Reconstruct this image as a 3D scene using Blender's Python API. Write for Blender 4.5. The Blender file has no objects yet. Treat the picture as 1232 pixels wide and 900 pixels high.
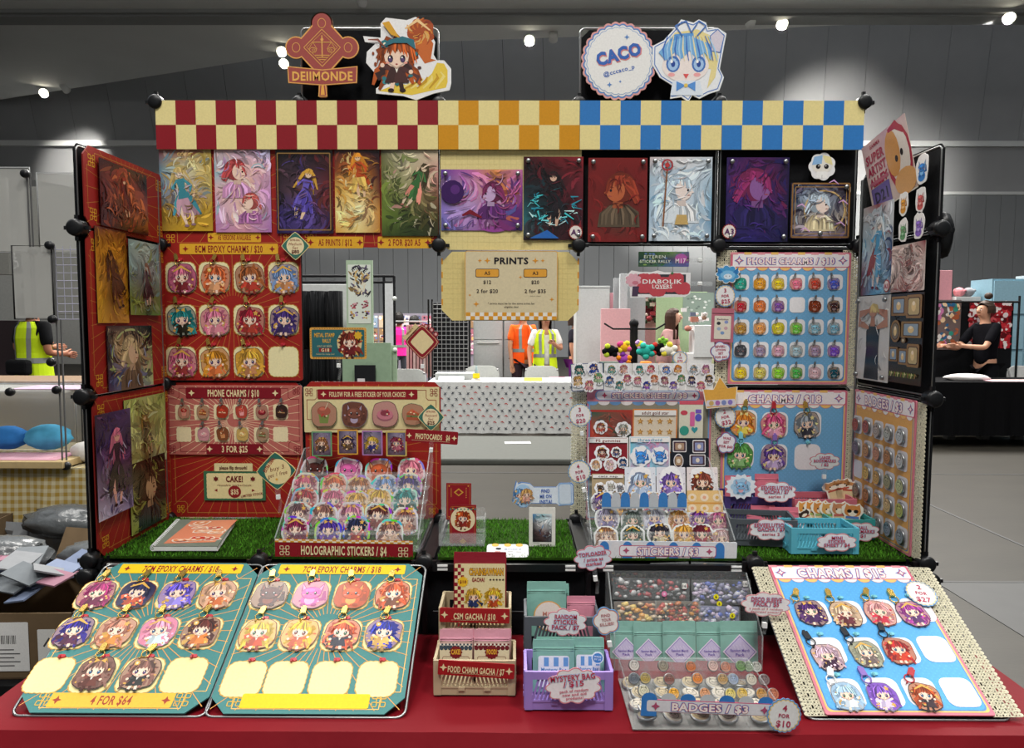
import bpy, bmesh, math, random
from math import pi, sin, cos, radians
from mathutils import Vector, Matrix, noise

SC = bpy.context.scene
COL = SC.collection

# ------------------------------------------------------------------ camera
CAMLOC = Vector((0.02, 0.0, 1.44)); FPX = 877.5
cam = bpy.data.cameras.new('camera'); cam.sensor_width = 36; cam.lens = 36 * FPX / 1232
cam.clip_start = 0.05; cam.clip_end = 200
CR = (Matrix.Rotation(0.00565, 4, 'Z') @ Matrix.Rotation(pi / 2 - 0.07067, 4, 'X') @ Matrix.Rotation(0.0021, 4, 'Z'))
camo = bpy.data.objects.new('camera', cam); COL.objects.link(camo)
camo.matrix_world = Matrix.Translation(CAMLOC) @ CR
SC.camera = camo

# ------------------------------------------------------------------ world, exposure, lights
SC.view_settings.view_transform = 'Standard'; SC.view_settings.look = 'None'
SC.view_settings.exposure = 0.24; SC.view_settings.gamma = 1.0
W = bpy.data.worlds.new('world'); SC.world = W; W.use_nodes = True
W.node_tree.nodes['Background'].inputs[0].default_value = (0.93, 0.97, 1.0, 1)
W.node_tree.nodes['Background'].inputs[1].default_value = 0.62

def area(name, loc, tgt, size, power, col=(1, .97, .92), sy=None):
 l = bpy.data.lights.new(name, 'AREA'); l.energy = power; l.size = size; l.color = col
 if sy: l.shape = 'RECTANGLE'; l.size_y = sy
 o = bpy.data.objects.new(name, l); COL.objects.link(o); o.location = loc
 o.rotation_euler = (Vector(tgt) - Vector(loc)).to_track_quat('-Z', 'Y').to_euler(); return o
# high-bay lamps of the hall: over and behind the photographer, over the aisle, over the far rows
area('hall_lamp_near', (-1.2, -2.6, 8.2), (0, 1.6, 1.0), 1.6, 350)
area('hall_lamp_near', (2.8, -1.2, 8.6), (0, 1.6, 1.0), 1.2, 260)
area('hall_lamp_aisle', (-3.5, 4.5, 9.0), (-2.5, 5, 0), 2.5, 300)
area('hall_lamp_aisle', (4, 5.5, 9.0), (3, 6, 0), 2.5, 300)
area('hall_lamp_far', (-3, 13, 9.3), (-2, 13, 0), 4, 2300)
area('hall_lamp_far', (7, 13, 9.3), (7, 13, 0), 4, 2300)

# ------------------------------------------------------------------ small helpers
def hx(s, a=1.0):
 if len(s) == 3: s = ''.join(c * 2 for c in s)
 r = [int(s[i:i + 2], 16) / 255 for i in (0, 2, 4)]
 return tuple([(c / 12.92 if c <= .04045 else ((c + .055) / 1.055) ** 2.4) for c in r]) + (a,)
def mixc(a, b, t): return tuple(a[i] * (1 - t) + b[i] * t for i in range(3)) + (1.0,)
def C_(c): return hx(c) if isinstance(c, str) else c
def shade(c, k):
 c = C_(c); return tuple(min(1, x * k) for x in c[:3]) + (1.0,)

def mat(name, color='888', rough=.6, metal=0, spec=.5, bump=0, bscale=60, var=0, vscale=8, alpha=1, attr=False, sheen=0, aniso=None, emit=0, trans=0, stretch=None):
 m = bpy.data.materials.new(name); m.use_nodes = True; nt = m.node_tree; b = nt.nodes['Principled BSDF']
 b.inputs['Roughness'].default_value = rough; b.inputs['Metallic'].default_value = metal
 b.inputs['Specular IOR Level'].default_value = spec; b.inputs['Alpha'].default_value = alpha
 if trans: b.inputs['Transmission Weight'].default_value = trans
 tc = nt.nodes.new('ShaderNodeTexCoord'); src = tc.outputs['Object']
 if stretch:
  mp = nt.nodes.new('ShaderNodeMapping'); mp.inputs['Scale'].default_value = stretch
  nt.links.new(src, mp.inputs[0]); src = mp.outputs[0]
 if attr:
  a = nt.nodes.new('ShaderNodeAttribute'); a.attribute_name = 'Col'; csock = a.outputs['Color']
 else:
  r = nt.nodes.new('ShaderNodeRGB'); r.outputs[0].default_value = C_(color); csock = r.outputs[0]
 if var:
  n = nt.nodes.new('ShaderNodeTexNoise'); n.inputs['Scale'].default_value = vscale; n.inputs['Detail'].default_value = 5
  nt.links.new(src, n.inputs['Vector'])
  mr = nt.nodes.new('ShaderNodeMapRange'); mr.inputs[1].default_value = .3; mr.inputs[2].default_value = .7
  mr.inputs[3].default_value = 1 - var; mr.inputs[4].default_value = 1 + var
  nt.links.new(n.outputs['Fac'], mr.inputs[0])
  mx = nt.nodes.new('ShaderNodeVectorMath'); mx.operation = 'SCALE'
  nt.links.new(csock, mx.inputs[0]); nt.links.new(mr.outputs[0], mx.inputs['Scale']); csock = mx.outputs[0]
 nt.links.new(csock, b.inputs['Base Color'])
 if bump:
  n2 = nt.nodes.new('ShaderNodeTexNoise'); n2.inputs['Scale'].default_value = bscale; n2.inputs['Detail'].default_value = 4
  nt.links.new(src, n2.inputs['Vector'])
  bp = nt.nodes.new('ShaderNodeBump'); bp.inputs['Strength'].default_value = bump; bp.inputs['Distance'].default_value = .01
  nt.links.new(n2.outputs['Fac'], bp.inputs['Height']); nt.links.new(bp.outputs[0], b.inputs['Normal'])
 if emit:
  nt.links.new(csock, b.inputs['Emission Color']); b.inputs['Emission Strength'].default_value = emit
 return m

M = {}
M['print'] = mat('printed_card', attr=True, rough=.5, spec=.3, var=.05, vscale=220)
M['matte'] = mat('painted_surface', attr=True, rough=.7, spec=.25, var=.06, vscale=40)
M['gloss'] = mat('laminated_print', attr=True, rough=.25, spec=.5, var=.05, vscale=300)
M['clear'] = mat('clear_acrylic', 'e4eaea', rough=.05, spec=.7, alpha=.07)
M['film'] = mat('clear_plastic_film', 'd4dada', rough=.1, spec=.9, alpha=.18, bump=.7, bscale=35)
M['frost'] = mat('frosted_plastic', 'b4b4b0', rough=.35, spec=.5, alpha=.55)
M['black'] = mat('black_plastic', '0c0d10', rough=.4, spec=.4)
M['blackcloth'] = mat('black_cloth', '07080c', rough=.85, spec=.2, bump=.3, bscale=30)
M['steel'] = mat('chromed_wire', '9a9c9c', rough=.35, metal=.9)
M['gold'] = mat('gilt_metal', 'd8b560', rough=.25, metal=.85)
M['dmetal'] = mat('dark_metal', '3a3c40', rough=.35, metal=.7)
M['white'] = mat('white_plastic', 'e4e6e4', rough=.4, var=.03)
M['redcloth'] = mat('red_tablecloth', '720413', rough=.72, spec=.2, bump=.35, bscale=9, var=.08, vscale=5)
M['lace'] = mat('cream_crochet_lace', 'dcd6bc', rough=.9, spec=.1, bump=.6, bscale=500, var=.12, vscale=300)
M['kraft'] = mat('kraft_cardboard', '6a5842', rough=.85, spec=.15, var=.08, vscale=20)
M['fabric'] = mat('woven_fabric', attr=True, rough=.9, spec=.1, bump=.2, bscale=400, var=.08, vscale=30)
M['skin'] = mat('skin', 'c08a6c', rough=.55, spec=.3, var=.05)
def holo():
 m = bpy.data.materials.new('holographic_film'); m.use_nodes = True; nt = m.node_tree; b = nt.nodes['Principled BSDF']
 tc = nt.nodes.new('ShaderNodeTexCoord'); geo = nt.nodes.new('ShaderNodeNewGeometry')
 v = nt.nodes.new('ShaderNodeTexVoronoi'); v.inputs['Scale'].default_value = 55
 nt.links.new(geo.outputs['Position'], v.inputs['Vector'])
 hs = nt.nodes.new('ShaderNodeSeparateColor'); nt.links.new(v.outputs['Color'], hs.inputs[0])
 lw = nt.nodes.new('ShaderNodeLayerWeight'); ad = nt.nodes.new('ShaderNodeMath'); ad.operation = 'MULTIPLY_ADD'
 nt.links.new(lw.outputs['Facing'], ad.inputs[0]); ad.inputs[1].default_value = 3.0; nt.links.new(hs.outputs[0], ad.inputs[2])
 fr = nt.nodes.new('ShaderNodeMath'); fr.operation = 'FRACT'; nt.links.new(ad.outputs[0], fr.inputs[0])
 mr = nt.nodes.new('ShaderNodeMapRange'); mr.inputs[1].default_value = .35; mr.inputs[2].default_value = .7
 mr.inputs[3].default_value = .12; mr.inputs[4].default_value = .95; nt.links.new(hs.outputs[1], mr.inputs[0])
 cc = nt.nodes.new('ShaderNodeCombineColor'); cc.mode = 'HSV'; nt.links.new(fr.outputs[0], cc.inputs[0])
 nt.links.new(mr.outputs[0], cc.inputs[1]); cc.inputs[2].default_value = .9
 nt.links.new(cc.outputs[0], b.inputs['Base Color']); b.inputs['Metallic'].default_value = .45; b.inputs['Roughness'].default_value = .3
 return m
M['holo'] = holo()
def gmat():
 m = mat('artificial_turf', '2e500c', rough=.9, spec=.1, var=.35, vscale=220, bump=1, bscale=600); return m
M['turf'] = gmat()

# -------- objects
def tag(o, label=None, cat=None, group=None, kind=None):
 if label: o['label'] = label
 if cat: o['category'] = cat
 if group: o['group'] = group
 if kind: o['kind'] = kind
 return o
def link(o, parent=None, Mx=None):
 COL.objects.link(o)
 if parent is not None: o.parent = parent
 if Mx is not None: o.matrix_local = Mx
 return o
def empty(name, Mx=None, label=None, cat=None, group=None):
 o = bpy.data.objects.new(name, None); o.empty_display_size = .02
 link(o, None, Mx); return tag(o, label, cat, group)

class MB:
 """mesh collector with per-corner colour"""
 def __init__(s): s.v = []; s.f = []; s.c = []; s.sm = []
 def face(s, pts, col, smooth=False):
  i = len(s.v); s.v += [tuple(p) for p in pts]; s.f.append(tuple(range(i, i + len(pts))))
  s.c.append(col); s.sm.append(smooth)
 def raw(s, verts, faces, col, smooth=False, T=None):
  i = len(s.v)
  s.v += [tuple(T @ Vector(p)) if T else tuple(p) for p in verts]
  for f in faces: s.f.append(tuple(i + k for k in f)); s.c.append(col); s.sm.append(smooth)
 def box(s, x0, x1, y0, y1, z0, z1, col=None, T=None):
  col = col or (.5, .5, .5, 1)
  vs = [(x0, y0, z0), (x1, y0, z0), (x1, y1, z0), (x0, y1, z0), (x0, y0, z1), (x1, y0, z1), (x1, y1, z1), (x0, y1, z1)]
  s.raw(vs, [(0, 3, 2, 1), (4, 5, 6, 7), (0, 1, 5, 4), (1, 2, 6, 5), (2, 3, 7, 6), (3, 0, 4, 7)], col, T=T)
 def tube(s, pts, r, col=None, n=8, closed=False, cap=True, r2=None):
  col = col or (.5, .5, .5, 1); pts = [Vector(p) for p in pts]; N = len(pts); rings = []
  up = None
  for i, p in enumerate(pts):
   if closed: d = pts[(i + 1) % N] - pts[i - 1]
   else: d = pts[min(i + 1, N - 1)] - pts[max(i - 1, 0)]
   d.normalize()
   if up is None:
    up = Vector((0, 0, 1)) if abs(d.z) < .9 else Vector((1, 0, 0))
   a = d.cross(up);
   if a.length < 1e-5: a = d.orthogonal()
   a.normalize(); b = a.cross(d).normalized(); up = b
   rr = r if r2 is None else r + (r2 - r) * i / max(1, N - 1)
   if isinstance(r, (list, tuple)): rr = r[i]
   rings.append([p + a * rr * cos(2 * pi * k / n) + b * rr * sin(2 * pi * k / n) for k in range(n)])
  vs = [q for rg in rings for q in rg]; fs = []
  for i in range(N if closed else N - 1):
   j = (i + 1) % N
   for k in range(n): fs.append((i * n + k, i * n + (k + 1) % n, j * n + (k + 1) % n, j * n + k))
  s.raw(vs, fs, col, True)
  if cap and not closed:
   s.face(rings[0][::-1], col); s.face(rings[-1], col)
 def lathe(s, prof, T=None, col=None, n=20, smooth=True):
  col = col or (.5, .5, .5, 1); vs = []; fs = []
  for r, z in prof: vs += [(r * cos(2 * pi * k / n), r * sin(2 * pi * k / n), z) for k in range(n)]
  for i in range(len(prof) - 1):
   for k in range(n): fs.append((i * n + k, i * n + (k + 1) % n, (i + 1) * n + (k + 1) % n, (i + 1) * n + k))
  s.raw(vs, fs, col, smooth, T)
 def ball(s, c, rx, ry, rz, col, n=10, jit=0, seed=0):
  rg = random.Random(seed); vs = []; fs = []; m = n // 2 + 1
  for i in range(m + 1):
   t = pi * i / m
   for k in range(n):
    j = 1 + rg.uniform(-jit, jit)
    vs.append((c[0] + rx * sin(t) * cos(2 * pi * k / n) * j, c[1] + ry * sin(t) * sin(2 * pi * k / n) * j, c[2] + rz * cos(t)))
  for i in range(m):
   for k in range(n): fs.append((i * n + k, (i + 1) * n + k, (i + 1) * n + (k + 1) % n, i * n + (k + 1) % n))
  s.raw(vs, fs, col, True)
 def prism(s, out, z0, z1, col, side=None, T=None):
  n = len(out); vs = [(x, y, z0) for x, y in out] + [(x, y, z1) for x, y in out]
  s.raw(vs, [tuple(range(n, 2 * n)), tuple(range(n - 1, -1, -1))], col, T=T)
  s.raw(vs, [(k, (k + 1) % n, n + (k + 1) % n, n + k) for k in range(n)], side or col, T=T)
 def build(s, name, m, parent=None, Mx=None):
  me = bpy.data.meshes.new(name); me.from_pydata(s.v, [], s.f)
  a = me.color_attributes.new('Col', 'FLOAT_COLOR', 'CORNER'); buf = []
  for f, c in zip(s.f, s.c):
   if isinstance(c, list):
    for q in c: buf += q
   else: buf += list(c) * len(f)
  a.data.foreach_set('color', buf)
  me.polygons.foreach_set('use_smooth', s.sm)
  me.materials.append(m if not isinstance(m, str) else M[m])
  o = bpy.data.objects.new(name, me); link(o, parent, Mx); return o

# -------- 2D outlines
def rr(w, h, r, n=4, cx=0, cy=0):
 o = []
 for sx, sy, a0 in ((1, 1, 0), (-1, 1, 90), (-1, -1, 180), (1, -1, 270)):
  for k in range(n + 1):
   a = radians(a0 + 90 * k / n); o.append((cx + sx * (w / 2 - r) + r * cos(a), cy + sy * (h / 2 - r) + r * sin(a)))
 return o
def cham(w, h, c, cx=0, cy=0, tl=1, tr=1, br=1, bl=1):
 x, y = w / 2, h / 2; o = []
 o += [(x, y - c), (x - c, y)] if tr else [(x, y)]
 o += [(-x + c, y), (-x, y - c)] if tl else [(-x, y)]
 o += [(-x, -y + c), (-x + c, -y)] if bl else [(-x, -y)]
 o += [(x - c, -y), (x, -y + c)] if br else [(x, -y)]
 return [(a + cx, b + cy) for a, b in o]
def ellp(cx, cy, rx, ry, n=18, rot=0):
 return [(cx + rx * cos(t) * cos(rot) - ry * sin(t) * sin(rot), cy + rx * cos(t) * sin(rot) + ry * sin(t) * cos(rot)) for t in [2 * pi * k / n for k in range(n)]]
def scal(w, h, r, lobes=28, amp=.0012, cx=0, cy=0):
 b = rr(w, h, r, 8, 0, 0); L = [0]; N = len(b)
 for i in range(N): L.append(L[-1] + math.dist(b[i], b[(i + 1) % N]))
 out = []; tot = L[-1]; n = lobes * 4; j = 0
 for k in range(n):
  s = tot * k / n
  while L[j + 1] < s: j += 1
  t = (s - L[j]) / max(1e-9, L[j + 1] - L[j]); p, q = b[j], b[(j + 1) % N]
  x, y = p[0] + (q[0] - p[0]) * t, p[1] + (q[1] - p[1]) * t; m = math.hypot(x, y) or 1
  a = amp * abs(sin(pi * k / 4)); out.append((cx + x + x / m * a, cy + y + y / m * a))
 return out
def cloud(w, h, lobes=10, amp=.12, n=60, cx=0, cy=0, ph=0):
 return [(cx + w / 2 * cos(t) * (1 - amp + amp * abs(sin(t * lobes / 2 + ph))), cy + h / 2 * sin(t) * (1 - amp + amp * abs(sin(t * lobes / 2 + ph)))) for t in [2 * pi * k / n for k in range(n)]]
def blob(w, h, seed, amp=.1, n=36, sq=.75):
 rg = random.Random(seed); ph = [rg.uniform(0, 6.28) for _ in range(4)]; o = []
 for k in range(n):
  t = 2 * pi * k / n; c, s = cos(t), sin(t)
  x = math.copysign(abs(c) ** sq, c); y = math.copysign(abs(s) ** sq, s)
  m = 1 + amp * (sin(3 * t + ph[0]) * .4 + sin(5 * t + ph[1]) * .35 + sin(8 * t + ph[2]) * .3)
  o.append((x * w / 2 * m, y * h / 2 * m))
 return o
def star4(cx, cy, r, q=.3):
 return [(cx + (r if k % 2 == 0 else r * q) * cos(k * pi / 4 + pi / 2), cy + (r if k % 2 == 0 else r * q) * sin(k * pi / 4 + pi / 2)) for k in range(8)]
def starn(cx, cy, r, n=5, q=.5, ph=pi / 2):
 return [(cx + (r if k % 2 == 0 else r * q) * cos(k * pi / n + ph), cy + (r if k % 2 == 0 else r * q) * sin(k * pi / n + ph)) for k in range(2 * n)]
def heart(cx, cy, r):
 return [(cx + r * .065 * 16 * sin(t) ** 3 * .9, cy + r * .065 * (13 * cos(t) - 5 * cos(2 * t) - 2 * cos(3 * t) - cos(4 * t))) for t in [2 * pi * k / 16 for k in range(16)]]

_tc = {}
def tmesh(s, off):
 k = (s, round(off, 4))
 if k in _tc: return _tc[k]
 cu = bpy.data.curves.new('t', 'FONT'); cu.body = s; cu.size = 1; cu.resolution_u = 2; cu.offset = off; cu.space_character = 1.1
 ob = bpy.data.objects.new('t', cu); me = ob.to_mesh()
 vs = [(v.co.x, v.co.y) for v in me.vertices]; fs = [tuple(p.vertices) for p in me.polygons]
 ob.to_mesh_clear(); bpy.data.objects.remove(ob); bpy.data.curves.remove(cu)
 _tc[k] = (vs, fs); return _tc[k]
LS = .00016
class Cv(MB):
 """flat print: coloured layers on a sheet; z = z0 + layer * LS"""
 def __init__(s, z0=0.0006): super().__init__(); s.z0 = z0; s.g = []
 def p(s, pts, col, L=1):
  s.g.append((L, len(s.v), len(pts))); s.face([(x, y, 0) for x, y in pts], C_(col)); return s
 def build(s, *a, **k):
  """give every painted piece its own hair-thin height, in layer order"""
  cnt = {}
  for L, i, n in s.g: cnt[L] = cnt.get(L, 0) + 1
  idx = {}
  for L, i, n in s.g:
   j = idx[L] = idx.get(L, -1) + 1; z = s.z0 + L * LS + j * min(3e-6, LS * .42 / cnt[L])
   for q in range(i, i + n): s.v[q] = (s.v[q][0], s.v[q][1], z)
  return MB.build(s, *a, **k)
 def e(s, cx, cy, rx, ry, col, L=1, n=14, rot=0): return s.p(ellp(cx, cy, rx, ry, n, rot), col, L)
 def r(s, x0, y0, x1, y1, col, L=1): return s.p([(x0, y0), (x1, y0), (x1, y1), (x0, y1)], col, L)
 def l(s, a, b, w, col, L=1, w2=None):
  dx, dy = b[0] - a[0], b[1] - a[1]; d = math.hypot(dx, dy) or 1e-9; nx, ny = -dy / d * w / 2, dx / d * w / 2
  k = 1 if w2 is None else w2 / w
  return s.p([(a[0] - nx, a[1] - ny), (b[0] - nx * k, b[1] - ny * k), (b[0] + nx * k, b[1] + ny * k), (a[0] + nx, a[1] + ny)], col, L)
 def pl(s, pts, w, col, L=1, closed=False):
  n = len(pts)
  for i in range(n if closed else n - 1): s.l(pts[i], pts[(i + 1) % n], w, col, L)
  return s
 def ring(s, out, w, col, L=1): return s.pl(out, w, col, L, True)
 def st(s, pts, w, col, L=1):
  """tapered stroke"""
  n = len(pts); A = []; B = []
  for i, p in enumerate(pts):
   q0, q1 = pts[max(0, i - 1)], pts[min(n - 1, i + 1)]; dx, dy = q1[0] - q0[0], q1[1] - q0[1]; d = math.hypot(dx, dy) or 1e-9
   h = w / 2 * sin(pi * (i + .35) / (n - .3)) ; A.append((p[0] - dy / d * h, p[1] + dx / d * h)); B.append((p[0] + dy / d * h, p[1] - dx / d * h))
  for i in range(n - 1): s.p([B[i], B[i + 1], A[i + 1], A[i]], col, L)
  return s
 def t(s, txt, cx, cy, h, col, L=3, sx=1.0, bold=.0, out=None, ow=.03, rot=0, w=None, sh=0):
  vs, fs = tmesh(txt, bold)
  if not vs: return s
  x0 = min(v[0] for v in vs); x1 = max(v[0] for v in vs); k = h / .72; mx = (x0 + x1) / 2
  if w: sx = w / ((x1 - x0) * k)
  c, d = cos(rot), sin(rot)
  def put(vs, fs, col, L):
   z = 0; o = []; s.g.append((L, len(s.v), len(vs)))
   for x, y in vs:
    X = (x - mx) * k * sx + (y - .36) * k * sh; Y = (y - .36) * k; o.append((cx + X * c - Y * d, cy + X * d + Y * c, z))
   s.raw(o, fs, C_(col))
  if out:
   v2, f2 = tmesh(txt, bold + ow); put(v2, f2, out, L - 1)
  put(vs, fs, col, L); return s
 def sheet(s, out, th, col, side=None): s.prism(out, 0, s.z0, C_(col), C_(side or col)); return s
 def grad(s, w, h, rows, L=0, cx=0, cy=0, sub=2):
  """smooth colour field: rows = top-to-bottom list of lists of colours"""
  R, Cn = len(rows), len(rows[0]); z = s.z0 + L * LS
  def at(u, v):
   a = min(max(u, 0), 1) * (Cn - 1); b = min(max(v, 0), 1) * (R - 1); i = min(int(a), Cn - 2) if Cn > 1 else 0; j = min(int(b), R - 2) if R > 1 else 0
   fa, fb = a - i, b - j; i2 = min(i + 1, Cn - 1); j2 = min(j + 1, R - 1)
   return mixc(mixc(rows[j][i], rows[j][i2], fa), mixc(rows[j2][i], rows[j2][i2], fa), fb)
  nx, ny = max(2, (Cn - 1) * sub), max(2, (R - 1) * sub)
  for j in range(ny):
   for i in range(nx):
    q = [(i / nx, j / ny), (i / nx, (j + 1) / ny), ((i + 1) / nx, (j + 1) / ny), ((i + 1) / nx, j / ny)]
    s.face([(cx + (a - .5) * w, cy + (.5 - b) * h, z) for a, b in q], [at(a, b) for a, b in q])
  s.g.append((L, len(s.v) - 4 * nx * ny, 4 * nx * ny)); return at

# -------- planes the goods are mounted on, with pixel look-up
class Fr:
 def __init__(s, o, u, v):
  s.o = Vector(o); s.u = Vector(u).normalized(); s.v = Vector(v).normalized(); s.n = s.u.cross(s.v)
 def uv(s, px, py, lift=0):
  d = CR.to_3x3() @ Vector(((px - 616) / FPX, -(py - 450) / FPX, -1)); o = s.o + s.n * lift
  t = (o - CAMLOC).dot(s.n) / d.dot(s.n); P = CAMLOC + d * t - o
  return P.dot(s.u), P.dot(s.v)
 def M(s, a=0, b=0, lift=0, rot=0):
  m = Matrix.Identity(4)
  for i, ax in enumerate((s.u, s.v, s.n)):
   for j in range(3): m[j][i] = ax[j]
  p = s.o + s.u * a + s.v * b + s.n * lift
  for j in range(3): m[j][3] = p[j]
  return m @ Matrix.Rotation(rot, 4, 'Z')
 def at(s, px, py, lift=0, rot=0):
  a, b = s.uv(px, py, lift); return s.M(a, b, lift, rot)
 def box(s, x0, y0, x1, y1, lift=0):
  a, b = s.uv(x0, y0, lift), s.uv(x1, y1, lift)
  return (a[0] + b[0]) / 2, (a[1] + b[1]) / 2, abs(b[0] - a[0]), abs(b[1] - a[1])
P = .36; T = .918; TZ = .75; YB = 1.912; YF = 1.557
FB = Fr((0, YB - .004, T), (1, 0, 0), (0, 0, 1))
FL = Fr((-2.5 * P, YF, T), (0, 1, 0), (0, 0, 1))
FRt = Fr((2.5 * P, YB, T), (0, -1, 0), (0, 0, 1))
FF = Fr((0, 1.227, TZ + .004), (1, 0, 0), (0, .312, .165))
def FY(y, lean=0): return Fr((0, y, TZ), (1, 0, 0), (0, sin(lean), cos(lean)))
def FZ(z): return Fr((0, 1.2, z), (1, 0, 0), (0, 1, 0))
# ------------------------------------------------------------------ the hall
m_floor = mat('polished_concrete', '2f2c26', rough=.5, spec=.25, var=.13, vscale=2.2, bump=.05, bscale=20, stretch=(1, 2.6, 1))
m_wall = mat('grey_wall_panel', '85888b', rough=.7, var=.03, vscale=1.5)
m_wallhi = mat('dark_acoustic_panel', 'a2a3a5', rough=.85, var=.04, vscale=1)
m_soff = mat('painted_soffit', 'dcdedd', rough=.8, var=.03, vscale=.6)
m_soff2 = mat('pale_beam', '8a8c8b', rough=.7)
m_joint = mat('dark_joint', '2a2c2e', rough=.9)
G = (.5, .5, .5, 1)
def struct(name, mb, m, parent=None, Mx=None):
 o = mb.build(name, m, parent, Mx)
 if parent is None: o['kind'] = 'structure'
 return o
b = MB(); b.box(-30, 30, -6, 31, -.2, 0); fl = struct('floor', b, m_floor)
b = MB()                                              # dark duct covers let into the floor
for y0 in (3.98, 6.9): b.box(-30, 30, y0, y0 + .02, 0, .003)
for x0, y0, y1 in ((2.36, 2, 4.0), (3.3, 4, 6.9)): b.box(x0, x0 + .02, y0, y1, 0, .003)
b.box(2.37, 3.9, 3.1, 3.98, 0, .0015)
b.build('duct_cover', mat('duct_steel', '2e2e2e', rough=.6, var=.08), fl)
# back wall: joint plane with single upright panels standing proud of it
b = MB(); b.box(-30, 30, 30.06, 30.3, 0, 6.68); wb = struct('wall_back', b, m_joint)
bp = MB(); bp.box(0, .585, -.05, 0, 0, 6.62); me0 = None
for i in range(74):
 x = -21.8 + i * .6
 if me0 is None: o = bp.build('wall_panel', m_wall, wb); me0 = o.data
 else: o = bpy.data.objects.new('wall_panel', me0); link(o, wb)
 o.location = (x, 30.05, .02)
b = MB(); b.box(-30, 30, 29.6, 30.4, 8.45, 8.66); b.box(-30, 30, 29.96, 30.4, 6.62, 6.74); struct('trim_1', b, m_soff)
# leaning fascia between ledge and wall, then the tall acoustic wall above it
b = MB(); b.raw([(-30, 30.05, 6.7), (30, 30.05, 6.7), (30, 29.75, 8.46), (-30, 29.75, 8.46)], [(0, 1, 2, 3)], G)
struct('wall_fascia', b, m_wallhi)
b = MB(); b.raw([(-30, 30.0, 8.6), (30, 30.0, 8.6), (30, 28.3, 16.5), (-30, 28.3, 16.5), (-30, 30.6, 8.6), (30, 30.6, 8.6), (30, 29, 16.5), (-30, 29, 16.5)], [(0, 1, 2, 3), (4, 7, 6, 5), (3, 2, 6, 7)], G)
wu = struct('wall_upper', b, m_joint)
me0 = None; bp = MB(); bp.raw([(0, 0, 0), (1.56, 0, 0), (1.2, -1.7, 7.9), (-.36, -1.7, 7.9), (0, .05, 0), (1.56, .05, 0), (1.2, -1.65, 7.9), (-.36, -1.65, 7.9)], [(0, 1, 2, 3), (0, 3, 7, 4), (1, 5, 6, 2), (4, 7, 6, 5), (0, 4, 5, 1), (3, 2, 6, 7)], G)
for i in range(31):
 if me0 is None: o = bp.build('acoustic_panel', m_wallhi, wu); me0 = o.data
 else: o = bpy.data.objects.new('acoustic_panel', me0); link(o, wu)
 o.location = (-24 + i * 1.575, 29.93, 8.68)
b = MB(); b.box(-30.3, -30, -6, 31, 0, 16); struct('wall_left', b, m_wall)
b = MB(); b.box(30, 30.3, -6, 31, 0, 16); struct('wall_right', b, m_wall)
b = MB(); b.box(-30, 30, -6.3, -6, 0, 16); struct('wall_front', b, m_wall)
b = MB(); b.box(-30, 30, 20, 31, 16.5, 16.7); struct('ceiling', b, m_soff)
# soffit whose far edge runs away to the left
S = [(-30, 32.8), (-19.99, 28.81), (-7.38, 24.06), (-2.32, 22.95), (1.97, 22.56), (6.08, 22.12), (14.2, 21.13), (30, 19.2)]
b = MB(); out = S + [(30, 16), (-30, 16)]
b.raw([(x, y, 10) for x, y in out] + [(x, y, 13) for x, y in out], [tuple(range(len(out)))[::-1]] + [(k, (k + 1) % len(out), len(out) + (k + 1) % len(out), len(out) + k) for k in range(len(out))], G)
struct('ceiling_soffit', b, m_soff)
b = MB(); b.box(-30, 30, 20.75, 21.35, 9.86, 10.02); b.box(-30, 30, 20.6, 20.72, 9.9, 10.0); struct('trim_2', b, m_soff2)
b = MB(); b.box(-30, 30, 13, 17.5, 10.4, 10.6); struct('ceiling_near', b, m_soff2)
# upper-left: slope of a lower roof
b = MB(); b.raw([(-26, 27, 8.2), (-15.5, 27, 6.2), (-15.5, 28, 5), (-26, 28, 5)], [(0, 3, 2, 1)], G); struct('wall_bulkhead', b, m_soff)

# spotlights along the soffit edge
m_lamp = mat('lit_lamp_lens', 'fff6dc', emit=14)
def spot_fixture(x, y, z, tgt, label, power=1500):
 d = (Vector(tgt) - Vector((x, y, z))).normalized(); q = d.to_track_quat('-Z', 'Y').to_matrix().to_4x4()
 t = empty('hall_spotlight', Matrix.Translation((x, y, z)) @ q, label, 'spotlight', 'spotlights along the ceiling edge')
 a = MB(); a.lathe([(0, .30), (.10, .30), (.15, .12), (.17, -.02), (.15, -.02), (.13, .06)], n=16); a.build('housing', M['white'], t)
 a = MB(); a.lathe([(.135, -.012), (0, -.02)], n=16); a.build('lens', m_lamp, t)
 a = MB(); a.tube([(0, 0, .22), (.0, .22, .3), (0, .3, .5)], .02, n=6); a.build('bracket', M['white'], t)
 l = bpy.data.lights.new('spot', 'SPOT'); l.energy = power; l.spot_size = radians(56); l.spot_blend = .7; l.color = (1, .96, .88); l.shadow_soft_size = .1
 o = bpy.data.objects.new('spot_beam', l); COL.objects.link(o); o.location = Vector((x, y, z)) + d * .08
 o.rotation_euler = (Vector((x * 1.02, 29.4, 8.3)) - Vector((x, y, z))).to_track_quat('-Z', 'Y').to_euler()
cl = (0.02, 2, 1.5)
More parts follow.
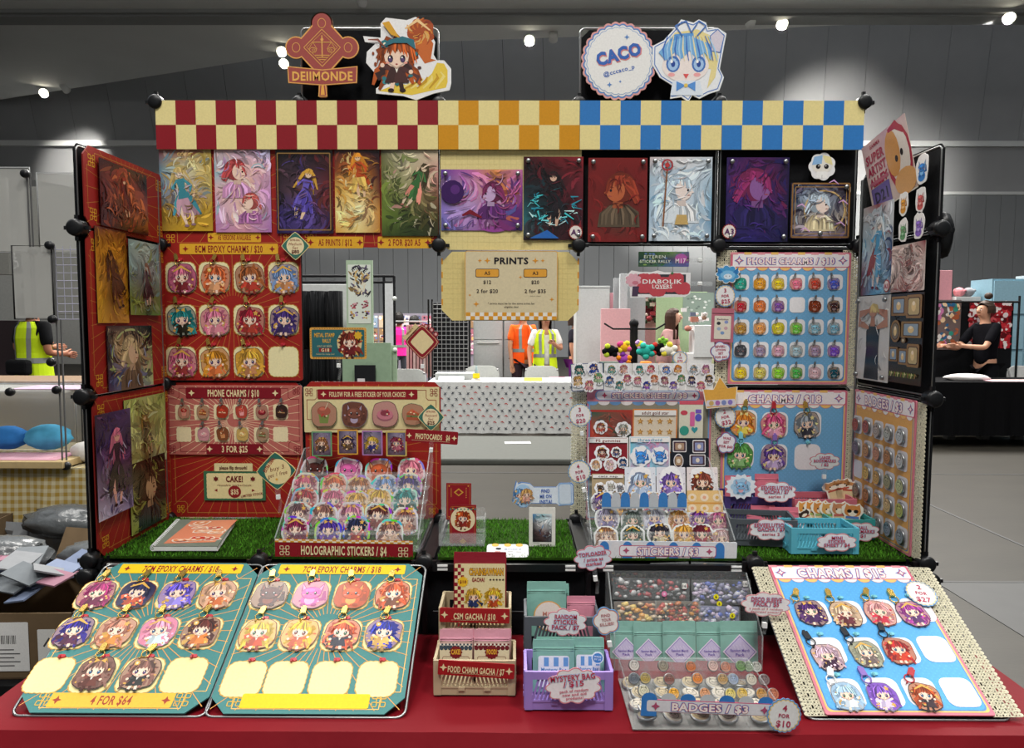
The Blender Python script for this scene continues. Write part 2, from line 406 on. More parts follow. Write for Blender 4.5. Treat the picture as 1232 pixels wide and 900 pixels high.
for x, y, z, lb, pw in ((.39, 22.3, 9.8, 'lit ceiling spotlight between the two header signs', 13000), (7.45, 21.1, 9.8, 'lit ceiling spotlight above the blue checkered header', 20000),
     (13.51, 20.7, 9.8, 'lit ceiling spotlight at the far right end of the ceiling edge', 20000), (-7.27, 23.2, 9.8, 'lit ceiling spotlight left of the red diamond logo, upper of two', 2500),
     (-7.49, 24.1, 9.75, 'lit ceiling spotlight left of the red diamond logo, lower of two', 2000), (-17.33, 27.3, 9.8, 'lit ceiling spotlight at the far left below the soffit', 2500)):
 spot_fixture(x, y, z, (x * .5, 12, 2), lb, pw)
for k, (x, y, z, lb) in enumerate(((1.1, 22.4, 9.85, 'unlit ceiling spotlight just right of the lit one between the header signs'), (6.6, 21.3, 9.85, 'unlit ceiling spotlight beside the lit one above the blue checks'), (-16.4, 27.2, 9.85, 'unlit ceiling spotlight beside the far left lit one'))):
 t = empty('hall_spotlight', Matrix.Translation((x, y, z)) @ Matrix.Rotation(1.2, 4, 'X'), lb, 'spotlight', 'spotlights along the ceiling edge')
 a = MB(); a.lathe([(0, .28), (.12, .28), (.14, .0), (.11, .0), (0, .04)], n=14); a.build('housing', M['white'], t)
for x, y, z, lb in ((-4.9, 18.5, 9.9, 'small white ceiling detector above left of the red logo'), (-6.2, 19.5, 9.9, 'small dark ceiling detector left of the red logo'), (-4.1, 20, 9.9, 'small white ceiling detector nearest the red logo')):
 a = MB(); a.lathe([(0, -.12), (.1, -.1), (.14, 0), (.14, .1), (0, .1)], T=Matrix.Translation((x, y, z)), col=C_('ccc')); tag(a.build('ceiling_detector', M['matte']), lb, 'detector', 'detectors on the soffit')

# ------------------------------------------------------------------ people
def person(pos, rot, H, label, skinc='c48d70', hair='15110f', hairlen=.12, top='222', legs='23262e', vest=None, arms=None, bun=False, lean=0, group='people in the hall', longsleeve=False, tone2=None):
 k = H / 1.7
 t = empty('person', Matrix.Translation(pos) @ Matrix.Rotation(rot, 4, 'Z'), label, 'person', group)
 arms = arms or [((.21, .0, 1.12), (.20, -.04, .88)), ((.21, .0, 1.12), (.20, -.04, .88))]
 ly = lambda z: -lean * max(0, z - .92)
 def j(x, y, z): return (x * k, (y + ly(z)) * k, z * k)
 def skin(name, verts, edges, rad, mat_, sub=2, root=0):
  me = bpy.data.meshes.new(name); me.from_pydata(verts, edges, []); me.materials.append(mat_)
  o = bpy.data.objects.new(name, me); link(o, t)
  md = o.modifiers.new('skin', 'SKIN'); md.use_smooth_shade = True
  sv = me.skin_vertices[0].data
  for i, r in enumerate(rad):
   r = r if isinstance(r, tuple) else (r, r); sv[i].radius = (r[0] * k, r[1] * k)
   sv[i].use_root = (i == root)
  ss = o.modifiers.new('sub', 'SUBSURF'); ss.levels = ss.render_levels = sub
  return o
 V_ = [j(0, 0, .93), j(0, .01, 1.1), j(0, 0, 1.28), j(0, 0, 1.40), j(0, 0, 1.475), j(0, -.015, 1.53), j(0, -.012, 1.60), j(0, .0, 1.66)]
 R_ = [(.13, .10), (.11, .085), (.135, .095), (.06, .055), .052, (.068, .08), (.078, .095), (.06, .072)]
 E_ = [(0, 1), (1, 2), (2, 3), (3, 4), (4, 5), (5, 6), (6, 7)]
 V_.append(j(0, -.13, 1.575)); R_.append(.012); E_.append((6, 8))         # nose
 armi = []; legi = []
 for s, (el, wr) in zip((-1, 1), arms):
  b0 = len(V_); sh = Vector((s * .165, 0, 1.375)); el = Vector((s * el[0], el[1], el[2])); wr = Vector((s * wr[0], wr[1], wr[2]))
  V_ += [j(*sh), j(*el), j(*wr)]; R_ += [.05, .038, .026]; E_ += [(2, b0), (b0, b0 + 1), (b0 + 1, b0 + 2)]; armi.append((sh, el, wr))
  d = (wr - el).normalized(); sd = d.cross(Vector((0, 1, .2))).normalized(); pc = wr + d * .05
  V_.append(j(*pc)); R_.append((.034, .02)); E_.append((b0 + 2, b0 + 3))
  for q in range(4):
   f0 = len(V_); off = sd * (q - 1.5) * .019; L = (.07, .082, .078, .06)[q]
   V_ += [j(*(pc + d * .035 + off)), j(*(pc + d * (.035 + L * .5) + off + Vector((0, -.006, -.004)))), j(*(pc + d * (.03 + L) + off + Vector((0, -.018, -.012))))]
   R_ += [.0095, .0088, .0075]; E_ += [(b0 + 3, f0), (f0, f0 + 1), (f0 + 1, f0 + 2)]
  f0 = len(V_); V_ += [j(*(wr + d * .03 + sd * -.04 * s)), j(*(wr + d * .065 + sd * -.055 * s))]; R_ += [.011, .009]; E_ += [(b0 + 2, f0), (f0, f0 + 1)]
 for s in (-1, 1):
  b0 = len(V_); pts = [(s * .095, 0, .86), (s * .105, -.01, .48), (s * .11, .02, .09), (s * .115, -.13, .035)]
  V_ += [j(*p) for p in pts]; R_ += [.075, .052, .035, .03]; E_ += [(0, b0), (b0, b0 + 1), (b0 + 1, b0 + 2), (b0 + 2, b0 + 3)]
 skin('body', V_, E_, R_, mat('skin_tone', skinc, rough=.55, spec=.3, var=.04), 2)
 mt = mat('shirt_cloth', top, rough=.9, spec=.1, bump=.3, bscale=25, var=.1, vscale=12)
 v = [j(0, 0, .86), j(0, .01, 1.1), j(0, 0, 1.28), j(0, 0, 1.40)]; r = [(.175, .14), (.14, .11), (.152, .112), (.085, .07)]; e = [(0, 1), (1, 2), (2, 3)]
 for s, (sh, el, wr) in zip((-1, 1), armi):
  b0 = len(v); end = wr.lerp(el, .15) if longsleeve else sh.lerp(el, .8)
  pts = [sh, sh.lerp(el, .5), el, end] if longsleeve else [sh, end]
  v += [j(*p) for p in pts]; r += [.066, .058, .052, .042][:len(pts)] if longsleeve else [.066, .058]
  e += [(2, b0)] + [(b0 + q, b0 + q + 1) for q in range(len(pts) - 1)]
 skin('shirt', v, e, r, mt)
 v = [j(0, 0, .95)]; r = [(.152, .118)]; e = []
 for s in (-1, 1):
  b0 = len(v); v += [j(s * .095, 0, .84), j(s * .105, -.01, .48), j(s * .11, .02, .12)]; r += [.095, .07, .058]; e += [(0, b0), (b0, b0 + 1), (b0 + 1, b0 + 2)]
 skin('trousers', v, e, r, mat('trouser_cloth', legs, rough=.9, spec=.1, bump=.3, bscale=25, var=.08))
 for s in (-1, 1):
  skin('shoe', [j(s * .11, .05, .06), j(s * .113, -.06, .045), j(s * .118, -.16, .035)], [(0, 1), (1, 2)], [(.05, .045), (.045, .04), (.038, .03)], M['black'], 1)
 if vest:
  def shell(zs, col, name, mtl, grow=0, a0=0, a1=2 * pi, n=22):
   q = MB(); ring = []
   for z, rx, ry in zs: ring.append([j((rx + grow) * cos(a0 + (a1 - a0) * i / n), (ry + grow) * sin(a0 + (a1 - a0) * i / n), z) for i in range(n + 1)])
   for i in range(len(zs) - 1):
    for p_ in range(n): q.face([ring[i][p_], ring[i][p_ + 1], ring[i + 1][p_ + 1], ring[i + 1][p_]], C_(col), True)
   return q.build(name, mtl, t)
  hz = mat('high_visibility_cloth', vest, rough=.7, spec=.2, var=.04, bump=.2, bscale=20)
  rf = mat('reflective_tape', tone2 or '8d9290', rough=.4, metal=.3)
  zs = [(.86, .185, .15), (1.0, .17, .138), (1.12, .162, .13), (1.26, .178, .135), (1.36, .17, .12), (1.42, .11, .095)]
  gap = .22 if vest else 0
  shell(zs, vest, 'safety_vest', hz, .004, -pi / 2 + gap, 1.5 * pi - gap)
  shell([(1.02, .168, .137), (1.07, .165, .134)], 'ccc', 'reflective_band', rf, .009, -pi / 2 + gap, 1.5 * pi - gap)
  for a in (pi / 2 - .55, pi / 2 + .55, -pi / 2 - .55, -pi / 2 + .55):
   shell([(1.07, .164, .133), (1.26, .178, .135), (1.36, .17, .12), (1.42, .11, .095)], 'ccc', 'reflective_band', rf, .009, a - .13, a + .13, 3)
 hm = mat('hair', hair, rough=.6, spec=.3, bump=.6, bscale=60, stretch=(1, 1, .2))
 q = MB(); n = 20; base = Vector(j(0, .012, 1.60)); rings = []
 for i in range(9):
  th = pi * .5 * i / 4.0 if i <= 4 else pi / 2; zz = cos(th) * .118 if i <= 4 else -(i - 4) * hairlen / 4
  row = []
  for p_ in range(n + 1):
   a = pi / 2 + (p_ / n - .5) * 2 * (pi if i < 3 else pi * .66); rx = .098 * sin(max(th, .05)) * (1 if i <= 4 else 1.02 - .03 * (i - 4)); ry = .118 * sin(max(th, .05))
   row.append((base.x + rx * cos(a) * k, base.y + ry * sin(a) * k, base.z + zz * k))
  rings.append(row)
 for i in range(8):
  for p_ in range(n): q.face([rings[i][p_], rings[i + 1][p_], rings[i + 1][p_ + 1], rings[i][p_ + 1]], G, True)
 if bun: q.ball(j(0, .05, 1.77), .05, .05, .045, G)
 q.build('hair', hm, t)
 q = MB()
 for s in (-1, 1):
  q.ball(j(s * .032, -.098, 1.592), .011, .006, .007, C_('f0ece6'), 8); q.ball(j(s * .032, -.104, 1.592), .005, .003, .006, C_('1c120c'), 8)
  q.tube([j(s * .018, -.102, 1.612), j(s * .05, -.094, 1.612)], .003, C_(hair), 5)
 q.tube([j(-.022, -.099, 1.528), j(.022, -.099, 1.528)], .005, C_('8e4438'), 6)
 q.build('face_features', M['matte'], t)
 return t

person((-4.76, 7.2, 0), pi - .35, 1.72, 'person seen from behind in a yellow safety vest at far left', skinc='a87056', top='17181a', vest='c6e41c', bun=True, arms=[((.22, .02, 1.12), (.16, -.2, 1.1)), ((.22, .02, 1.14), (.1, -.22, 1.16))])
q = MB(); q.box(-.17, .12, .0, .09, .0, .15, G);
o = q.build('waist_bag', M['blackcloth'], None, Matrix.Translation((-4.78, 6.96, .92)) @ Matrix.Rotation(-.35, 4, 'Z')); bv = o.modifiers.new('b', 'BEVEL'); bv.width = .035; bv.segments = 3
tag(o, 'black waist bag worn across the back of the yellow safety vest at far left', 'bag')
person((-2.16, 13.6, 0), pi, 1.62, 'person seen from behind in a bright pink safety vest by the wall of prints', top='d23a8a', legs='555a63', vest='ff2d9c')
person((-1.78, 13.0, 0), pi * .75, 1.55, 'person in an orange safety vest beside the one in pink', skinc='9a6a50', top='ff7a28', legs='3b3f48', vest='ff6a1c', arms=[((.2, -.08, 1.1), (.12, -.28, 1.1)), ((.2, -.08, 1.1), (.1, -.28, 1.08))])
person((-1.2, 13.6, 0), pi * .9, 1.30, 'short person in an orange safety vest half behind the red diamond card', top='ff7a28', legs='444', vest='ff6a1c')
person((.42, 10.1, 0), .15, 1.60, 'long-haired person in a yellow-green safety vest behind the bird-print table', skinc='b98468', top='ddd9d4', legs='20263a', vest='cfe81e', hairlen=.34, hair='2a1c18', arms=[((.24, -.02, 1.12), (.24, -.14, .88)), ((.22, -.1, 1.14), (.08, -.25, 1.22))])
person((.12, 10.7, 0), .4, 1.68, 'person in an orange safety vest half hidden behind the yellow-green vest', top='ff6a28', legs='3a2c34', vest='ff5a14')
person((.95, 11.5, 0), 1.2, 1.6, 'person in dark top and purple trousers behind the yellow-green vest', top='26242c', legs='6d2a78', hair='3a2a22')
person((1.98, 9.75, 0), 1.1, 1.62, 'woman with long brown hair in a pink top behind the plush stand', skinc='d0a088', top='c79a98', legs='0e0e12', hair='3a2318', hairlen=.32, lean=.22, arms=[((.2, -.12, 1.12), (.14, -.3, .92)), ((.2, -.12, 1.12), (.14, -.3, .95))])
person((2.38, 8.5, 0), 1.3, 1.66, 'person in an olive top and beige trousers beside the lace-edged charm board', top='8d9070', legs='8c8270', hair='30251e', lean=.3)
person((6.08, 9.45, 0), -1.35, 1.72, 'person in black leaning over the display of red prints at the right', skinc='b98a70', top='0b0b10', legs='101014', hair='3a2a20', hairlen=.05, bun=True, lean=.05, arms=[((.2, -.22, 1.1), (.12, -.5, 1.13)), ((.2, -.2, 1.12), (.1, -.46, 1.14))])

# ------------------------------------------------------------------ far rows
def boxthing(name, x0, x1, y0, y1, z0, z1, col, label, cat, m='matte', bev=.004, group=None):
 q = MB(); q.box(x0, x1, y0, y1, z0, z1, C_(col)); o = q.build(name, M[m]); bv = o.modifiers.new('b', 'BEVEL'); bv.width = bev; bv.segments = 2
 return tag(o, label, cat, group)
def cloth_table(name, x0, x1, y0, y1, ztop, zbot, label, pr=None, m='fabric', col='888', legs='8a8a88', skirt=True):
 t = empty(name, Matrix.Translation(((x0 + x1) / 2, (y0 + y1) / 2, 0)), label, 'table'); w, d = (x1 - x0) / 2, (y1 - y0) / 2
 q = MB(); q.box(-w, w, -d, d, ztop - .04, ztop - .006, C_('aaa')); q.build('tabletop', M['white'], t)
 for sx in (-1, 1):
  for sy in (-1, 1):
   q = MB(); q.tube([(sx * (w - .12), sy * (d - .1), ztop - .03), (sx * (w - .12), sy * (d - .1), 0)], .014, C_(legs)); q.build('leg', M['matte'], t)
 # cloth with gentle folds
 q = MB(); n = 90; per = []
 def foldp(u): return .012 * sin(u * 23) + .008 * sin(u * 41 + 1)
 top = [(-w, -d), (w, -d), (w, d), (-w, d)]
 q.face([(x * 1.005, y * 1.02, ztop) for x, y in top], C_(col))
 for (ax, ay), (bx, by) in zip(top, top[1:] + top[:1]):
  L = math.hypot(bx - ax, by - ay); nx, ny = (by - ay) / L, -(bx - ax) / L; seg = max(8, int(L * 24))
  for i in range(seg):
   u0, u1 = i / seg, (i + 1) / seg; rows = 6
   for r_ in range(rows):
    def pt(u, f):
     o_ = .006 + f * (.02 + foldp(u * L)); return ((ax + (bx - ax) * u) * 1.005 + nx * o_, (ay + (by - ay) * u) * 1.02 + ny * o_, ztop + (zbot - ztop) * f)
    f0, f1 = r_ / rows, (r_ + 1) / rows
    q.face([pt(u0, f1), pt(u1, f1), pt(u1, f0), pt(u0, f0)], C_(col), True)
 o = q.build('tablecloth', M[m] if isinstance(m, str) else m, None, t.matrix_world.copy() if False else Matrix.Translation(((x0 + x1) / 2, (y0 + y1) / 2, 0)))
 return t, o
# centre: trestle table under a bird-print cloth
t, o = cloth_table('trestle_table', -1.0, .86, 8.4, 9.1, .75, .16, 'far trestle table under the white bird-print cloth', col='c9cac8')
tag(o, 'white tablecloth printed with small dark birds and red sprigs', 'tablecloth')
q = Cv(0); rg = random.Random(5)
for i in range(22):
 for jj in range(8):
  x = -.93 + i * .088 + (jj % 2) * .044; z = .70 - jj * .068 + rg.uniform(-.006, .006); s = .021
  fl_ = rg.choice([-1, 1]); cc = '3a3d44' if rg.random() < .78 else 'b03a34'
  if cc == '3a3d44':
   q.p([(x - s * 1.3 * fl_, z + s * .2), (x, z - s * .5), (x + s * fl_, z + s * 1.2), (x + s * .2 * fl_, z + s * .2)], cc, 1); q.p([(x - s * fl_, z - s * .9), (x + s * .9 * fl_, z - s), (x + s * .2 * fl_, z)], '555a62', 1)
  else: q.st([(x - s, z), (x, z + s * .4), (x + s, z - s * .3)], s * .7, cc, 1)
oo = q.build('bird_print', M['print'], o, Matrix.Translation((.07, -.395, 0)) @ Matrix.Rotation(pi / 2, 4, 'X'));
# white bare trestle table nearer
t = empty('trestle_table', Matrix.Translation((.1, 4.03, 0)), 'bare white plastic folding table behind the booth', 'table')
q = MB(); q.box(-.92, .92, -.38, .38, .715, .75, C_('50524d')); o = q.build('tabletop', M['matte'], t); bv = o.modifiers.new('b', 'BEVEL'); bv.width = .012; bv.segments = 3
for sx in (-1, 1):
 q = MB(); q.tube([(sx * .75, -.3, .71), (sx * .75, -.33, .01), (sx * .75, .33, .01), (sx * .75, .3, .71)], .013, C_('777')); q.build('leg', M['matte'], t)
q = Cv(.001); q.sheet(rr(.15, .07, .006), .001, 'e8e4e0'); q.r(-.06, .005, -.01, .025, 'c98a70'); q.r(.0, .012, .065, .02, '7a62a0'); q.r(0, -.02, .06, -.01, 'b06a7a'); q.r(-.06, -.025, -.02, -.012, '888')
tag(q.build('price_card', M['print'], None, Matrix.Translation((.03, 4.15, .751)) @ Matrix.Rotation(.08, 4, 'Z')), 'small printed card lying on the bare white table', 'card')
# clutter on the bird-print table
boxthing('crate_lid', -.95, -.45, 8.7, 9.0, .75, .83, 'a8aaa8', 'pale grey tub at the left end of the bird-print table', 'tub')
q = MB(); q.lathe([(0, .0), (.02, 0), (.022, .12), (.012, .15), (.01, .18), (0, .18)], T=Matrix.Translation((-.45, 8.6, .75)), col=C_('9aa')); tag(q.build('spray_bottle', M['matte']), 'small bottle with a yellow label on the bird-print table', 'bottle')
q = MB(); q.box(-.49, -.41, 8.572, 8.575, .78, .84, C_('e8d020')); tag(q.build('bottle_label', M['matte']), 'yellow label card leaning on the bottle', 'label')
def foldchair(x, y, rot, label, col='bdbfbb', group='folding chairs behind the bird-print table'):
 t = empty('folding_chair', Matrix.Translation((x, y, 0)) @ Matrix.Rotation(rot, 4, 'Z'), label, 'chair', group)
 q = MB(); q.prism(rr(.42, .40, .06), .43, .455, C_(col)); q.build('seat', M['matte'], t)
 q = MB(); ou = rr(.44, .30, .11, 6); q.prism(ou, 0, .022, C_(col), T=Matrix.Translation((0, .2, .73)) @ Matrix.Rotation(pi / 2, 4, 'X')); q.build('backrest', M['matte'], t)
 for s in (-1, 1):
  q = MB(); q.tube([(s * .2, .2, .84), (s * .2, -.2, 0)], .012, C_('999')); q.build('leg', M['matte'], t)
  q = MB(); q.tube([(s * .19, -.12, .44), (s * .19, .24, 0)], .012, C_('999')); q.build('leg', M['matte'], t)
foldchair(-.42, 9.6, pi, 'white folding chair behind the left half of the bird-print table')
foldchair(.35, 9.6, pi, 'white folding chair behind the middle of the bird-print table')
foldchair(-1.28, 8.9, pi, 'pale folding chair left of the bird-print table, beneath the red diamond card')
foldchair(-1.85, 8.9, pi, 'pale folding chair farthest left, behind the red sticker board')
sheetspec = [(-.75, 8.6, .3, .18, 'c8d8de', 'pale blue flyer at the left end of the bird-print table'), (.22, 8.55, .22, .14, 'dcd61e', 'bright yellow notice on the bird-print table'),
 (-.3, 8.52, .4, .1, 'b8b0a6', 'strip of small beige cards along the front of the bird-print table'), (.52, 8.58, .22, .16, 'd89ab0', 'pink leaflet on the bird-print table'), (.7, 8.62, .2, .16, 'c8ccd8', 'pale leaflet at the right end of the bird-print table')]
for x, y, w, h, c, lb in sheetspec:
 q = Cv(.002); q.sheet(rr(w, h, .01), .002, c)
 for i in range(6): q.l((-w * .4, h * (.35 - i * .13)), (w * random.Random(i).uniform(0, .4), h * (.35 - i * .13)), .008, shade(c, .55))
 tag(q.build('flyer', M['print'], None, Matrix.Translation((x, y, .752)) @ Matrix.Rotation(.5, 4, 'X')), lb, 'paper')
# white cabinets beyond
def cabinet(x0, x1, y, z1, label, split=.5, hand=True):
 t = empty('white_cabinet', Matrix.Translation(((x0 + x1) / 2, y, 0)), label, 'cabinet', 'white cabinets beyond the bird-print table'); w = (x1 - x0) / 2
 q = MB(); q.box(-w, w, 0, .5, 0, z1, C_('b4b7b6')); q.build('body', M['matte'], t)
 for a, b_ in ((.04, z1 * split), (z1 * split + .01, z1 - .01)):
  q = MB(); q.box(-w + .01, w - .01, -.02, -.002, a, b_, C_('bcbfbe')); d = q.build('door', M['matte'], t)
  if hand: q = MB(); q.box(-w + .06, w - .06, -.045, -.02, b_ - .05, b_ - .025, C_('d4d6d4')); q.build('handle', M['matte'], d)
cabinet(-.62, -.18, 10.9, 1.9, 'white cabinet with two doors left of the gap where people pass', .62)
cabinet(-.165, .06 + .12, 10.95, 1.9, 'narrower white cabinet beside the gap, right of the wider one', .62)
cabinet(.86, 1.32, 10.2, 1.95, 'tall plain white cabinet right of the gap', .98, False)
# black grid stand left of the cabinets
t = empty('mesh_stand', Matrix.Translation((-.92, 10.0, 0)), 'black wire mesh stand left of the white cabinets', 'stand')
q = MB()
for i in range(9): q.tube([(-.2 + i * .06, 0, .3), (-.2 + i * .06, 0, 1.72)], .004, C_('999'), 4)
for i in range(24): q.tube([(-.2, 0, .3 + i * .06), (.28, 0, .3 + i * .06)], .004, C_('999'), 4)
q.build('wire_mesh', M['matte'], t)
q = MB(); q.box(-.22, .3, .05, .3, 0, 1.70, C_('0b0b0e')); q.build('black_lining', M['matte'], t)
for x in (-.26, -.21): q = MB(); q.tube([(x, 0, 0), (x, 0, 1.75)], .012, C_('151515')); q.build('post', M['matte'], t)
boxthing('display_wall', 1.36, 1.80, 10.1, 10.15, 0, 2.05, '9da0a2', 'pale grey partition panel right of the white cabinets', 'partition', group='pale partitions')
boxthing('display_wall', 1.42, 1.52, 9.9, 10.0, 0, 2.1, 'b4b8ba', 'narrow white upright post in front of the grey partition', 'post', group='pale partitions')
# left: black truss gantry, black drape, green print tower
t = empty('gantry', Matrix.Translation((-1.7, 7.2, 0)), 'black and white square frame standing behind the red diamond card', 'frame')
for a, b_ in (((-1.0, 0, 1.89), (.52, 0, 1.89)), ((.42, 0, 0), (.42, 0, 1.89)), ((.52, .0, 0), (.52, 0, 1.89)), ((-1.0, 0, 1.83), (.5, 0, 1.83))):
 q = MB(); q.tube([a, b_], .014, C_('101014'), 6); q.build('frame_bar', M['matte'], t)
q = MB(); q.box(.43, .51, -.012, .012, .02, 1.82, C_('c8cacc')); q.build('white_infill', M['matte'], t)
def drape(x0, x1, y, z0, z1, label, name='black_drape'):
 q = MB(); n = 40
 for i in range(n):
  def pt(u, z): return (x0 + (x1 - x0) * u, y + .03 * sin(u * 26) + .015 * sin(u * 57), z)
  for r_ in range(4):
   za, zb = z0 + (z1 - z0) * r_ / 4, z0 + (z1 - z0) * (r_ + 1) / 4
   q.face([pt(i / n, za), pt((i + 1) / n, za), pt((i + 1) / n, zb), pt(i / n, zb)], G, True)
 o = q.build(name, M['blackcloth']); sd = o.modifiers.new('s', 'SOLIDIFY'); sd.thickness = .01; return tag(o, label, 'drape')
drape(-1.78, -1.22, 5.2, 0, 1.66, 'black drape hanging left of the tall green print tower')
boxthing('display_wall', -1.95, -1.22, 5.45, 5.5, 0, 1.72, 'c8c9c8', 'white panel behind the black drape', 'partition')
def tower():
 t = empty('print_tower', Matrix.Translation((-1.07, 5.0, 0)), 'tall pale green folding tower covered with prints', 'display')
 q = MB(); q.box(-.07, .11, 0, .02, 1.27, 1.86, C_('a9bda3')); q.build('upper_panel', M['matte'], t)
 q = MB(); q.box(-.09, .24, -.06, -.04, 0, 1.30, C_('8fa78c')); q.build('lower_panel', M['matte'], t)
 q = MB(); q.box(.12, .27, .0, .02, .9, 1.28, C_('9db297')); q.build('side_panel', M['matte'], t)
 rg = random.Random(8)
 q = Cv(.001); q.sheet(rr(.155, .40, .004), .001, 'd6dcd2')
 for i in range(70):
  x, y = rg.uniform(-.055, .055), rg.uniform(-.02, .17); q.st([(x, y), (x + rg.uniform(-.02, .02), y + .015), (x + rg.uniform(-.03, .03), y + .03)], .014, rg.choice(['3a3440', '5a4f6a', 'c9a868', '8b7448', '2c2a34', 'ddd2b8']), 1 + i % 3)
 for jx in (-1, 1):
  for jy, pc in ((-.07, ['b04a5a', 'd4a0a8', '7a3040']), (-.14, ['3a3020', 'c8a050', '8a68b0'])):
   for i in range(14):
    x, y = jx * .038 + rg.uniform(-.024, .024), jy + rg.uniform(-.026, .026); q.e(x, y, .008, .006, rg.choice(pc), 2 + i % 2, 6)
 q.build('print_sheet', M['print'], t, Matrix.Translation((.02, -.002, 1.63)) @ Matrix.Rotation(pi / 2, 4, 'X'))
 q = MB(); q.box(.0, .14, -.10, -.085, .9, 1.15, C_('15161a')); q.box(.02, .07, -.105, -.1, .93, 1.06, C_('dcd6d8')); q.build('black_print_frame', M['matte'], t)
 for z in (1.25, 1.60, 1.0): q = MB(); q.ball((.26, -.01, z), .016, .016, .016, C_('dfe3de')); q.build('white_knob', M['matte'], t)
tower()
# wall of prints far behind the vests: a partition with many small prints
t = empty('print_wall', Matrix.Translation((-2.3, 15.0, 0)), 'long wall crowded with small colourful prints behind the people in vests', 'display')
q = MB(); q.box(-1.6, 1.75, 0, .05, 0, 1.62, C_('8a8490')); q.build('backing', M['matte'], t)
rg = random.Random(3)
for i in range(15):
 for jj in range(3):
  c = rg.choice(['a86a78', '7d7f9a', 'c8b49a', 'b98aa0', '5d5a72', 'cfc6ca', '8fa3b8', '9a7a5a'])
  q = Cv(.002); q.sheet(rr(.19, .25, .005), .002, c)
  for k_ in range(14): x, y = rg.uniform(-.07, .07), rg.uniform(-.1, .1); q.e(x, y, rg.uniform(.012, .04), rg.uniform(.012, .04), rg.choice(['2e2a38', 'e8dcd4', 'b8566a', '6a7cb0', 'd8b070', 'f0e8e8', c]), 1 + k_ % 4, 7)
  q.build('print', M['print'], t, Matrix.Translation((-1.5 + i * .22, -.012, 1.45 - jj * .27)) @ Matrix.Rotation(pi / 2, 4, 'X'))
# pink garment rail right of the frame
t = empty('garment_rail', Matrix.Translation((-1.6, 10.9, 0)), 'pale pink garments hanging beneath the print wall', 'rail')
for i in range(7):
 q = MB(); x = -.0 + i * .05; q.box(x, x + .035, -.15, .15, .62 + .03 * (i % 3), 1.4, C_(['d8a8a4', 'c88f90', 'e2c0ba'][i % 3])); q.build('garment', M['fabric'], t)
q = MB(); q.tube([(-.3, 0, 1.45), (.4, 0, 1.45)], .012, C_('999')); q.tube([(-.3, 0, 0), (-.3, 0, 1.45)], .012, C_('999')); q.tube([(.4, 0, 0), (.4, 0, 1.45)], .012, C_('999')); q.build('rail_frame', M['matte'], t)

# centre-right: pink stall, green banner, plush stand
boxthing('pink_backdrop', 1.35, 2.05, 10.4, 10.45, 0, 1.86, 'c98e98', 'pink backdrop of the plush stall', 'backdrop')
boxthing('pink_backdrop', 1.12, 1.50, 9.5, 9.54, 0, 1.62, 'd8a4a8', 'lower pink panel at the left of the plush stall', 'backdrop')
boxthing('green_banner', 1.93, 2.62, 10.0, 10.03, 0, 1.86, 'a3bb92', 'pale green hanging banner behind the woman with long hair', 'banner')
q = Cv(.002); q.sheet(rr(.42, .5, .01), .002, '8a9c90')
rg = random.Random(4)
for i in range(26): q.e(rg.uniform(-.16, .16), rg.uniform(-.2, .2), .02, .014, rg.choice(['dfe4e0', 'b8c4bc', '6c7c74']), 1 + i % 2, 7)
tag(q.build('banner_print', M['print'], None, Matrix.Translation((2.5, 9.996, 1.6)) @ Matrix.Rotation(pi / 2, 4, 'X')), 'grey-green printed sheet on the right of the green banner', 'print')
cloth_t, oo = cloth_table('trestle_table', 1.55, 2.4, 8.9, 9.3, .75, .05, 'black-covered table under the plush stand', col='0c0c10')
tag(oo, 'black tablecloth below the plush toys', 'tablecloth')
t = empty('plush_stand', Matrix.Translation((1.34, 8.2, 0)), 'black hook stand carrying crocheted plush toys', 'stand')
q = MB(); q.tube([(0, 0, .0), (0, 0, 1.42)], .045, C_('0d0d10'), 10); q.ball((0, 0, 1.43), .055, .055, .055, C_('0d0d10')); q.build('pole', M['matte'], t)
for s in (-1, 1): q = MB(); q.tube([(0, -.02, 1.37), (s * .24, -.05, 1.37), (s * .34, -.06, 1.43)], .01, C_('111')); q.build('arm', M['matte'], t)
def plush(x, y, z, r, cols, label, seed):
 rg = random.Random(seed); t = empty('plush_toy', Matrix.Translation((x, y, z)), label, 'plush toy', 'crocheted plush toys on the hook stand')
 q = MB(); q.ball((0, 0, 0), r, r * .8, r * .85, C_(cols[0]), 12, .05, seed); q.build('body', M['fabric'], t)
 for k_ in range(5):
  a = k_ * 2 * pi / 5 + rg.random(); q = MB(); q.ball((cos(a) * r * .85, -.4 * r, sin(a) * r * .75), r * .45, r * .4, r * .42, C_(cols[1 + k_ % (len(cols) - 1)]), 10, .08, k_); q.build('petal', M['fabric'], t)
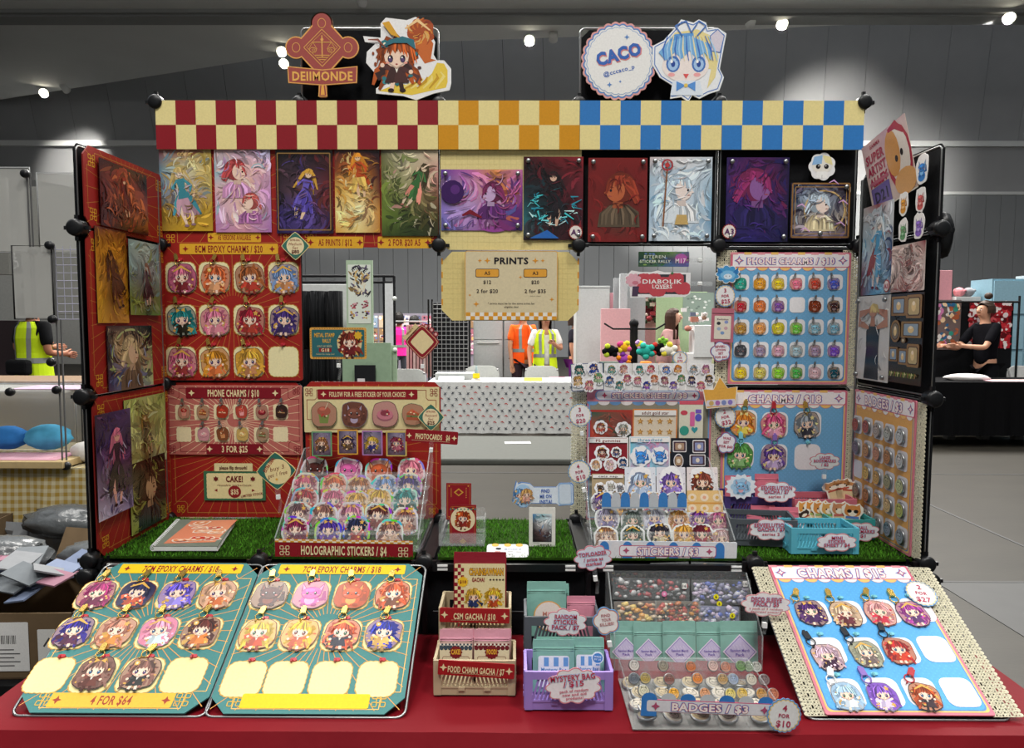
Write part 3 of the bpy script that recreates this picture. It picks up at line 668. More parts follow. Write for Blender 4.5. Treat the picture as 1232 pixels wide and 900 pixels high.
for x, z, r, cols, lb, sd in ((-.28, 1.13, .075, ['0f1012', '0f1012', 'b8c83a'], 'black round plush with a green leaf, left end of the plush stand', 1),
 (-.13, 1.17, .07, ['f2b42a', 'e8d83a', 'd85a8a', 'c43a78'], 'yellow and pink plush flower left of the pole', 2), (-.13, 1.04, .07, ['a04aa8', 'f0902a', '7a3a98'], 'purple and orange plush flower left of the pole', 3),
 (-.16, .93, .07, ['c4407a', '8a3a9a', 'e05a90'], 'magenta plush flower, lowest left of the pole', 4), (.11, 1.13, .085, ['2fa898', '2fa898', '3cb8a4'], 'teal plush whale right of the pole', 5),
 (.24, 1.15, .07, ['101012', '101012', 'c23a34'], 'black round plush right of the teal one', 6), (.36, 1.14, .08, ['ece6d8', 'ece6d8', 'e8d84a'], 'cream plush with yellow spots, right end of the plush stand', 7),
 (.05, 1.20, .05, ['d8c83a', 'c8a0d8'], 'small lilac and yellow plush above the teal one', 8), (.3, 1.23, .05, ['6aa83a', '88b848'], 'small green plush leaf above the cream plush', 9)):
 plush(1.34 + x, 8.08, z, r, cols, lb, sd)
boxthing('orange_bag', 1.56, 1.70, 9.0, 9.1, .752, .96, 'f07a20', 'orange shopping bag below the teal plush', 'bag', bev=.02)
boxthing('storage_crate', 1.08, 1.3, 9.0, 9.3, 0, .95, '3d4a42', 'dark green crate behind the plush stand', 'crate', bev=.01)
rg = random.Random(11)
for i, (x, z, w, h, c, lb) in enumerate(((2.45, 1.2, .28, .42, 'd4d6d6', 'upper white storage box on the far table right of the green banner'), (2.42, .95, .36, .2, 'e2e2e2', 'wide white storage box below the upper one'), (2.5, .80, .3, .12, '6d5648', 'brown box under the white storage boxes'),
      (2.74, 1.3, .2, .5, 'b0a8b8', 'lilac-grey display rack beside the white storage boxes'), (2.95, 1.42, .2, .4, 'cfc8c0', 'cream display rack near the lace-edged board'))):
 boxthing('storage_box', x - w / 2, x + w / 2, 9.4 + i * .02, 9.7, z - h / 2, z + h / 2, c, lb, 'box', bev=.01)
t_, oo = cloth_table('trestle_table', 2.42, 3.4, 9.45, 9.95, .74, .1, 'far trestle table carrying white storage boxes', col='c4c4c2'); tag(oo, 'pale cloth on the table with storage boxes', 'tablecloth')
# small clutter heaps on far stalls
for nm, x0, x1, y, z0, z1, n, pal, lb in (('goods', -1.9, -.85, 14.2, .05, 1.05, 60, ['c8a8b0', 'b06070', 'd8d0d0', '8a90a8'], 'far goods heaped under the print wall'), ('goods', 2.2, 3.2, 9.4, 1.30, 1.62, 60, ['d8d0cc', '8a6a58', '6a7088', 'e4e0e0', 'b87a6a'], 'far jumble of small goods right of the green banner'), ('goods', 1.0, 1.4, 12, 0.05, 1.4, 60, ['b4b8c0', '7f8894', 'dadcde'], 'far jumble of pale goods left of the pink stall'), ('goods', 1.83, 2.05, 10.2, 1.45, 1.9, 50, ['6a2a30', '34402c', 'c8b4a8', '8f3038'], 'dark red and green goods on top of the pink stall')):
 q = MB(); rg = random.Random(n)
 for i in range(n):
  x, z, s = rg.uniform(x0, x1), rg.uniform(z0, z1), rg.uniform(.02, .05); yy = y + rg.uniform(0, .2)
  q.ball((x, yy, z), s, s, s * .8, C_(rg.choice(pal)), 6, .2, i) if i % 2 else q.box(x - s, x + s, yy, yy + s, z - s * .7, z + s * .7, C_(rg.choice(pal)))
 tag(q.build(nm, M['matte']), lb, 'goods', kind='stuff')

# right: black stall
t, oo = cloth_table('trestle_table', 4.75, 7.6, 8.45, 9.25, .76, .14, 'trestle table of the black stall at the right', col='08080a'); tag(oo, 'black tablecloth reaching nearly to the floor at the right', 'tablecloth')
boxthing('back_screen', 4.8, 6.62, 9.75, 9.8, 0, 1.74, '07070b', 'black fabric screen behind the prints at the right', 'screen', m='blackcloth')
t = empty('print_stand', Matrix.Translation((5.74, 9.62, 0)), 'black stand at the right hung with red figure prints', 'stand')
for x in (-.75, .86): q = MB(); q.tube([(x, 0, 0), (x, 0, 1.80)], .014, C_('141416')); q.build('post', M['matte'], t)
q = MB(); q.tube([(-.75, 0, 1.72), (.86, 0, 1.72)], .014, C_('141416')); q.build('top_rail', M['matte'], t)
def artpanel(x, z, w, h, base, pal, seed, label, n=26):
 rg = random.Random(seed); q = Cv(.003); q.sheet(rr(w, h, .01), .003, base)
 for i in range(n): a, b_ = rg.uniform(-w * .42, w * .42), rg.uniform(-h * .42, h * .42); q.e(a, b_, rg.uniform(.012, .04), rg.uniform(.015, .05), rg.choice(pal), 1 + i % 5, 8, rg.random() * 3)
 tag(q.build('hanging_print', M['print'], None, Matrix.Translation((x, 9.746, z)) @ Matrix.Rotation(pi / 2, 4, 'X')), label, 'print', 'prints on the black stand at the right')
artpanel(5.76, 1.42, .32, .66, '6a5a58', ['2f8a7a', '2a5f88', 'd8d4d0', 'c87aa8', 'a85a3a', 'e8c8a0', '274a6a'], 1, 'large teal, blue and white figure print at the left of the black stand', 60)
for i, (x, z, lb) in enumerate(((6.10, 1.63, 'top left'), (6.24, 1.63, 'top, second from left'), (6.38, 1.63, 'top, third from left'), (6.52, 1.63, 'top right'), (6.10, 1.42, 'middle left'), (6.38, 1.42, 'middle, third column'), (6.52, 1.42, 'middle far right'), (6.10, 1.21, 'bottom left'), (6.38, 1.21, 'bottom, left of the last'), (6.52, 1.21, 'bottom right'))):
 artpanel(x, z, .132, .2, ['9c1a24', 'a8222c'][i % 2], ['c22a34', 'e8d8d8', '7a1018', 'd85a60', 'e8e0dc', '5a0c14'], 20 + i, 'red figure print, ' + lb + ' of the red group on the black stand', 14)
# blue storage cubes far right
t = empty('cube_cabinet', Matrix.Translation((7.42, 10.6, 0)), 'translucent pale blue storage cube cabinet at the far right', 'cabinet')
q = MB(); q.box(-.55, 1.4, 0, .5, .5, 2.08, C_('7d9fae')); q.build('body', M['matte'], t)
for i in range(4):
 for jj in range(3):
  q = MB(); q.box(-.53 + i * .48, -.08 + i * .48, -.02, 0, .56 + jj * .51, 1.03 + jj * .51, C_('8fb4c4')); q.build('door', M['matte'], t)
boxthing('top_tray', 7.4, 8.4, 10.6, 10.9, 2.08, 2.13, '9aa0a2', 'grey tray on top of the blue storage cubes', 'tray')
boxthing('pink_box', 6.28, 6.47, 10.9, 11.1, 0, 2.22, 'd898a0', 'tall pink panel just right of the booth wall', 'panel')
for i, (x, c, lb) in enumerate(((6.58, 'd88a90', 'pink round bundle on the shelf above the black screen'), (6.72, '8a8c90', 'grey round bundle on the shelf above the black screen'))):
 q = MB(); q.ball((x, 10.9, 1.90), .08, .08, .07, C_(c), 12, .1, i); q.tube([(x - .07, 10.9, 1.86), (x + .07, 10.85, 1.93)], .02, C_(c)); tag(q.build('cloth_bundle', M['fabric']), lb, 'bundle')
boxthing('high_shelf', 6.48, 6.84, 10.8, 11.1, 0, 1.83, 'c4c4c2', 'pale shelf above the black screen at the right', 'shelf')
q = MB(); q.ball((5.42, 8.75, .79), .26, .14, .05, C_('dcd6d4'), 14, .12, 3); o = tag(q.build('folded_bag', M['fabric']), 'white and pink folded bag on the black stall table', 'bag')
q = Cv(.004); q.sheet(rr(1.3, .3, .02), .004, 'c9a0a8'); q.r(-.5, -.1, .1, .1, 'b8b09a'); q.r(.2, -.12, .6, .1, 'd8a8b8'); tag(q.build('display_mat', M['print'], None, Matrix.Translation((6.2, 8.62, .765))), 'pink and beige mat on the black stall table', 'mat')
foldchair(6.75, 9.5, 0, 'white folding chair behind the black stall table', 'd0d0ce')
boxthing('black_easel', 6.55, 7.3, 8.9, 8.94, .77, 1.25, '0a0a0c', 'black display board at the right edge of the black stall', 'board')
for i in range(5):
 q = MB(); x = 4.95 + i * .42; q.box(x, x + .1, 9.0, 9.1, 0, .2, C_('6a6a68')); tag(q.build('plastic_tub', M['matte']), 'pale container under the black stall table, %s from the left' % ['first', 'second', 'third', 'fourth', 'fifth'][i], 'container', 'containers under the black stall')

# ------------------------------------------------------------------ left neighbour: gingham table and frosted cubes
m_ging = bpy.data.materials.new('yellow_gingham'); m_ging.use_nodes = True
nt = m_ging.node_tree; bs = nt.nodes['Principled BSDF']; bs.inputs['Roughness'].default_value = .9
tcn = nt.nodes.new('ShaderNodeTexCoord'); sp = nt.nodes.new('ShaderNodeSeparateXYZ'); nt.links.new(tcn.outputs['Object'], sp.inputs[0])
acc = None
for ax in ('X', 'Z', 'Y'):
 w_ = nt.nodes.new('ShaderNodeMath'); w_.operation = 'MULTIPLY'; w_.inputs[1].default_value = 2 * pi / .036; nt.links.new(sp.outputs[ax], w_.inputs[0])
 s_ = nt.nodes.new('ShaderNodeMath'); s_.operation = 'SINE'; nt.links.new(w_.outputs[0], s_.inputs[0])
 g_ = nt.nodes.new('ShaderNodeMath'); g_.operation = 'GREATER_THAN'; g_.inputs[1].default_value = 0; nt.links.new(s_.outputs[0], g_.inputs[0])
 if ax == 'Y': g_.inputs[1].default_value = 2
 if acc is None: acc = g_
 else:
  a_ = nt.nodes.new('ShaderNodeMath'); a_.operation = 'ADD'; nt.links.new(acc.outputs[0], a_.inputs[0]); nt.links.new(g_.outputs[0], a_.inputs[1]); acc = a_
mr = nt.nodes.new('ShaderNodeMath'); mr.operation = 'DIVIDE'; mr.inputs[1].default_value = 2; nt.links.new(acc.outputs[0], mr.inputs[0])
rp = nt.nodes.new('ShaderNodeMix'); rp.data_type = 'RGBA'; rp.inputs[6].default_value = hx('b4ab8c'); rp.inputs[7].default_value = hx('94782f'); nt.links.new(mr.outputs[0], rp.inputs[0]); nt.links.new(rp.outputs[2], bs.inputs['Base Color'])
t, oo = cloth_table('trestle_table', -3.9, -1.72, 3.42, 4.15, .745, .47, 'neighbouring trestle table under yellow gingham', m=m_ging); tag(oo, 'short yellow and white gingham tablecloth', 'tablecloth')
q = MB(); q.box(-3.85, -1.76, 3.62, 3.63, .1, .66, G); tag(q.build('gingham_skirt', m_ging), 'duller gingham skirt hanging below the yellow gingham cloth', 'cloth')
# frosted cube shelving on it
t = empty('cube_shelf', Matrix.Translation((-2.3, 3.5, .75)), 'frosted panel and wire cube shelving on the gingham table', 'shelving')
def fpanel(x0, x1, z0, z1, y=0, m='frost', fr='8a8c8c'):
 q = MB(); q.box(x0 + .006, x1 - .006, y - .003, y + .003, z0 + .006, z1 - .006, C_('ccc')); q.build('panel', M[m], t)
 q = MB(); q.tube([(x0, y, z0), (x1, y, z0), (x1, y, z1), (x0, y, z1)], .004, C_(fr), 6, True); q.build('panel_frame', M['matte'], t)
fpanel(-.9, .0, 1.02, 1.42, .02); fpanel(.02, .36, 1.02, 1.40, .04); fpanel(-.02, .165, .70, 1.04, -.1, fr='222')
fpanel(-1.3, -.02, .0, .36, .34); fpanel(-.02, .3, 0, .36, .34)
q = MB()
for i in range(7): q.tube([(.17 + i * .035, -.08, .7), (.17 + i * .035, -.08, 1.04)], .0018, C_('99a'), 4)
for i in range(10): q.tube([(.17, -.08, .7 + i * .036), (.40, -.08, .7 + i * .036)], .0018, C_('99a'), 4)
q.build('wire_grid', M['matte'], t)
for x, y, z in ((0, .0, 1.385), (.165, -.1, 1.04), (.165, -.1, .70), (.05, .3, .02), (.2, -.1, .01), (.02, .0, 1.02), (.17, -.1, .37), (.15, -.1, .5), (-.05, -.1, .36)):
 q = MB(); q.lathe([(0, -.012), (.018, -.012), (.021, 0), (.018, .012), (0, .012)], T=Matrix.Translation((x, y - .012, z)) @ Matrix.Rotation(pi / 2, 4, 'X'), n=14); q.build('connector', M['black'], t)
for x, y, z0, z1 in ((0, 0, .7, 1.39), (.015, 0, .7, 1.39), (.175, -.1, .0, 1.04), (.195, -.1, 0, .7), (.05, .3, 0, .36), (.035, .3, 0, .36)):
 q = MB(); q.tube([(x, y, z0), (x, y, z1)], .004, C_('555'), 6); q.build('upright', M['matte'], t)
q = MB(); q.box(-1.3, .2, -.1, .26, .355, .363, C_('b8bab8')); q.build('shelf', M['frost'], t)
q = Cv(.003); q.sheet(rr(.34, .2, .005), .003, 'c8a8c0')
for i in range(16): q.st([(-.15 + i * .018, -.08), (-.12 + i * .017, 0), (-.14 + i * .019, .08)], .01, ['d890b8', 'b8a0d0', 'e4d0dc'][i % 3], 1 + i % 2)
tag(q.build('print', M['print'], None, Matrix.Translation((-2.22, 3.55, 1.116))), 'pink and lilac print lying on the neighbour\'s frosted shelf', 'print')
for i, (x, y, z, r, c, lb) in enumerate(((-2.33, 3.62, .86, .11, '4f9fc4', 'sky blue plastic-wrapped plush on the gingham table, the larger one'), (-2.52, 3.6, .86, .1, '2f6fb0', 'deeper blue wrapped bundle at the left frame edge on the gingham table'), (-2.03, 3.6, .86, .08, 'd0a8b4', 'pink wrapped bundle on the gingham table'), (-2.08, 3.55, .80, .09, 'cfccc8', 'crumpled clear bag on the gingham table'))):
 q = MB(); q.ball((x, y, z), r, r * .7, r * .6, C_(c), 16, .12, i); o = tag(q.build('wrapped_bundle', M['fabric']), lb, 'bundle')
o = boxthing('cardboard_tray', -2.9, -2.1, 3.36, 3.6, .752, .785, 'b09a70', 'shallow cardboard tray with pink prints on the gingham table', 'tray', bev=.003)
q = Cv(.002); q.sheet(rr(.5, .2, .004), .002, 'c890a0'); [q.l((-.2, -.08 + i * .03), (.2, -.07 + i * .03), .006, 'e8d0d8') for i in range(6)]; tag(q.build('print', M['print'], None, Matrix.Translation((-2.4, 3.49, .786))), 'pink print in the cardboard tray', 'print')
# farther left: white partitions, accessible sign, pink backdrop, brown shelf edge
for x0, x1, y, z0, z1, c, lb in ((-6.3, -4.55, 6.6, 1.86, 2.72, '6c6d69', 'grey-white partition panel high at the far left'), (-4.5, -3.8, 6.7, 1.5, 2.66, '7a7b77', 'white partition panel beside the red print board'), (-7.6, -2.8, 9.2, .9, 2.6, '7c7d7a', 'long white partition behind the yellow vest'), (-3.9, -2.9, 9.0, 1.2, 3.05, '8f908e', 'white partition glimpsed above the red side board'),):
 boxthing('partition', x0, x1, y, y + .04, z0, z1, c, lb, 'partition', group=None)
def acc_sign():
 t = empty('accessible_sign', Matrix.Translation((-6.18, 9.194, 2.2)) @ Matrix.Diagonal((.6, 1, 1, 1)), 'black sign with a white wheelchair symbol on the far partition', 'sign')
 q = Cv(.004); q.sheet(rr(.62, .28 * 1.05, .01), .01, '101012'); q.e(-.16, .09, .02, .02, 'f2f2f2', 2); q.l((-.16, .07), (-.155, -.02), .018, 'f2f2f2', 2); q.l((-.155, -.01), (-.10, -.01), .016, 'f2f2f2', 2); q.l((-.10, -.01), (-.08, -.08), .016, 'f2f2f2', 2); q.l((-.16, .035), (-.11, .035), .012, 'f2f2f2', 2)
 q.pl([(-.17 + .055 * cos(a), -.04 + .055 * sin(a)) for a in [2.2 + i * .4 for i in range(11)]], .012, 'f2f2f2', 2); q.l((.0, -.13), (.0, .13), .006, 'ddd', 2); q.e(.14, .03, .06, .05, 'e0e0de', 2); q.l((.14, 0), (.16, -.09), .03, 'e0e0de', 2)
 q.build('sign_face', M['print'], t, Matrix.Rotation(pi / 2, 4, 'X'))
acc_sign()
boxthing('pink_backdrop', -4.5, -3.2, 8.3, 8.34, 0, 1.45, 'c8709a', 'bright pink fabric panel behind the wire grid at left', 'backdrop')
q = MB(); q.box(-4.2, -4.0, 8.294, 8.302, 1.28, 1.33, C_('ddd')); tag(q.build('label_strip', M['matte']), 'small white label on the bright pink panel', 'label')
boxthing('brown_counter', -6.0, -2.6, 4.6, 5.1, 0, 1.06, '7d6650', 'brown counter edge below the person in the yellow vest', 'counter')
boxthing('dark_rack', -6.6, -5.45, 8.0, 8.2, .8, 1.45, '2a2024', 'dark goods rack left of the yellow vest', 'rack')
rg = random.Random(2)
for i in range(7):
 q = MB(); q.box(-2.8 + i * .11, -2.74 + i * .11, 3.52, 3.6, 1.116, 1.15, C_('ccc')); tag(q.build('clear_case', M['clear']), 'small clear case on the frosted shelf, %s from the left' % ['first', 'second', 'third', 'fourth', 'fifth', 'sixth', 'seventh'][i], 'case', 'clear cases on the frosted shelf')
# floor-level clutter left of the booth: packing boxes, film, bags
def carton(x, y, z, w, d, h, rot, label, flap=True, lab=False):
 t = empty('cardboard_box', Matrix.Translation((x, y, z)) @ Matrix.Rotation(rot, 4, 'Z'), label, 'box', 'packing boxes under the neighbour\'s table')
 q = MB(); k_ = .006
 q.box(-w / 2, w / 2, -d / 2, -d / 2 + k_, 0, h); q.box(-w / 2, w / 2, d / 2 - k_, d / 2, 0, h); q.box(-w / 2, -w / 2 + k_, -d / 2, d / 2, 0, h); q.box(w / 2 - k_, w / 2, -d / 2, d / 2, 0, h); q.box(-w / 2, w / 2, -d / 2, d / 2, 0, k_)
 q.build('body', M['kraft'], t)
 if flap:
  for s, a in ((-1, .5), (1, -.9)):
   q = MB(); q.box(-w / 2, w / 2, 0, k_, 0, d * .48, G, T=Matrix.Translation((0, s * d / 2, h)) @ Matrix.Rotation(a * -s * s if s < 0 else a, 4, 'X')); q.build('flap', M['kraft'], t)
 if lab:
  q = Cv(.001); q.sheet(rr(.2, .17, .004), .001, 'dcdcda')
  for i in range(22): q.r(-.07 + i * .006, .01, -.07 + i * .006 + (.003 if i % 3 else .0015), .04, '222')
  for i in range(5): q.l((-.08, -.01 - i * .014), (.05 + .02 * (i % 2), -.01 - i * .014), .004, '555')
  q.build('shipping_label', M['print'], t, Matrix.Translation((.06, -d / 2 - .002, h * .5)) @ Matrix.Rotation(pi / 2, 4, 'X'))
  q = Cv(.001); q.sheet(rr(.06, .12, .004), .001, 'd8d8d4'); q.l((-.01, 0), (.01, .03), .006, '444'); q.build('shipping_label', M['print'], t, Matrix.Translation((.22, -d / 2 - .002, h * .5)) @ Matrix.Rotation(pi / 2, 4, 'X'))
carton(-1.80, 2.62, .222, .62, .45, .23, .03, 'lower cardboard box with a white shipping label at bottom left', False, True)
carton(-1.66, 3.08, .0, .42, .36, .42, -.2, 'open cardboard box behind the labelled one')
carton(-2.6, 3.1, .0, .6, .4, .55, .1, 'kraft box at the far left under the plastic packets', False)
boxthing('black_crate', -2.15, -1.47, 2.36, 2.86, 0, .22, '0a0a0c', 'black crate under the labelled cardboard box at bottom left', 'crate')
rg = random.Random(17)
def heap(name, cx, cy, cz, rx, ry, rz, n, pal, label, cat, m='film', sz=(.04, .08)):
 q = MB()
 for i in range(n):
  x, y, z = cx + rg.uniform(-rx, rx), cy + rg.uniform(-ry, ry), cz + rg.uniform(0, rz); w, h = rg.uniform(*sz), rg.uniform(*sz)
  Tm = Matrix.Translation((x, y, z)) @ Matrix.Rotation(rg.uniform(-.4, .4), 4, 'X') @ Matrix.Rotation(rg.uniform(-.3, .3), 4, 'Y') @ Matrix.Rotation(rg.uniform(0, 3), 4, 'Z')
  q.box(-w, w, -h, h, -.003, .003, C_(rg.choice(pal)), Tm)
 return tag(q.build(name, M[m] if m in M else m), label, cat)
heap('film_packets', -1.82, 2.6, .465, .2, .12, .10, 26, ['63686c', '8c6472', '69748c', '75777a'], 'clear packets of pink and blue goods on the labelled box', 'packets', 'matte')
heap('film_packets', -1.66, 3.05, .43, .14, .12, .05, 14, ['6a6f72', '787c7c', '4c5052'], 'grey packets stacked on the open box', 'packets', 'matte')
for i, (x, y, z, r, lb) in enumerate(((-1.72, 3.25, .3, .14, 'dark grey plastic bag under the gingham table, beside the red side wall'), (-2.25, 3.25, .3, .15, 'black plastic bag farther left under the gingham table'), (-2.05, 3.3, .52, .13, 'small grey crumpled bag on the pile under the gingham table'), (-1.62, 2.85, .50, .12, 'grey plastic bag lying on the open cardboard box'), (-2.0, 2.8, .52, .13, 'crumpled clear-grey bag beside the open cardboard box'))):
 q = MB(); q.ball((x, y, z), r * 1.4, r * .8, r * .6, C_('55585a' if i != 1 else '1a1b1e'), 22, .22, i + 3); tag(q.build('plastic_bag', mat('bag_film', attr=True, rough=.25, spec=.6, bump=.8, bscale=14)), lb, 'bag', 'bags under the gingham table')
q = MB(); n = 26; rgb = random.Random(6)
for i in range(n):
 for jj in range(10):
  def pt(a, b_): return (-2.9 + a * .052, 3.28 + .03 * sin(a * 1.3 + b_) + .02 * sin(a * 2.9), .18 + b_ * .034 + .012 * sin(a * .8))
  q.face([pt(i, jj), pt(i + 1, jj), pt(i + 1, jj + 1), pt(i, jj + 1)], C_('77797a'), True)
tag(q.build('plastic_sheet', mat('grey_plastic_sheet', '6a6c6e', rough=.2, spec=.6, bump=.5, bscale=8)), 'grey crumpled plastic sheet hanging under the gingham table', 'plastic sheet')
q = MB(); q.box(-3.2, -1.5, 3.3, 4.1, .0, .02, G); tag(q.build('ground_sheet', M['blackcloth']), 'black ground sheet under the gingham table', 'sheet')
boxthing('green_cutting_mat', -1.85, -1.5, 3.0, 3.2, .50, .506, '5d7d4a', 'green cutting mat edge on top of the packing boxes', 'mat')
# ------------------------------------------------------------------ drawing: generic figures, creatures, food and painterly prints
def chibi(c, cx, cy, s, hair, outfit, seed, skin='f3d3bc', acc='d8a850', face=True, L=2, wild=1.0):
 rg = random.Random(seed); hl, hd = shade(hair, 1.7), shade(hair, .55); X = lambda x: cx + x * s; Y = lambda y: cy + y * s
 def q(pts, col, l): c.p([(X(a), Y(b)) for a, b in pts], col, L + l)
 # back hair with loose strands
 o = []
 for k in range(28):
  t = 2 * pi * k / 28; m = (.62 if k % 2 else .52) + rg.uniform(-.06, .10) * wild; o.append((m * 1.12 * cos(t), .22 + m * .92 * sin(t)))
 q(o, hd, 0)
 for k in range(6):
  a = rg.uniform(pi, 2 * pi); x0, y0 = .35 * cos(a), .15 + .3 * sin(a); sg = 1 if x0 > 0 else -1
  c.st([(X(x0), Y(y0)), (X(x0 + sg * .3), Y(y0 - .3)), (X(x0 + sg * rg.uniform(.25, .55)), Y(y0 - rg.uniform(.4, .75)))], s * .2, hair if k % 2 else hd, L + 1)
 for k in range(16):
  x0 = rg.uniform(-.62, .62); y0 = rg.uniform(-.78, -.25); c.st([(X(x0), Y(y0)), (X(x0 * .8 + rg.uniform(-.2, .2)), Y(y0 + .16)), (X(x0 * .7), Y(y0 + .3))], s * rg.uniform(.12, .26), rg.choice([C_(outfit), shade(outfit, .55), hd, C_(hair), shade(acc, .8), shade(outfit, 1.5)]), L + 1 + k % 2)
 q([(-.2, -.18), (.2, -.18), (.38, -.66), (-.38, -.66)], outfit, 2); q([(-.2, -.18), (0, -.18), (-.1, -.66), (-.38, -.66)], shade(outfit, .7), 3)
 q([(-.06, -.2), (.06, -.2), (0, -.36)], 'f5efe2', 4)
 sg = rg.choice([-1, 1])
 c.l((X(-.2), Y(-.24)), (X(-.42), Y(-.34 + .2 * (sg > 0))), s * .13, shade(outfit, 1.3), L + 4); c.e(X(-.44), Y(-.33 + .2 * (sg > 0)), s * .07, s * .07, skin, L + 5, 8)
 c.l((X(.2), Y(-.24)), (X(.42), Y(-.34 + .2 * (sg < 0))), s * .13, shade(outfit, 1.15), L + 4); c.e(X(.44), Y(-.33 + .2 * (sg < 0)), s * .07, s * .07, skin, L + 5, 8)
 for e in (-1, 1): c.l((X(e * .12), Y(-.64)), (X(e * .16), Y(-.84)), s * .13, skin if rg.random() < .5 else shade(outfit, .5), L + 2); c.e(X(e * .18), Y(-.88), s * .1, s * .06, shade(outfit, .35), L + 3, 8)
 # face and fringe
 c.e(X(0), Y(.13), s * .38, s * .33, skin, L + 5, 18); c.st([(X(-.36), Y(.0)), (X(0), Y(-.22)), (X(.36), Y(.0))], s * .06, shade(skin, .6), L + 6)
 ec = rg.choice(['3a2a4a', '20405a', '5a2a20', '2a4a30'])
 for e in (-1, 1):
  c.e(X(e * .19), Y(.06), s * .085, s * .12, '1c1420', L + 6, 10); c.e(X(e * .19), Y(.03), s * .06, s * .07, shade(ec, 2.2), L + 7, 8); c.e(X(e * .19 - .02), Y(.1), s * .025, s * .03, 'ffffff', L + 8, 6)
  c.e(X(e * .28), Y(-.06), s * .06, s * .03, 'eea090', L + 6, 8)
 c.e(X(0), Y(-.10), s * .04, s * .025, '9c3a34', L + 6, 6)
 o = [(.5, .05)]
 for k in range(9): t = k * pi / 8; o.append((.52 * cos(t), .16 + .5 * sin(t)))
 o.append((-.5, .05))
 n = 6
 for k in range(n * 2): x = -.44 + .88 * k / (n * 2 - 1); o.append((x, (.20 if k % 2 else .36) + rg.uniform(-.05, .04) + .1 * -abs(x)))
 q(o, hair, 8)
 for k in range(18):
  x = rg.uniform(-.5, .5); c.st([(X(x * .5), Y(.66)), (X(x), Y(.46)), (X(x * 1.25), Y(.30 - abs(x) * .9 * rg.random()))], s * .07, (hl, hd, shade(hair, .3))[k % 3], L + 9 + k % 2)
 k_ = rg.randrange(5); A = C_(acc)
 if k_ == 0: [c.p([(X(e * .3 + a), Y(.6 + b)) for a, b in ((-.14, 0), (e * .08, .32), (.14, -.04))], hair, L + 7) for e in (-1, 1)]
 elif k_ == 1: c.p([(X(a), Y(b)) for a, b in starn(.34, .5, .17, 5)], A, L + 11)
 elif k_ == 2: c.e(X(-.36), Y(.5), s * .13, s * .13, A, L + 11, 8); c.e(X(-.36), Y(.5), s * .05, s * .05, 'fff4d0', L + 12, 6)
 elif k_ == 3: [c.p([(X(e * .16 + a * e), Y(.66 + b)) for a, b in ((-.14, 0), (.1, .13), (.1, -.13))], A, L + 11) for e in (-1, 1)]
 else: c.st([(X(-.5), Y(.42)), (X(0), Y(.72)), (X(.5), Y(.42))], s * .16, A, L + 11)
 for k in range(16):
  a = rg.uniform(0, 6.28); m = rg.uniform(.55, .9); c.e(X(m * cos(a) * .9), Y(m * sin(a) * .85), s * rg.uniform(.04, .09), s * rg.uniform(.03, .07), rg.choice([A, C_(outfit), hl, hd, shade(acc, 1.4)]), L + 1 + k % 3, 7)
def critter(c, cx, cy, s, col, col2, seed, L=2):
 rg = random.Random(seed); d, h = shade(col, .55), shade(col, 1.5); X = lambda x: cx + x * s; Y = lambda y: cy + y * s
 for e in (-1, 1):
  t = rg.uniform(.1, .4); c.p([(X(e * .22), Y(.25)), (X(e * (.35 + t)), Y(.85)), (X(e * .6), Y(.2))], d, L); c.p([(X(e * .3), Y(.3)), (X(e * (.38 + t * .8)), Y(.7)), (X(e * .5), Y(.25))], col2, L + 1)
 c.st([(X(.3), Y(-.4)), (X(.75), Y(-.3)), (X(.7), Y(.25))], s * .35, d, L); c.e(X(0), Y(-.35), s * .5, s * .4, col, L + 1); c.e(X(0), Y(-.4), s * .28, s * .26, col2, L + 2)
 c.e(X(0), Y(.1), s * .56, s * .44, d, L + 2, 18); c.e(X(0), Y(.12), s * .52, s * .40, col, L + 3, 18); c.e(X(-.1), Y(.28), s * .26, s * .13, h, L + 4)
 for e in (-1, 1):
  c.e(X(e * .22), Y(.08), s * .075, s * .11, '201820', L + 5, 9); c.e(X(e * .22 - .02), Y(.12), s * .03, s * .035, 'ffffff', L + 6, 6); c.e(X(e * .36), Y(-.04), s * .07, s * .035, 'f09a90', L + 5, 8)
  c.e(X(e * .3), Y(-.7), s * .16, s * .1, d, L + 3, 9)
 c.e(X(0), Y(-.02), s * .035, s * .025, '3a2020', L + 5, 6)
 for k in range(5): a = rg.uniform(0, 6.28); c.e(X(.7 * cos(a)), Y(.65 * sin(a)), s * .07, s * .06, rg.choice([C_(col2), h, d]), L + 1, 6)
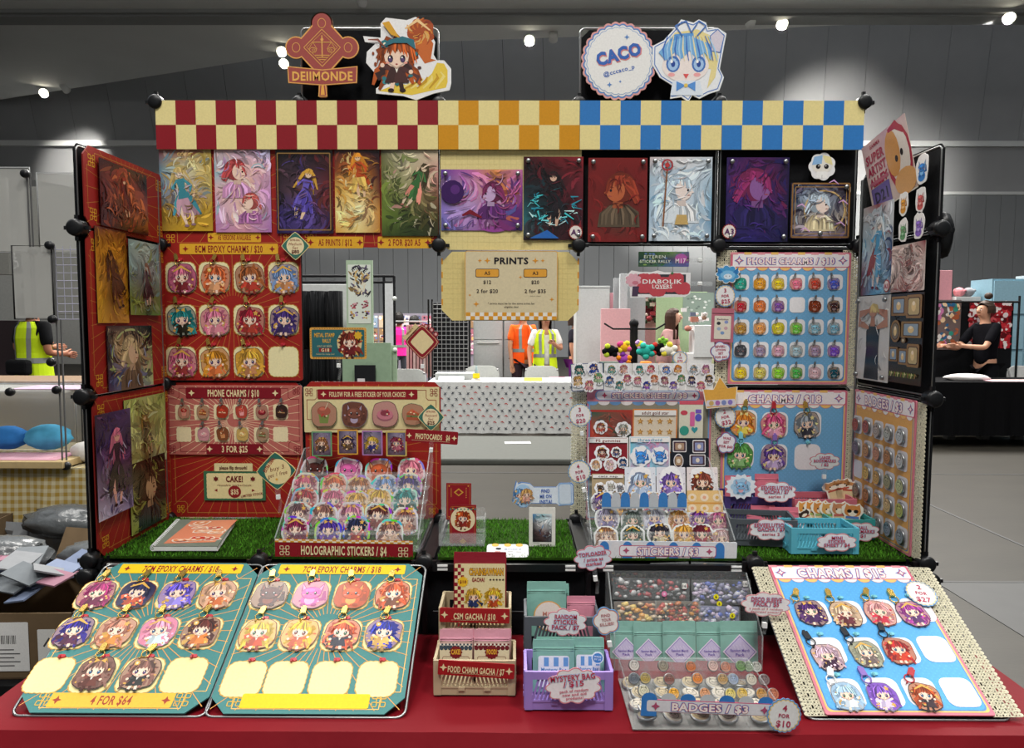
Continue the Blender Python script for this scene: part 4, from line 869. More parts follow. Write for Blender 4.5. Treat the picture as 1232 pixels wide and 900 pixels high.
def food(c, cx, cy, s, col, col2, seed, L=2):
 rg = random.Random(seed); X = lambda x: cx + x * s; Y = lambda y: cy + y * s; k_ = rg.randrange(3)
 if k_ == 0: c.p([(X(a), Y(b)) for a, b in ((-.55, -.5), (.55, -.5), (.55, .1), (-.1, .45), (-.55, .1))], col, L); c.r(X(-.55), Y(-.25), X(.55), Y(-.08), col2, L + 1); c.p([(X(a), Y(b)) for a, b in ((-.55, .1), (.55, .1), (-.1, .5))], shade(col, 1.5), L + 2)
 elif k_ == 1: c.p([(X(a), Y(b)) for a, b in ((-.3, -.65), (.3, -.65), (.42, .2), (-.42, .2))], col2, L); c.e(X(0), Y(.25), s * .5, s * .35, col, L + 1); c.e(X(-.1), Y(.4), s * .22, s * .12, shade(col, 1.6), L + 2); c.l((X(.1), Y(.4)), (X(.3), Y(.85)), s * .07, 'c8b49a', L + 1)
 else: c.e(X(0), Y(-.1), s * .62, s * .42, shade(col, .6), L); c.e(X(0), Y(0), s * .6, s * .38, col, L + 1); c.e(X(0), Y(.1), s * .35, s * .22, col2, L + 2)
 for k in range(6): c.e(X(rg.uniform(-.35, .35)), Y(rg.uniform(-.2, .35)), s * .08, s * .06, rg.choice([shade(col, .5), shade(col2, 1.3), C_('c8343a'), C_('f4e0b8')]), L + 3, 6)

def pal(s): return [[C_(x) for x in r.split()] for r in s.split('/')]
def painting(c, w, h, grid, seed, n=150, fig=None, ang=None, sw=1.0, L=1):
 """painterly sheet: a smooth colour field, flowing brush strokes that take their colour from it, a generic figure"""
 rg = random.Random(seed); rows = pal(grid); at = c.grad(w, h, rows, L)
 flat = [x for r in rows for x in r]; a1, a2, a3 = rg.uniform(0, 6), rg.uniform(2, 5), rg.uniform(2, 5)
 def brush(n, L0, w0, length, jit):
  for i in range(n):
   x, y = rg.uniform(-.5, .5), rg.uniform(-.5, .5); col = at(x + .5, .5 - y)
   col = shade(col, rg.uniform(1 - jit, 1 + jit * 1.5)) if rg.random() < .65 else mixc(col, rg.choice(flat), .75)
   p = [(x * w, y * h)]
   th = (ang if ang is not None else a1) + 1.6 * sin(a2 * x + a3 * y * 1.3) + rg.uniform(-.3, .3)
   for k in range(4):
    th += rg.uniform(-.1, .1) + .55 * sin(a3 * x - a2 * y); q = (p[-1][0] + cos(th) * w * length, p[-1][1] + sin(th) * w * length)
    if abs(q[0]) > w * .485 or abs(q[1]) > h * .487: break
    p.append(q)
   if len(p) > 2: c.st(p, w * w0 * rg.uniform(.5, 1.3), col, L0 + i % 5)
 brush(n, L + 1, .06 * sw, .07, .6)
 if fig: fig(c, w, h, L + 6, rg)
 brush(int(n * .4), L + 16, .02 * sw, .045, .7)
def bust(hair, skin, cloth, side=1, sc=1, dx=0, dy=0, prof=True):
 def f(c, w, h, L, rg):
  s = w * .36 * sc; X = lambda x: dx * w + side * x * s; Y = lambda y: dy * h + y * s
  o = [(-1.0, -1.5), (-.95, -.8), (-.45, -.45), (.35, -.45), (.9, -.85), (1.0, -1.5)]; c.p([(X(a), Y(b)) for a, b in (o if side > 0 else o[::-1])], cloth, L)
  for k in range(14): x = rg.uniform(-.85, .85); c.st([(X(x * .5), Y(-.5)), (X(x), Y(-.9)), (X(x * 1.05), Y(-1.4))], s * .13, shade(cloth, rg.choice([.5, .7, 1.5, 2])), L + 1)
  c.p([(X(-.2), Y(-.1)), (X(.25), Y(-.1)), (X(.3), Y(-.62)), (X(-.2), Y(-.62))], shade(skin, .75), L + 2)
  c.e(X(-.1), Y(.35), s * .72, s * .7, shade(hair, .6), L + 2, 22); c.e(X(.16), Y(.2), s * .45, s * .52, skin, L + 3, 20)
  c.p([(X(.56), Y(.24)), (X(.7), Y(.08)), (X(.56), Y(.04))], skin, L + 3)
  c.e(X(.38), Y(.2), s * .06, s * .07, '201822', L + 4, 8); c.st([(X(.24), Y(.33)), (X(.38), Y(.36)), (X(.5), Y(.32))], s * .05, shade(hair, .5), L + 4); c.st([(X(.34), Y(-.08)), (X(.42), Y(-.06)), (X(.52), Y(-.07))], s * .05, 'a04a44', L + 4)
  for k in range(30): a = rg.uniform(.3, pi * 1.25); c.st([(X(-.05 + .3 * cos(a)), Y(.55 + .2 * sin(a))), (X(-.1 + .62 * cos(a)), Y(.4 + .5 * sin(a))), (X(-.15 + .85 * cos(a)), Y(.1 + .45 * sin(a) - .3 * abs(cos(a))))], s * .14, shade(hair, rg.uniform(.5, 1.7)), L + 5 + k % 3)
 return f
def stander(hair, skin, cloth, sc=1, dx=0, dy=0, tilt=0, cloth2=None, wide=1.0):
 """full-length long-limbed generic figure"""
 def f(c, w, h, L, rg):
  s = h * .42 * sc; cl2 = cloth2 or shade(cloth, .6); ct, st_ = cos(tilt), sin(tilt)
  def P_(x, y): x *= wide; return (dx * w + (x * ct - y * st_) * s, dy * h + (x * st_ + y * ct) * s)
  for e in (-1, 1): c.st([P_(e * .08, -.2), P_(e * .16, -.55), P_(e * .1, -1.0)], s * .17, skin, L); c.e(*P_(e * .11, -1.02), s * .08, s * .04, shade(cl2, .5), L + 1, 8)
  for k in range(12): x = rg.uniform(-.42, .42); c.st([P_(x * .2, .1), P_(x * .7, -.25), P_(x * 1.2, -.62 - rg.random() * .15)], s * .17, shade(rg.choice([cloth, cl2]), rg.uniform(.6, 1.5)), L + 1 + k % 3)
  c.p([P_(-.14, .48), P_(.14, .48), P_(.1, .12), P_(.2, -.15), P_(-.2, -.15), P_(-.1, .12)], cloth, L + 4)
  for e in (-1, 1): c.st([P_(e * .12, .44), P_(e * .3, .2), P_(e * .26 + rg.uniform(-.2, .1), rg.uniform(-.05, .5))], s * .12, shade(cloth, 1.3), L + 5)
  for k in range(12): a = rg.uniform(-.7, .7); c.st([P_(.05 * a, .85), P_(a * .3, .65), P_(a * .65, .25 - rg.random() * .35)], s * .1, shade(hair, rg.uniform(.5, 1.3)), L + 3)
  c.e(*P_(0, .66), s * .12, s * .15, skin, L + 7, 14)
  for e in (-1, 1): c.e(*P_(e * .05, .65), s * .018, s * .022, '2a1c20', L + 8, 6)
  for k in range(9): a = pi * k / 8; c.st([P_(0, .84), P_(.1 * cos(a), .8), P_(.15 * cos(a), .66)], s * .07, shade(hair, rg.uniform(.8, 1.6)), L + 9)
 return f
def both(*fs): return lambda c, w, h, L, rg: [f(c, w, h, L, rg) for f in fs]

# board ornaments
def knot(c, cx, cy, s, col, L=3):
 for a in (-1, 0, 1):
  for b in (-1, 0, 1):
   if (a + b) % 2 == 0: c.ring(rr(s * .36, s * .36, s * .06, 2, cx + a * s * .32, cy + b * s * .32), s * .07, col, L)
def rays(c, w, h, cx, cy, col, n=26, r0=.2, lw=.0009, L=1, ph=0):
 for k in range(n):
  a = 2 * pi * (k + ph) / n; dx, dy = cos(a), sin(a); tmax = min(((w / 2 * .965 - cx * (1 if dx > 0 else -1)) / abs(dx)) if abs(dx) > 1e-6 else 9, ((h / 2 * .965 - cy * (1 if dy > 0 else -1)) / abs(dy)) if abs(dy) > 1e-6 else 9)
  c.l((cx + dx * r0 * min(w, h), cy + dy * r0 * min(w, h)), (cx + dx * tmax, cy + dy * tmax), lw, col, L)
def stepborder(c, w, h, col, m=.012, st=.03, lw=.0012, L=2):
 x, y = w / 2 - m, h / 2 - m; g = st
 o = []
 for sx, sy in ((1, 1), (-1, 1), (-1, -1), (1, -1)):
  q = [(x, y - g), (x - g * .8, y - g), (x - g, y - g * .8), (x - g, y)]
  q = [(a * sx, b * sy) for a, b in q]; o += q if sx * sy > 0 else q[::-1]
 c.ring(o, lw, col, L)
RED, MAR, CRM, GLD, TEA = '98201a', '7c1420', 'e6d9a2', 'dfa92c', '3d7a78'
def redboard(w, h, base=RED, ray='c88a3e', cut=.016, cyo=0, n=30, dens=.16, knots=True, border=True, grade=True, cuts=(1, 1, 1, 1)):
 c = Cv(.003); c.sheet(cham(w, h, cut, tl=cuts[0], tr=cuts[1], br=cuts[2], bl=cuts[3]), .003, base, shade(base, .6))
 rays(c, w, h, 0, cyo, ray, n, dens)
 if border: stepborder(c, w, h, ray)
 if knots: [knot(c, a * (w / 2 - .024), b * (h / 2 - .024), .016, GLD) for a in (-1, 1) for b in (-1, 1)]
 return c
def banner(c, cx, cy, w, h, txt, bg=GLD, fg='8c1a1c', L=5, tw=None, r=.003, stars=True, th=.5, sx=.62, skew=0):
 c.p([(x + (y - cy) * skew, y) for x, y in rr(w, h, r, 2, cx, cy)], bg, L)
 if txt: c.t(txt, cx, cy, h * th, fg, L + 1, sx=sx, bold=.022, w=tw)
 if stars: [c.p(star4(cx + e * w * .44, cy, h * .3, .42), fg, L + 1) for e in (-1, 1)]
def squircle(c, cx, cy, w, h, col=CRM, L=3, r=.3, lobes=26, edge=None):
 if edge: c.p(scal(w * 1.04, h * 1.04, w * r, lobes, .0012, cx, cy), edge, L - .5)
 c.p(scal(w, h, w * r, lobes, .001, cx, cy), col, L)
def place(c, fr, a, b, lift, name, label=None, cat=None, group=None, m='print', rot=0):
 return tag(c.build(name, M[m], None, fr.M(a, b, lift, rot)), label, cat, group)

# ------------------------------------------------------------------ the stand: wire-framed black panels and round connectors
st = empty('display_stand', Matrix.Translation((0, YB, T)), 'modular black panel stand with round connectors that carries the whole booth', 'display stand')
def to_st(o): o.parent = st; o.matrix_parent_inverse = st.matrix_world.inverted() if False else Matrix.Translation((0, -YB, -T)); return o
def wirepanel(fr, a0, b0, w, h, fill=True, wire=True, m='blackcloth', lift=-.012):
 if fill:
  q = MB(); q.prism(cham(w - .002, h - .002, .012, w / 2, h / 2), -.002, .002, G); to_st(q.build('panel', M[m], None, fr.M(a0, b0, lift)))
 if wire:
  q = MB(); o = rr(w - .012, h - .012, .012, 3, w / 2, h / 2); q.tube([(x, y, 0) for x, y in o], .0026, G, 6, True)
  to_st(q.build('wire_frame', M['steel'], None, fr.M(a0, b0, lift + .001)))
kn = None
def knob(p, axis='Y', r=.0185):
 global kn
 Mx = Matrix.Translation(p) @ (Matrix.Rotation(pi / 2, 4, 'X') if axis == 'Y' else Matrix.Rotation(pi / 2, 4, 'Y') if axis == 'X' else Matrix())
 if kn is None:
  q = MB(); q.lathe([(0, .016), (.013, .0165), (.0175, .013), (.0185, .008), (.0185, -.008), (.0175, -.013), (.013, -.016), (0, -.016)], n=22)
  for k in range(4):
   a = k * pi / 2; T_ = Matrix.Rotation(a, 4, 'Z'); q.box(.014, .027, -.004, .004, -.004, .004, G, T_)
  o = q.build('connector', M['black'], None, Mx); kn = o.data
 else: o = bpy.data.objects.new('connector', kn); link(o, None, Mx)
 to_st(o)
for i in range(5):
 for k in range(3):
  if (i, k) in ((1, 1), (3, 1)): continue
  if (i, k) == (2, 0): continue
  wirepanel(FB, (i - 2.5) * P, k * P, P, P, fill=(i, k) != (2, 1) or False, wire=(i, k) != (2, 1))
for k in (0, 1): wirepanel(FL, 0, k * P, P * .99, P); wirepanel(FRt, .003, k * P, P * .985, P)
wirepanel(FL, 0, 2 * P, P * .99, P * .5); wirepanel(FRt, .003, 2 * P, P * .985, P * .5, fill=True)
for i in range(6):
 for k in range(4):
  if (k == 1 and i > 0) or (k == 2 and i == 1): continue
  knob((FB.M((i - 2.5) * P, k * P)).translation + Vector((0, -.006 if k < 3 or i in (0, 5) else .02, 0)))
for s in (-1, 1):
 for k in (0, 1, 2): knob((s * (2.5 * P + .012), YF + .004, T + k * P), 'Y')
 q = MB(); q.tube([(s * (2.5 * P - .004), YB - .03, T + .02), (s * (2.5 * P - .004), YB - .03, T + 2.45 * P)], .0035, G, 6); to_st(q.build('corner_rod', M['steel']))
for i in range(1, 5): knob(((i - 2.5) * P, YF, T), 'Y')
knob((-2.5 * P - .012, YF - .01, T - .03), 'Y'); knob((2.5 * P + .014, YF - .012, T - .032), 'Y', .02)
# base shelves: black trays with dividers and front rails
for i in range(5):
 x0 = (i - 2.5) * P
 q = MB(); q.box(x0 + .004, x0 + P - .004, YF + .004, YB, T - .022, T - .012); to_st(q.build('base_panel', M['black']))
 q = MB(); q.box(x0 + .02, x0 + P - .02, YF - .004, YF + .006, T - .02, T - .004); to_st(q.build('front_rail', M['black']))
 q = MB(); q.box(x0 + .001, x0 + P - .001, YF + .012, YF + .016, TZ + .003, T - .022); to_st(q.build('lower_panel', M['blackcloth']))
 for e in (0, 1):
  for z in (-.006, -.014): q = MB(); q.box(x0 + (.03 if e == 0 else P - .052), x0 + (.052 if e == 0 else P - .03), YF - .008, YF - .004, T + z - .002, T + z + .002, G); to_st(q.build('wire_end', M['white']))
 for z in (.06,):
  q = MB(); q.tube([(x0 + .02, YF - .006, TZ + z), (x0 + P - .02, YF - .006, TZ + z)], .0025, G, 6); to_st(q.build('lower_wire', M['black']))
for i in range(6):
 x0 = (i - 2.5) * P
 q = MB(); q.box(x0 - .012, x0 + .012, YF, YB - .01, T - .02, T - .004); q.box(x0 - .02, x0 - .014, YF + .02, YB - .02, T - .01, T + .004); q.box(x0 + .014, x0 + .02, YF + .02, YB - .02, T - .01, T + .004); to_st(q.build('divider_rail', M['black']))
 q = MB(); q.box(x0 - .006, x0 + .006, YF + .01, YF + .02, TZ + .003, T - .02); to_st(q.build('post', M['black']))
 q = MB(); q.box(x0 - .006, x0 + .006, YB - .04, YB - .03, TZ + .003, T - .02); to_st(q.build('post', M['black']))
# header wings above the top row
for i, lab in ((1, ''), (3, '')):
 x0 = (i - 2.5) * P
 q = MB(); q.prism(cham(P - .012, .185, .02, P / 2, .092), -.003, .003, G); to_st(q.build('top_panel', M['blackcloth'], None, FB.M(x0, 3 * P + .008, -.03)))
 q = MB(); q.tube([(x, y, 0) for x, y in rr(P - .006, .19, .012, 3, P / 2, .094)], .0026, G, 6, True); to_st(q.build('wire_frame', M['steel'], None, FB.M(x0, 3 * P + .008, -.028)))
 for e in (0, 1): knob(FB.M(x0 + e * P, 3 * P + .002, 0).translation + Vector((0, .012, 0)))
q = MB(); q.ball((2.5 * P + .035, YF + .03, T + 2 * P - .01), .022, .02, .05, C_('0c0c0e'), 12, .25, 4); to_st(q.build('black_tape', M['black']))

# table and red cloth
TX0, TX1, TY0, TY1 = -.93, .985, 1.185, 1.955
t = empty('trestle_table', Matrix.Translation((0, 1.57, 0)), 'front trestle table under the red cloth', 'table')
q = MB(); q.box(TX0 + .01, TX1 - .01, -.37, .37, TZ - .045, TZ - .008); q.build('tabletop', M['white'], t)
for sx in (TX0 + .15, TX1 - .15):
 for sy in (-.3, .3): q = MB(); q.tube([(sx, sy, TZ - .04), (sx, sy, 0)], .015, C_('777')); q.build('leg', M['matte'], t)
q = MB(); nx, ny = 110, 40; rg = random.Random(1)
def tz(x, y): return TZ - .001 + .0016 * noise.noise(Vector((x * 7, y * 7, 0))) * min(1, abs(y - 1.56) * 8)
pts = {}
for i in range(nx + 1):
 x = TX0 + (TX1 - TX0) * i / nx
 for j in range(ny + 1): y = TY0 + (TY1 - TY0) * j / ny; pts[i, j] = (x, y, tz(x, y))
def dr(i, k):  # drape in front
 x = TX0 + (TX1 - TX0) * i / nx; f = k / 14; w_ = noise.noise(Vector((x * 5, 0, 3))) * .045 + .02 * sin(x * 30) * f
 return (x, TY0 - .004 - .012 * min(1, k) - f * .05 - w_ * f, TZ - .003 - (.006 if k == 1 else 0) - .62 * f ** 1.2)
for i in range(nx):
 for j in range(ny): q.face([pts[i, j], pts[i + 1, j], pts[i + 1, j + 1], pts[i, j + 1]], G, True)
 for k in range(14):
  a, b_ = (pts[i, 0], pts[i + 1, 0]) if k == 0 else (dr(i, k), dr(i + 1, k)); q.face([dr(i, k + 1), dr(i + 1, k + 1), b_, a], G, True)
for sx, i in ((-1, 0), (1, nx)):
 for j in range(ny):
  for k in range(8):
   def sp_(jj, kk): p = pts[i, jj]; f = kk / 8; return (p[0] + sx * (.03 * f + .015 * f * sin(p[1] * 28)), p[1], p[2] - .6 * f)
   fc = [sp_(j, k + 1), sp_(j + 1, k + 1), sp_(j + 1, k), sp_(j, k)]; q.face(fc if sx < 0 else fc[::-1], G, True)
tag(q.build('tablecloth', M['redcloth']), 'deep red tablecloth with soft creases under the whole booth', 'tablecloth')

# turf mats
def turf(x0, x1, label):
 q = MB(); rg = random.Random(int(x0 * 100)); q.box(x0, x1, YF + .022, YB - .02, T - .002, T + .003); o = q.build('turf_mat', M['turf']); tag(o, label, 'turf mat', 'turf mats on the stand')
 q = MB(); n = int((x1 - x0) * 14000)
 for i in range(n):
  x, y = rg.uniform(x0, x1), rg.uniform(YF + .022, YB - .02); a = rg.uniform(0, 6.28); dx, dy = .0011 * cos(a), .0011 * sin(a); l1, l2 = rg.uniform(-.004, .004), rg.uniform(-.004, .004); g = rg.uniform(.7, 1.9)
  q.face([(x - dx, y - dy, T + .003), (x + dx, y + dy, T + .003), (x + l1, y + l2, T + .003 + rg.uniform(.005, .009))], (.05 * g, .16 * g, .012 * g, 1))
 tag(q.build('turf_blades', mat('turf_blade', attr=True, rough=.9, spec=.1), o, Matrix()), kind='stuff')
turf(-.893, -.205, 'green artificial turf under the spiral notebook and the holographic sticker rack')
turf(-.152, .155, 'green artificial turf in the centre beneath the clear card holder')
turf(.212, .893, 'green artificial turf under the sticker sheet rack and the pastel crates')

# checkered header cards
hb = FB.uv(616, 181.5)[1]; ht = 3 * P + .003; HH = ht - hb
for i, (c1, first, lb) in enumerate((('8a1420', 0, 'far left'), ('8a1420', 1, 'second from left'), ('cf8f14', 0, ''), ('2f78bf', 1, 'left'), ('2f78bf', 0, 'right'))):
 w = P - .001; q = Cv(.003); q.sheet(rr(w, HH, .001, 1), .003, 'e8d896')
 for a in range(7):
  for b_ in range(2):
   cc = c1 if (a + b_ + first) % 2 else 'e8d896'
   q.r(-w / 2 + a * w / 7, HH / 2 - (b_ + 1) * HH / 2, -w / 2 + (a + 1) * w / 7, HH / 2 - b_ * HH / 2, cc, 1)
 nm = {'8a1420': 'maroon and cream', 'cf8f14': 'mustard and cream', '2f78bf': 'blue and cream'}[c1]
 place(q, FB, (i - 2) * P, (hb + ht) / 2, .012, 'checkered_header', f'{nm} checkered header card' + (f', {lb} of the {nm.split()[0]} ones' if lb else ' in the middle of the header'), 'header card', 'checkered header cards')

# ------------------------------------------------------------------ boards
def boardbox(fr, x0, y0, x1, y1): return fr.box(x0, y0, x1, y1)
# red board behind the left prints (two panels)
for (x0, x1, tx) in ((192, 358.5, [('A5 VERSIONS AVAILABLE', 283, .62)]), (359.5, 528, [('A5 PRINTS / $12', 404, .5), ('2 FOR $20 A5', 487, .5)])):
 a, b_, w, h = boardbox(FB, x0, 181, x1, 298); c = redboard(w, h, n=26, knots=False, cut=.014)
 for txt, px, _ in tx:
  u, v = FB.uv(px, 286 if 'VERS' in txt else 292); bw = .145 if 'PRINTS' in txt else .138
  banner(c, u - a, v - b_, bw, .024 if 'VERS' in txt else .03, txt, L=5, th=.55, tw=bw * (.6 if 'VERS' not in txt else .62))
 for e in (-1, 1): knot(c, e * (w / 2 - .024), -h / 2 + .022, .02, GLD)
 place(c, FB, a, b_, .002, 'poster_board', 'dark red board with gold rays behind the ' + ('leftmost top prints' if x0 < 200 else 'second group of top prints'), 'board', 'red poster boards')
# centre cream board
a, b_, w, h = boardbox(FB, 530, 181, 698.5, 301)
c = Cv(.003); c.sheet(cham(w, h, .02, tl=0, tr=0), .003, 'e2d190')
for i in range(26): c.l((-w / 2 + i * w / 26, -h / 2 + .002), (-w / 2 + i * w / 26, h / 2), .0005, 'cfbd7c', 1)
for i in range(17): c.l((-w / 2, -h / 2 + .02 + i * h / 18), (w / 2, -h / 2 + .02 + i * h / 18), .0005, 'cfbd7c', 1)
place(c, FB, a, b_, .002, 'poster_board', 'cream grid-patterned board at the top centre', 'board')
a, b_, w, h = boardbox(FB, 531, 303, 696, 386)
c = Cv(.003); c.sheet(cham(w, h, .028), .003, 'dcc985')
for i in range(24): c.l((-w / 2 + .03 + i * (w - .06) / 23, -h / 2 + .002), (-w / 2 + .03 + i * (w - .06) / 23, h / 2 - .002), .0005, 'cbb878', 1)
for i in range(10): c.l((-w / 2 + .006, -h / 2 + .03 + i * (h - .06) / 9), (w / 2 - .006, -h / 2 + .03 + i * (h - .06) / 9), .0005, 'cbb878', 1)
for e in (-1, 1):
 for k in range(4): c.r(e * w / 2 - (.004 if e > 0 else 0), -h / 2 + .04 + k * .035, e * w / 2 + (.004 if e < 0 else 0), -h / 2 + .056 + k * .035, 'd8962a', 2)
place(c, FB, a, b_, .0, 'poster_board', 'cream board with cut corners hanging behind the PRINTS sign', 'board')
# PRINTS sign
a, b_, w, h = boardbox(FB, 560, 302.5, 670, 385)
c = Cv(.002); c.sheet(rr(w, h, .006), .002, 'd6c8a4', 'd8962a'); c.ring(rr(w - .001, h - .001, .006), .0015, 'dba044', 1)
c.t('PRINTS', 0, h * .36, .0165, '1b1720', 3, bold=.035, w=.088)
for e in (-1, 1): c.p(star4(e * w * .26, h * .36, .0085, .35), 'd8912a', 2); c.p(star4(e * w * .34, h * .36, .0055, .35), 'd8912a', 2)
for e, t1, t2, t3 in ((-1, 'A5', '$12', '2 for $20'), (1, 'A3', '$20', '2 for $35')):
 c.p(rr(.061, .022, .004, 3, e * w * .26, h * .18), '4a3a30', 2); c.p(rr(.058, .019, .0035, 3, e * w * .26, h * .18), 'e0a03a', 3); c.t(t1, e * w * .26, h * .18, .009, '241c20', 4, bold=.02)
 c.t(t2, e * w * .26, h * .05, .009, '241c20', 3, bold=.02); c.t(t3, e * w * .26, -h * .08, .0095, '241c20', 3, bold=.02)
c.t('same or mixed', w * .26, -h * .15, .003, '6a6050', 3); c.t('* prints must be by the same artist for', 0, -h * .26, .005, '241c20', 3, bold=.01); c.t('eligible deal', 0, -h * .31, .005, '241c20', 3, bold=.01)
for x, y, s in ((-.38, -.27, .008), (.44, -.2, .006), (.1, .12, .005), (-.45, -.14, .004)): c.p(star4(x * w, y * h, s, .35), 'd8912a', 2)
nck = 20
for k in range(nck):
 for j in range(2): c.r(-w / 2 + .002 + k * (w - .004) / nck, -h / 2 + .0 + j * .0095, -w / 2 + .002 + (k + 1) * (w - .004) / nck, -h / 2 + .0095 + j * .0095, 'd8962a' if (k + j) % 2 else 'e8e4da', 2)
place(c, FB, a, b_, .012, 'price_sign', 'large cream PRINTS price list at the centre', 'sign')

# left: 8CM EPOXY CHARMS board
def hooks(o_frame, pts, col='c0303a', name='adhesive_hook', parent=None, base=None):
 for u, v in pts:
  q = MB(); q.prism(rr(.0125, .0065, .003, 3, .0, .0), 0, .004, C_(col)); q.prism(rr(.004, .007, .0015, 2, -.003, -.003), .003, .007, C_(shade(col, .7))); q.build(name, M['gloss'], parent, Matrix.Translation((u, v, .003)))
a, b_, w, h = boardbox(FB, 198, 292.5, 365.5, 457.5); B8 = (a, b_, w, h)
c = redboard(w, h, n=40, dens=.12, knots=False, border=False, cut=.004)
u, v = FB.uv(277, 300); banner(c, u - a, v - b_, .255, .027, '8CM EPOXY CHARMS / $20', L=5, th=.66, tw=.175)
sq = []
CX8, CY8 = (219.5, 259.5, 301, 342.5), (334, 385, 435)
for y in CY8:
 for x in CX8:
  u, v = FB.uv(x, y); sq.append((u - a, v - b_)); squircle(c, u - a, v - b_, .0765, .0765, 'e9dfae', 3, .22, 30, 'b98a3a')
e8 = place(c, FB, a, b_, .0058, 'charm_board', 'red 8CM EPOXY CHARMS board with cream scalloped squares, upper left', 'board')
hooks(FB, [(x, y + .046) for x, y in sq], parent=e8)
# PHONE CHARMS left
a, b_, w, h = boardbox(FB, 203, 460, 366, 622); c = redboard(w, h, n=44, dens=.1, cyo=-.0, cut=.014, knots=False)
for e in (-1, 1): knot(c, e * (w / 2 - .024), -h / 2 + .022, .018, GLD)
place(c, FB, a, b_, .001, 'poster_board', 'dark red rayed board behind the CAKE sign, lower left', 'board')
a, b_, w, h = boardbox(FB, 200.5, 463, 365.5, 546.5); BP = (a, b_, w, h)
c = Cv(.003); c.sheet(rr(w, h, .004), .003, 'b5655c'); rays(c, w, h, 0, 0, 'e8c8a4', 52, .1, .0014, 1)
u, v = FB.uv(279, 472.5); banner(c, 0, v - b_, .25, .029, 'PHONE CHARMS / $10', '7c1020', 'ead9a8', 5, tw=.135, th=.64)
u, v = FB.uv(281, 539.5); banner(c, 0, v - b_, .15, .027, '3 FOR $25', '7c1020', 'ead9a8', 5, tw=.068, th=.64)
stepborder(c, w, h, '7c1020', .008, .028, .0012)
for e in (-1, 1):
 for f in (-1, 1): knot(c, e * (w / 2 - .014), f * (h / 2 - .014), .017, '7c1020', 4)
PC = [(221.8, 495.5), (244.4, 495.5), (267.8, 495), (291, 495), (315.5, 495.5), (339, 495)] + [(223.3, 522), (245.5, 522.5), (268.4, 522), (292, 522.5), (316, 522.5), (339, 522)]
for x, y in PC: u, v = FB.uv(x, y); squircle(c, u - a, v - b_, .038, .038, 'e6d6ae', 3, .12, 14)
place(c, FB, a, b_, .006, 'charm_board', 'dusty rose PHONE CHARMS board with maroon title, lower left', 'board')
# free sticker board
a, b_, w, h = boardbox(FB, 367, 459, 531, 625); c = redboard(w, h, n=34, cut=.016); place(c, FB, a, b_, .001, 'poster_board', 'dark red rayed board behind the holographic sticker rack', 'board')
a, b_, w, h = boardbox(FB, 366.5, 465, 529, 520)
c = Cv(.003); c.sheet(rr(w, h, .003), .003, 'dfd09c'); stepborder(c, w, h, '8c1420', .008, .026, .0014)
u, v = FB.uv(443, 474); banner(c, u - a, v - b_, .262, .026, 'FOLLOW FOR A FREE STICKER OF YOUR CHOICE!', '8a1220', 'ead9a8', 5, tw=.2, th=.5)
for e in (-1, 1): knot(c, e * (w / 2 - .014), h / 2 - .014, .018, '8c1420', 4)
place(c, FB, a, b_, .006, 'sticker_board', 'cream board reading FOLLOW FOR A FREE STICKER', 'board')
# side wall boards left
for y0, y1, lb in ((0, 1, 'lower'), (1, 2, 'middle'), (2, 2.5, 'top')):
 w, h = P - .006, (y1 - y0) * P - .006; c = redboard(w, h, n=40 if y1 - y0 == 1 else 30, cut=.022, cuts=(1, 1, 1, 1), dens=.2, border=True, knots=False)
 for e in (-1, 1):
  for f in (-1, 1): knot(c, e * (w / 2 - .03), f * (h / 2 - .03), .024, GLD)
 place(c, FL, P / 2, (y0 + y1) / 2 * P, .003, 'poster_board', f'{lb} red rayed board on the left side wall', 'board', 'red boards on the left side wall')

# ---------------- prints
def printsheet(fr, x0, y0, x1, y1, grid, seed, label, fig=None, lift=.008, n=150, rot=0, mags=None, ang=None, sw=1, group='art prints on the display boards', badge=None, frame=None, m='gloss', extra=None, wh=None, base='2a1c20'):
 a, b_, w, h = fr.box(x0, y0, x1, y1, lift)
 if wh: w, h = wh
 c = Cv(.0012); c.sheet(rr(w, h, .001, 1), .0012, base); painting(c, w, h, grid, seed, n, fig, ang, sw)
 if frame: c.ring([(-w * .46, -h * .46), (w * .46, -h * .46), (w * .46, h * .46), (-w * .46, h * .46)], .003, frame, 30)
 if extra: extra(c, w, h)
 if mags is None: return place(c, fr, a, b_, lift, 'art_print', label, 'print', group, m, rot)
 t = empty('art_print', fr.M(a, b_, lift, rot), label, 'print', group); c.build('print_sheet', M[m], t)
 for u, v in mags: q = MB(); q.lathe([(.0, .008), (.005, .008), (.006, .006), (.006, .002)], col=C_('8a8c8e'), n=12); q.build('magnet', M['steel'] if mags else M['steel'], t, Matrix.Translation((u * (w / 2 - .012), v * (h / 2 - .012), .004)))
 return t
cor = [(-1, 1), (1, 1), (-1, -1), (1, -1)]
printsheet(FB, 191, 178, 256.5, 278, '7a1c24 8c3028 a08a3a/5a7a8a d8d4a8 c8b060/6a8a9a b8a8b8 b8a458/8a7030 b89a4a b08c2c/a88a3a c8a02c c09a34', 1, 'golden print of a figure in a teal shawl, first in the top row', stander('c8b070', 'f0d8c0', '3f8a98', .9, -.05, -.05, .2, 'c8a0b0'),
 extra=lambda c, w, h: (c.t('COCO', 0, h * .42, .008, 'd8b868', 31, bold=.01), c.t('WITCH HAT ATELIER', 0, h * .36, .005, 'd8b868', 31)), base='a88a3a')
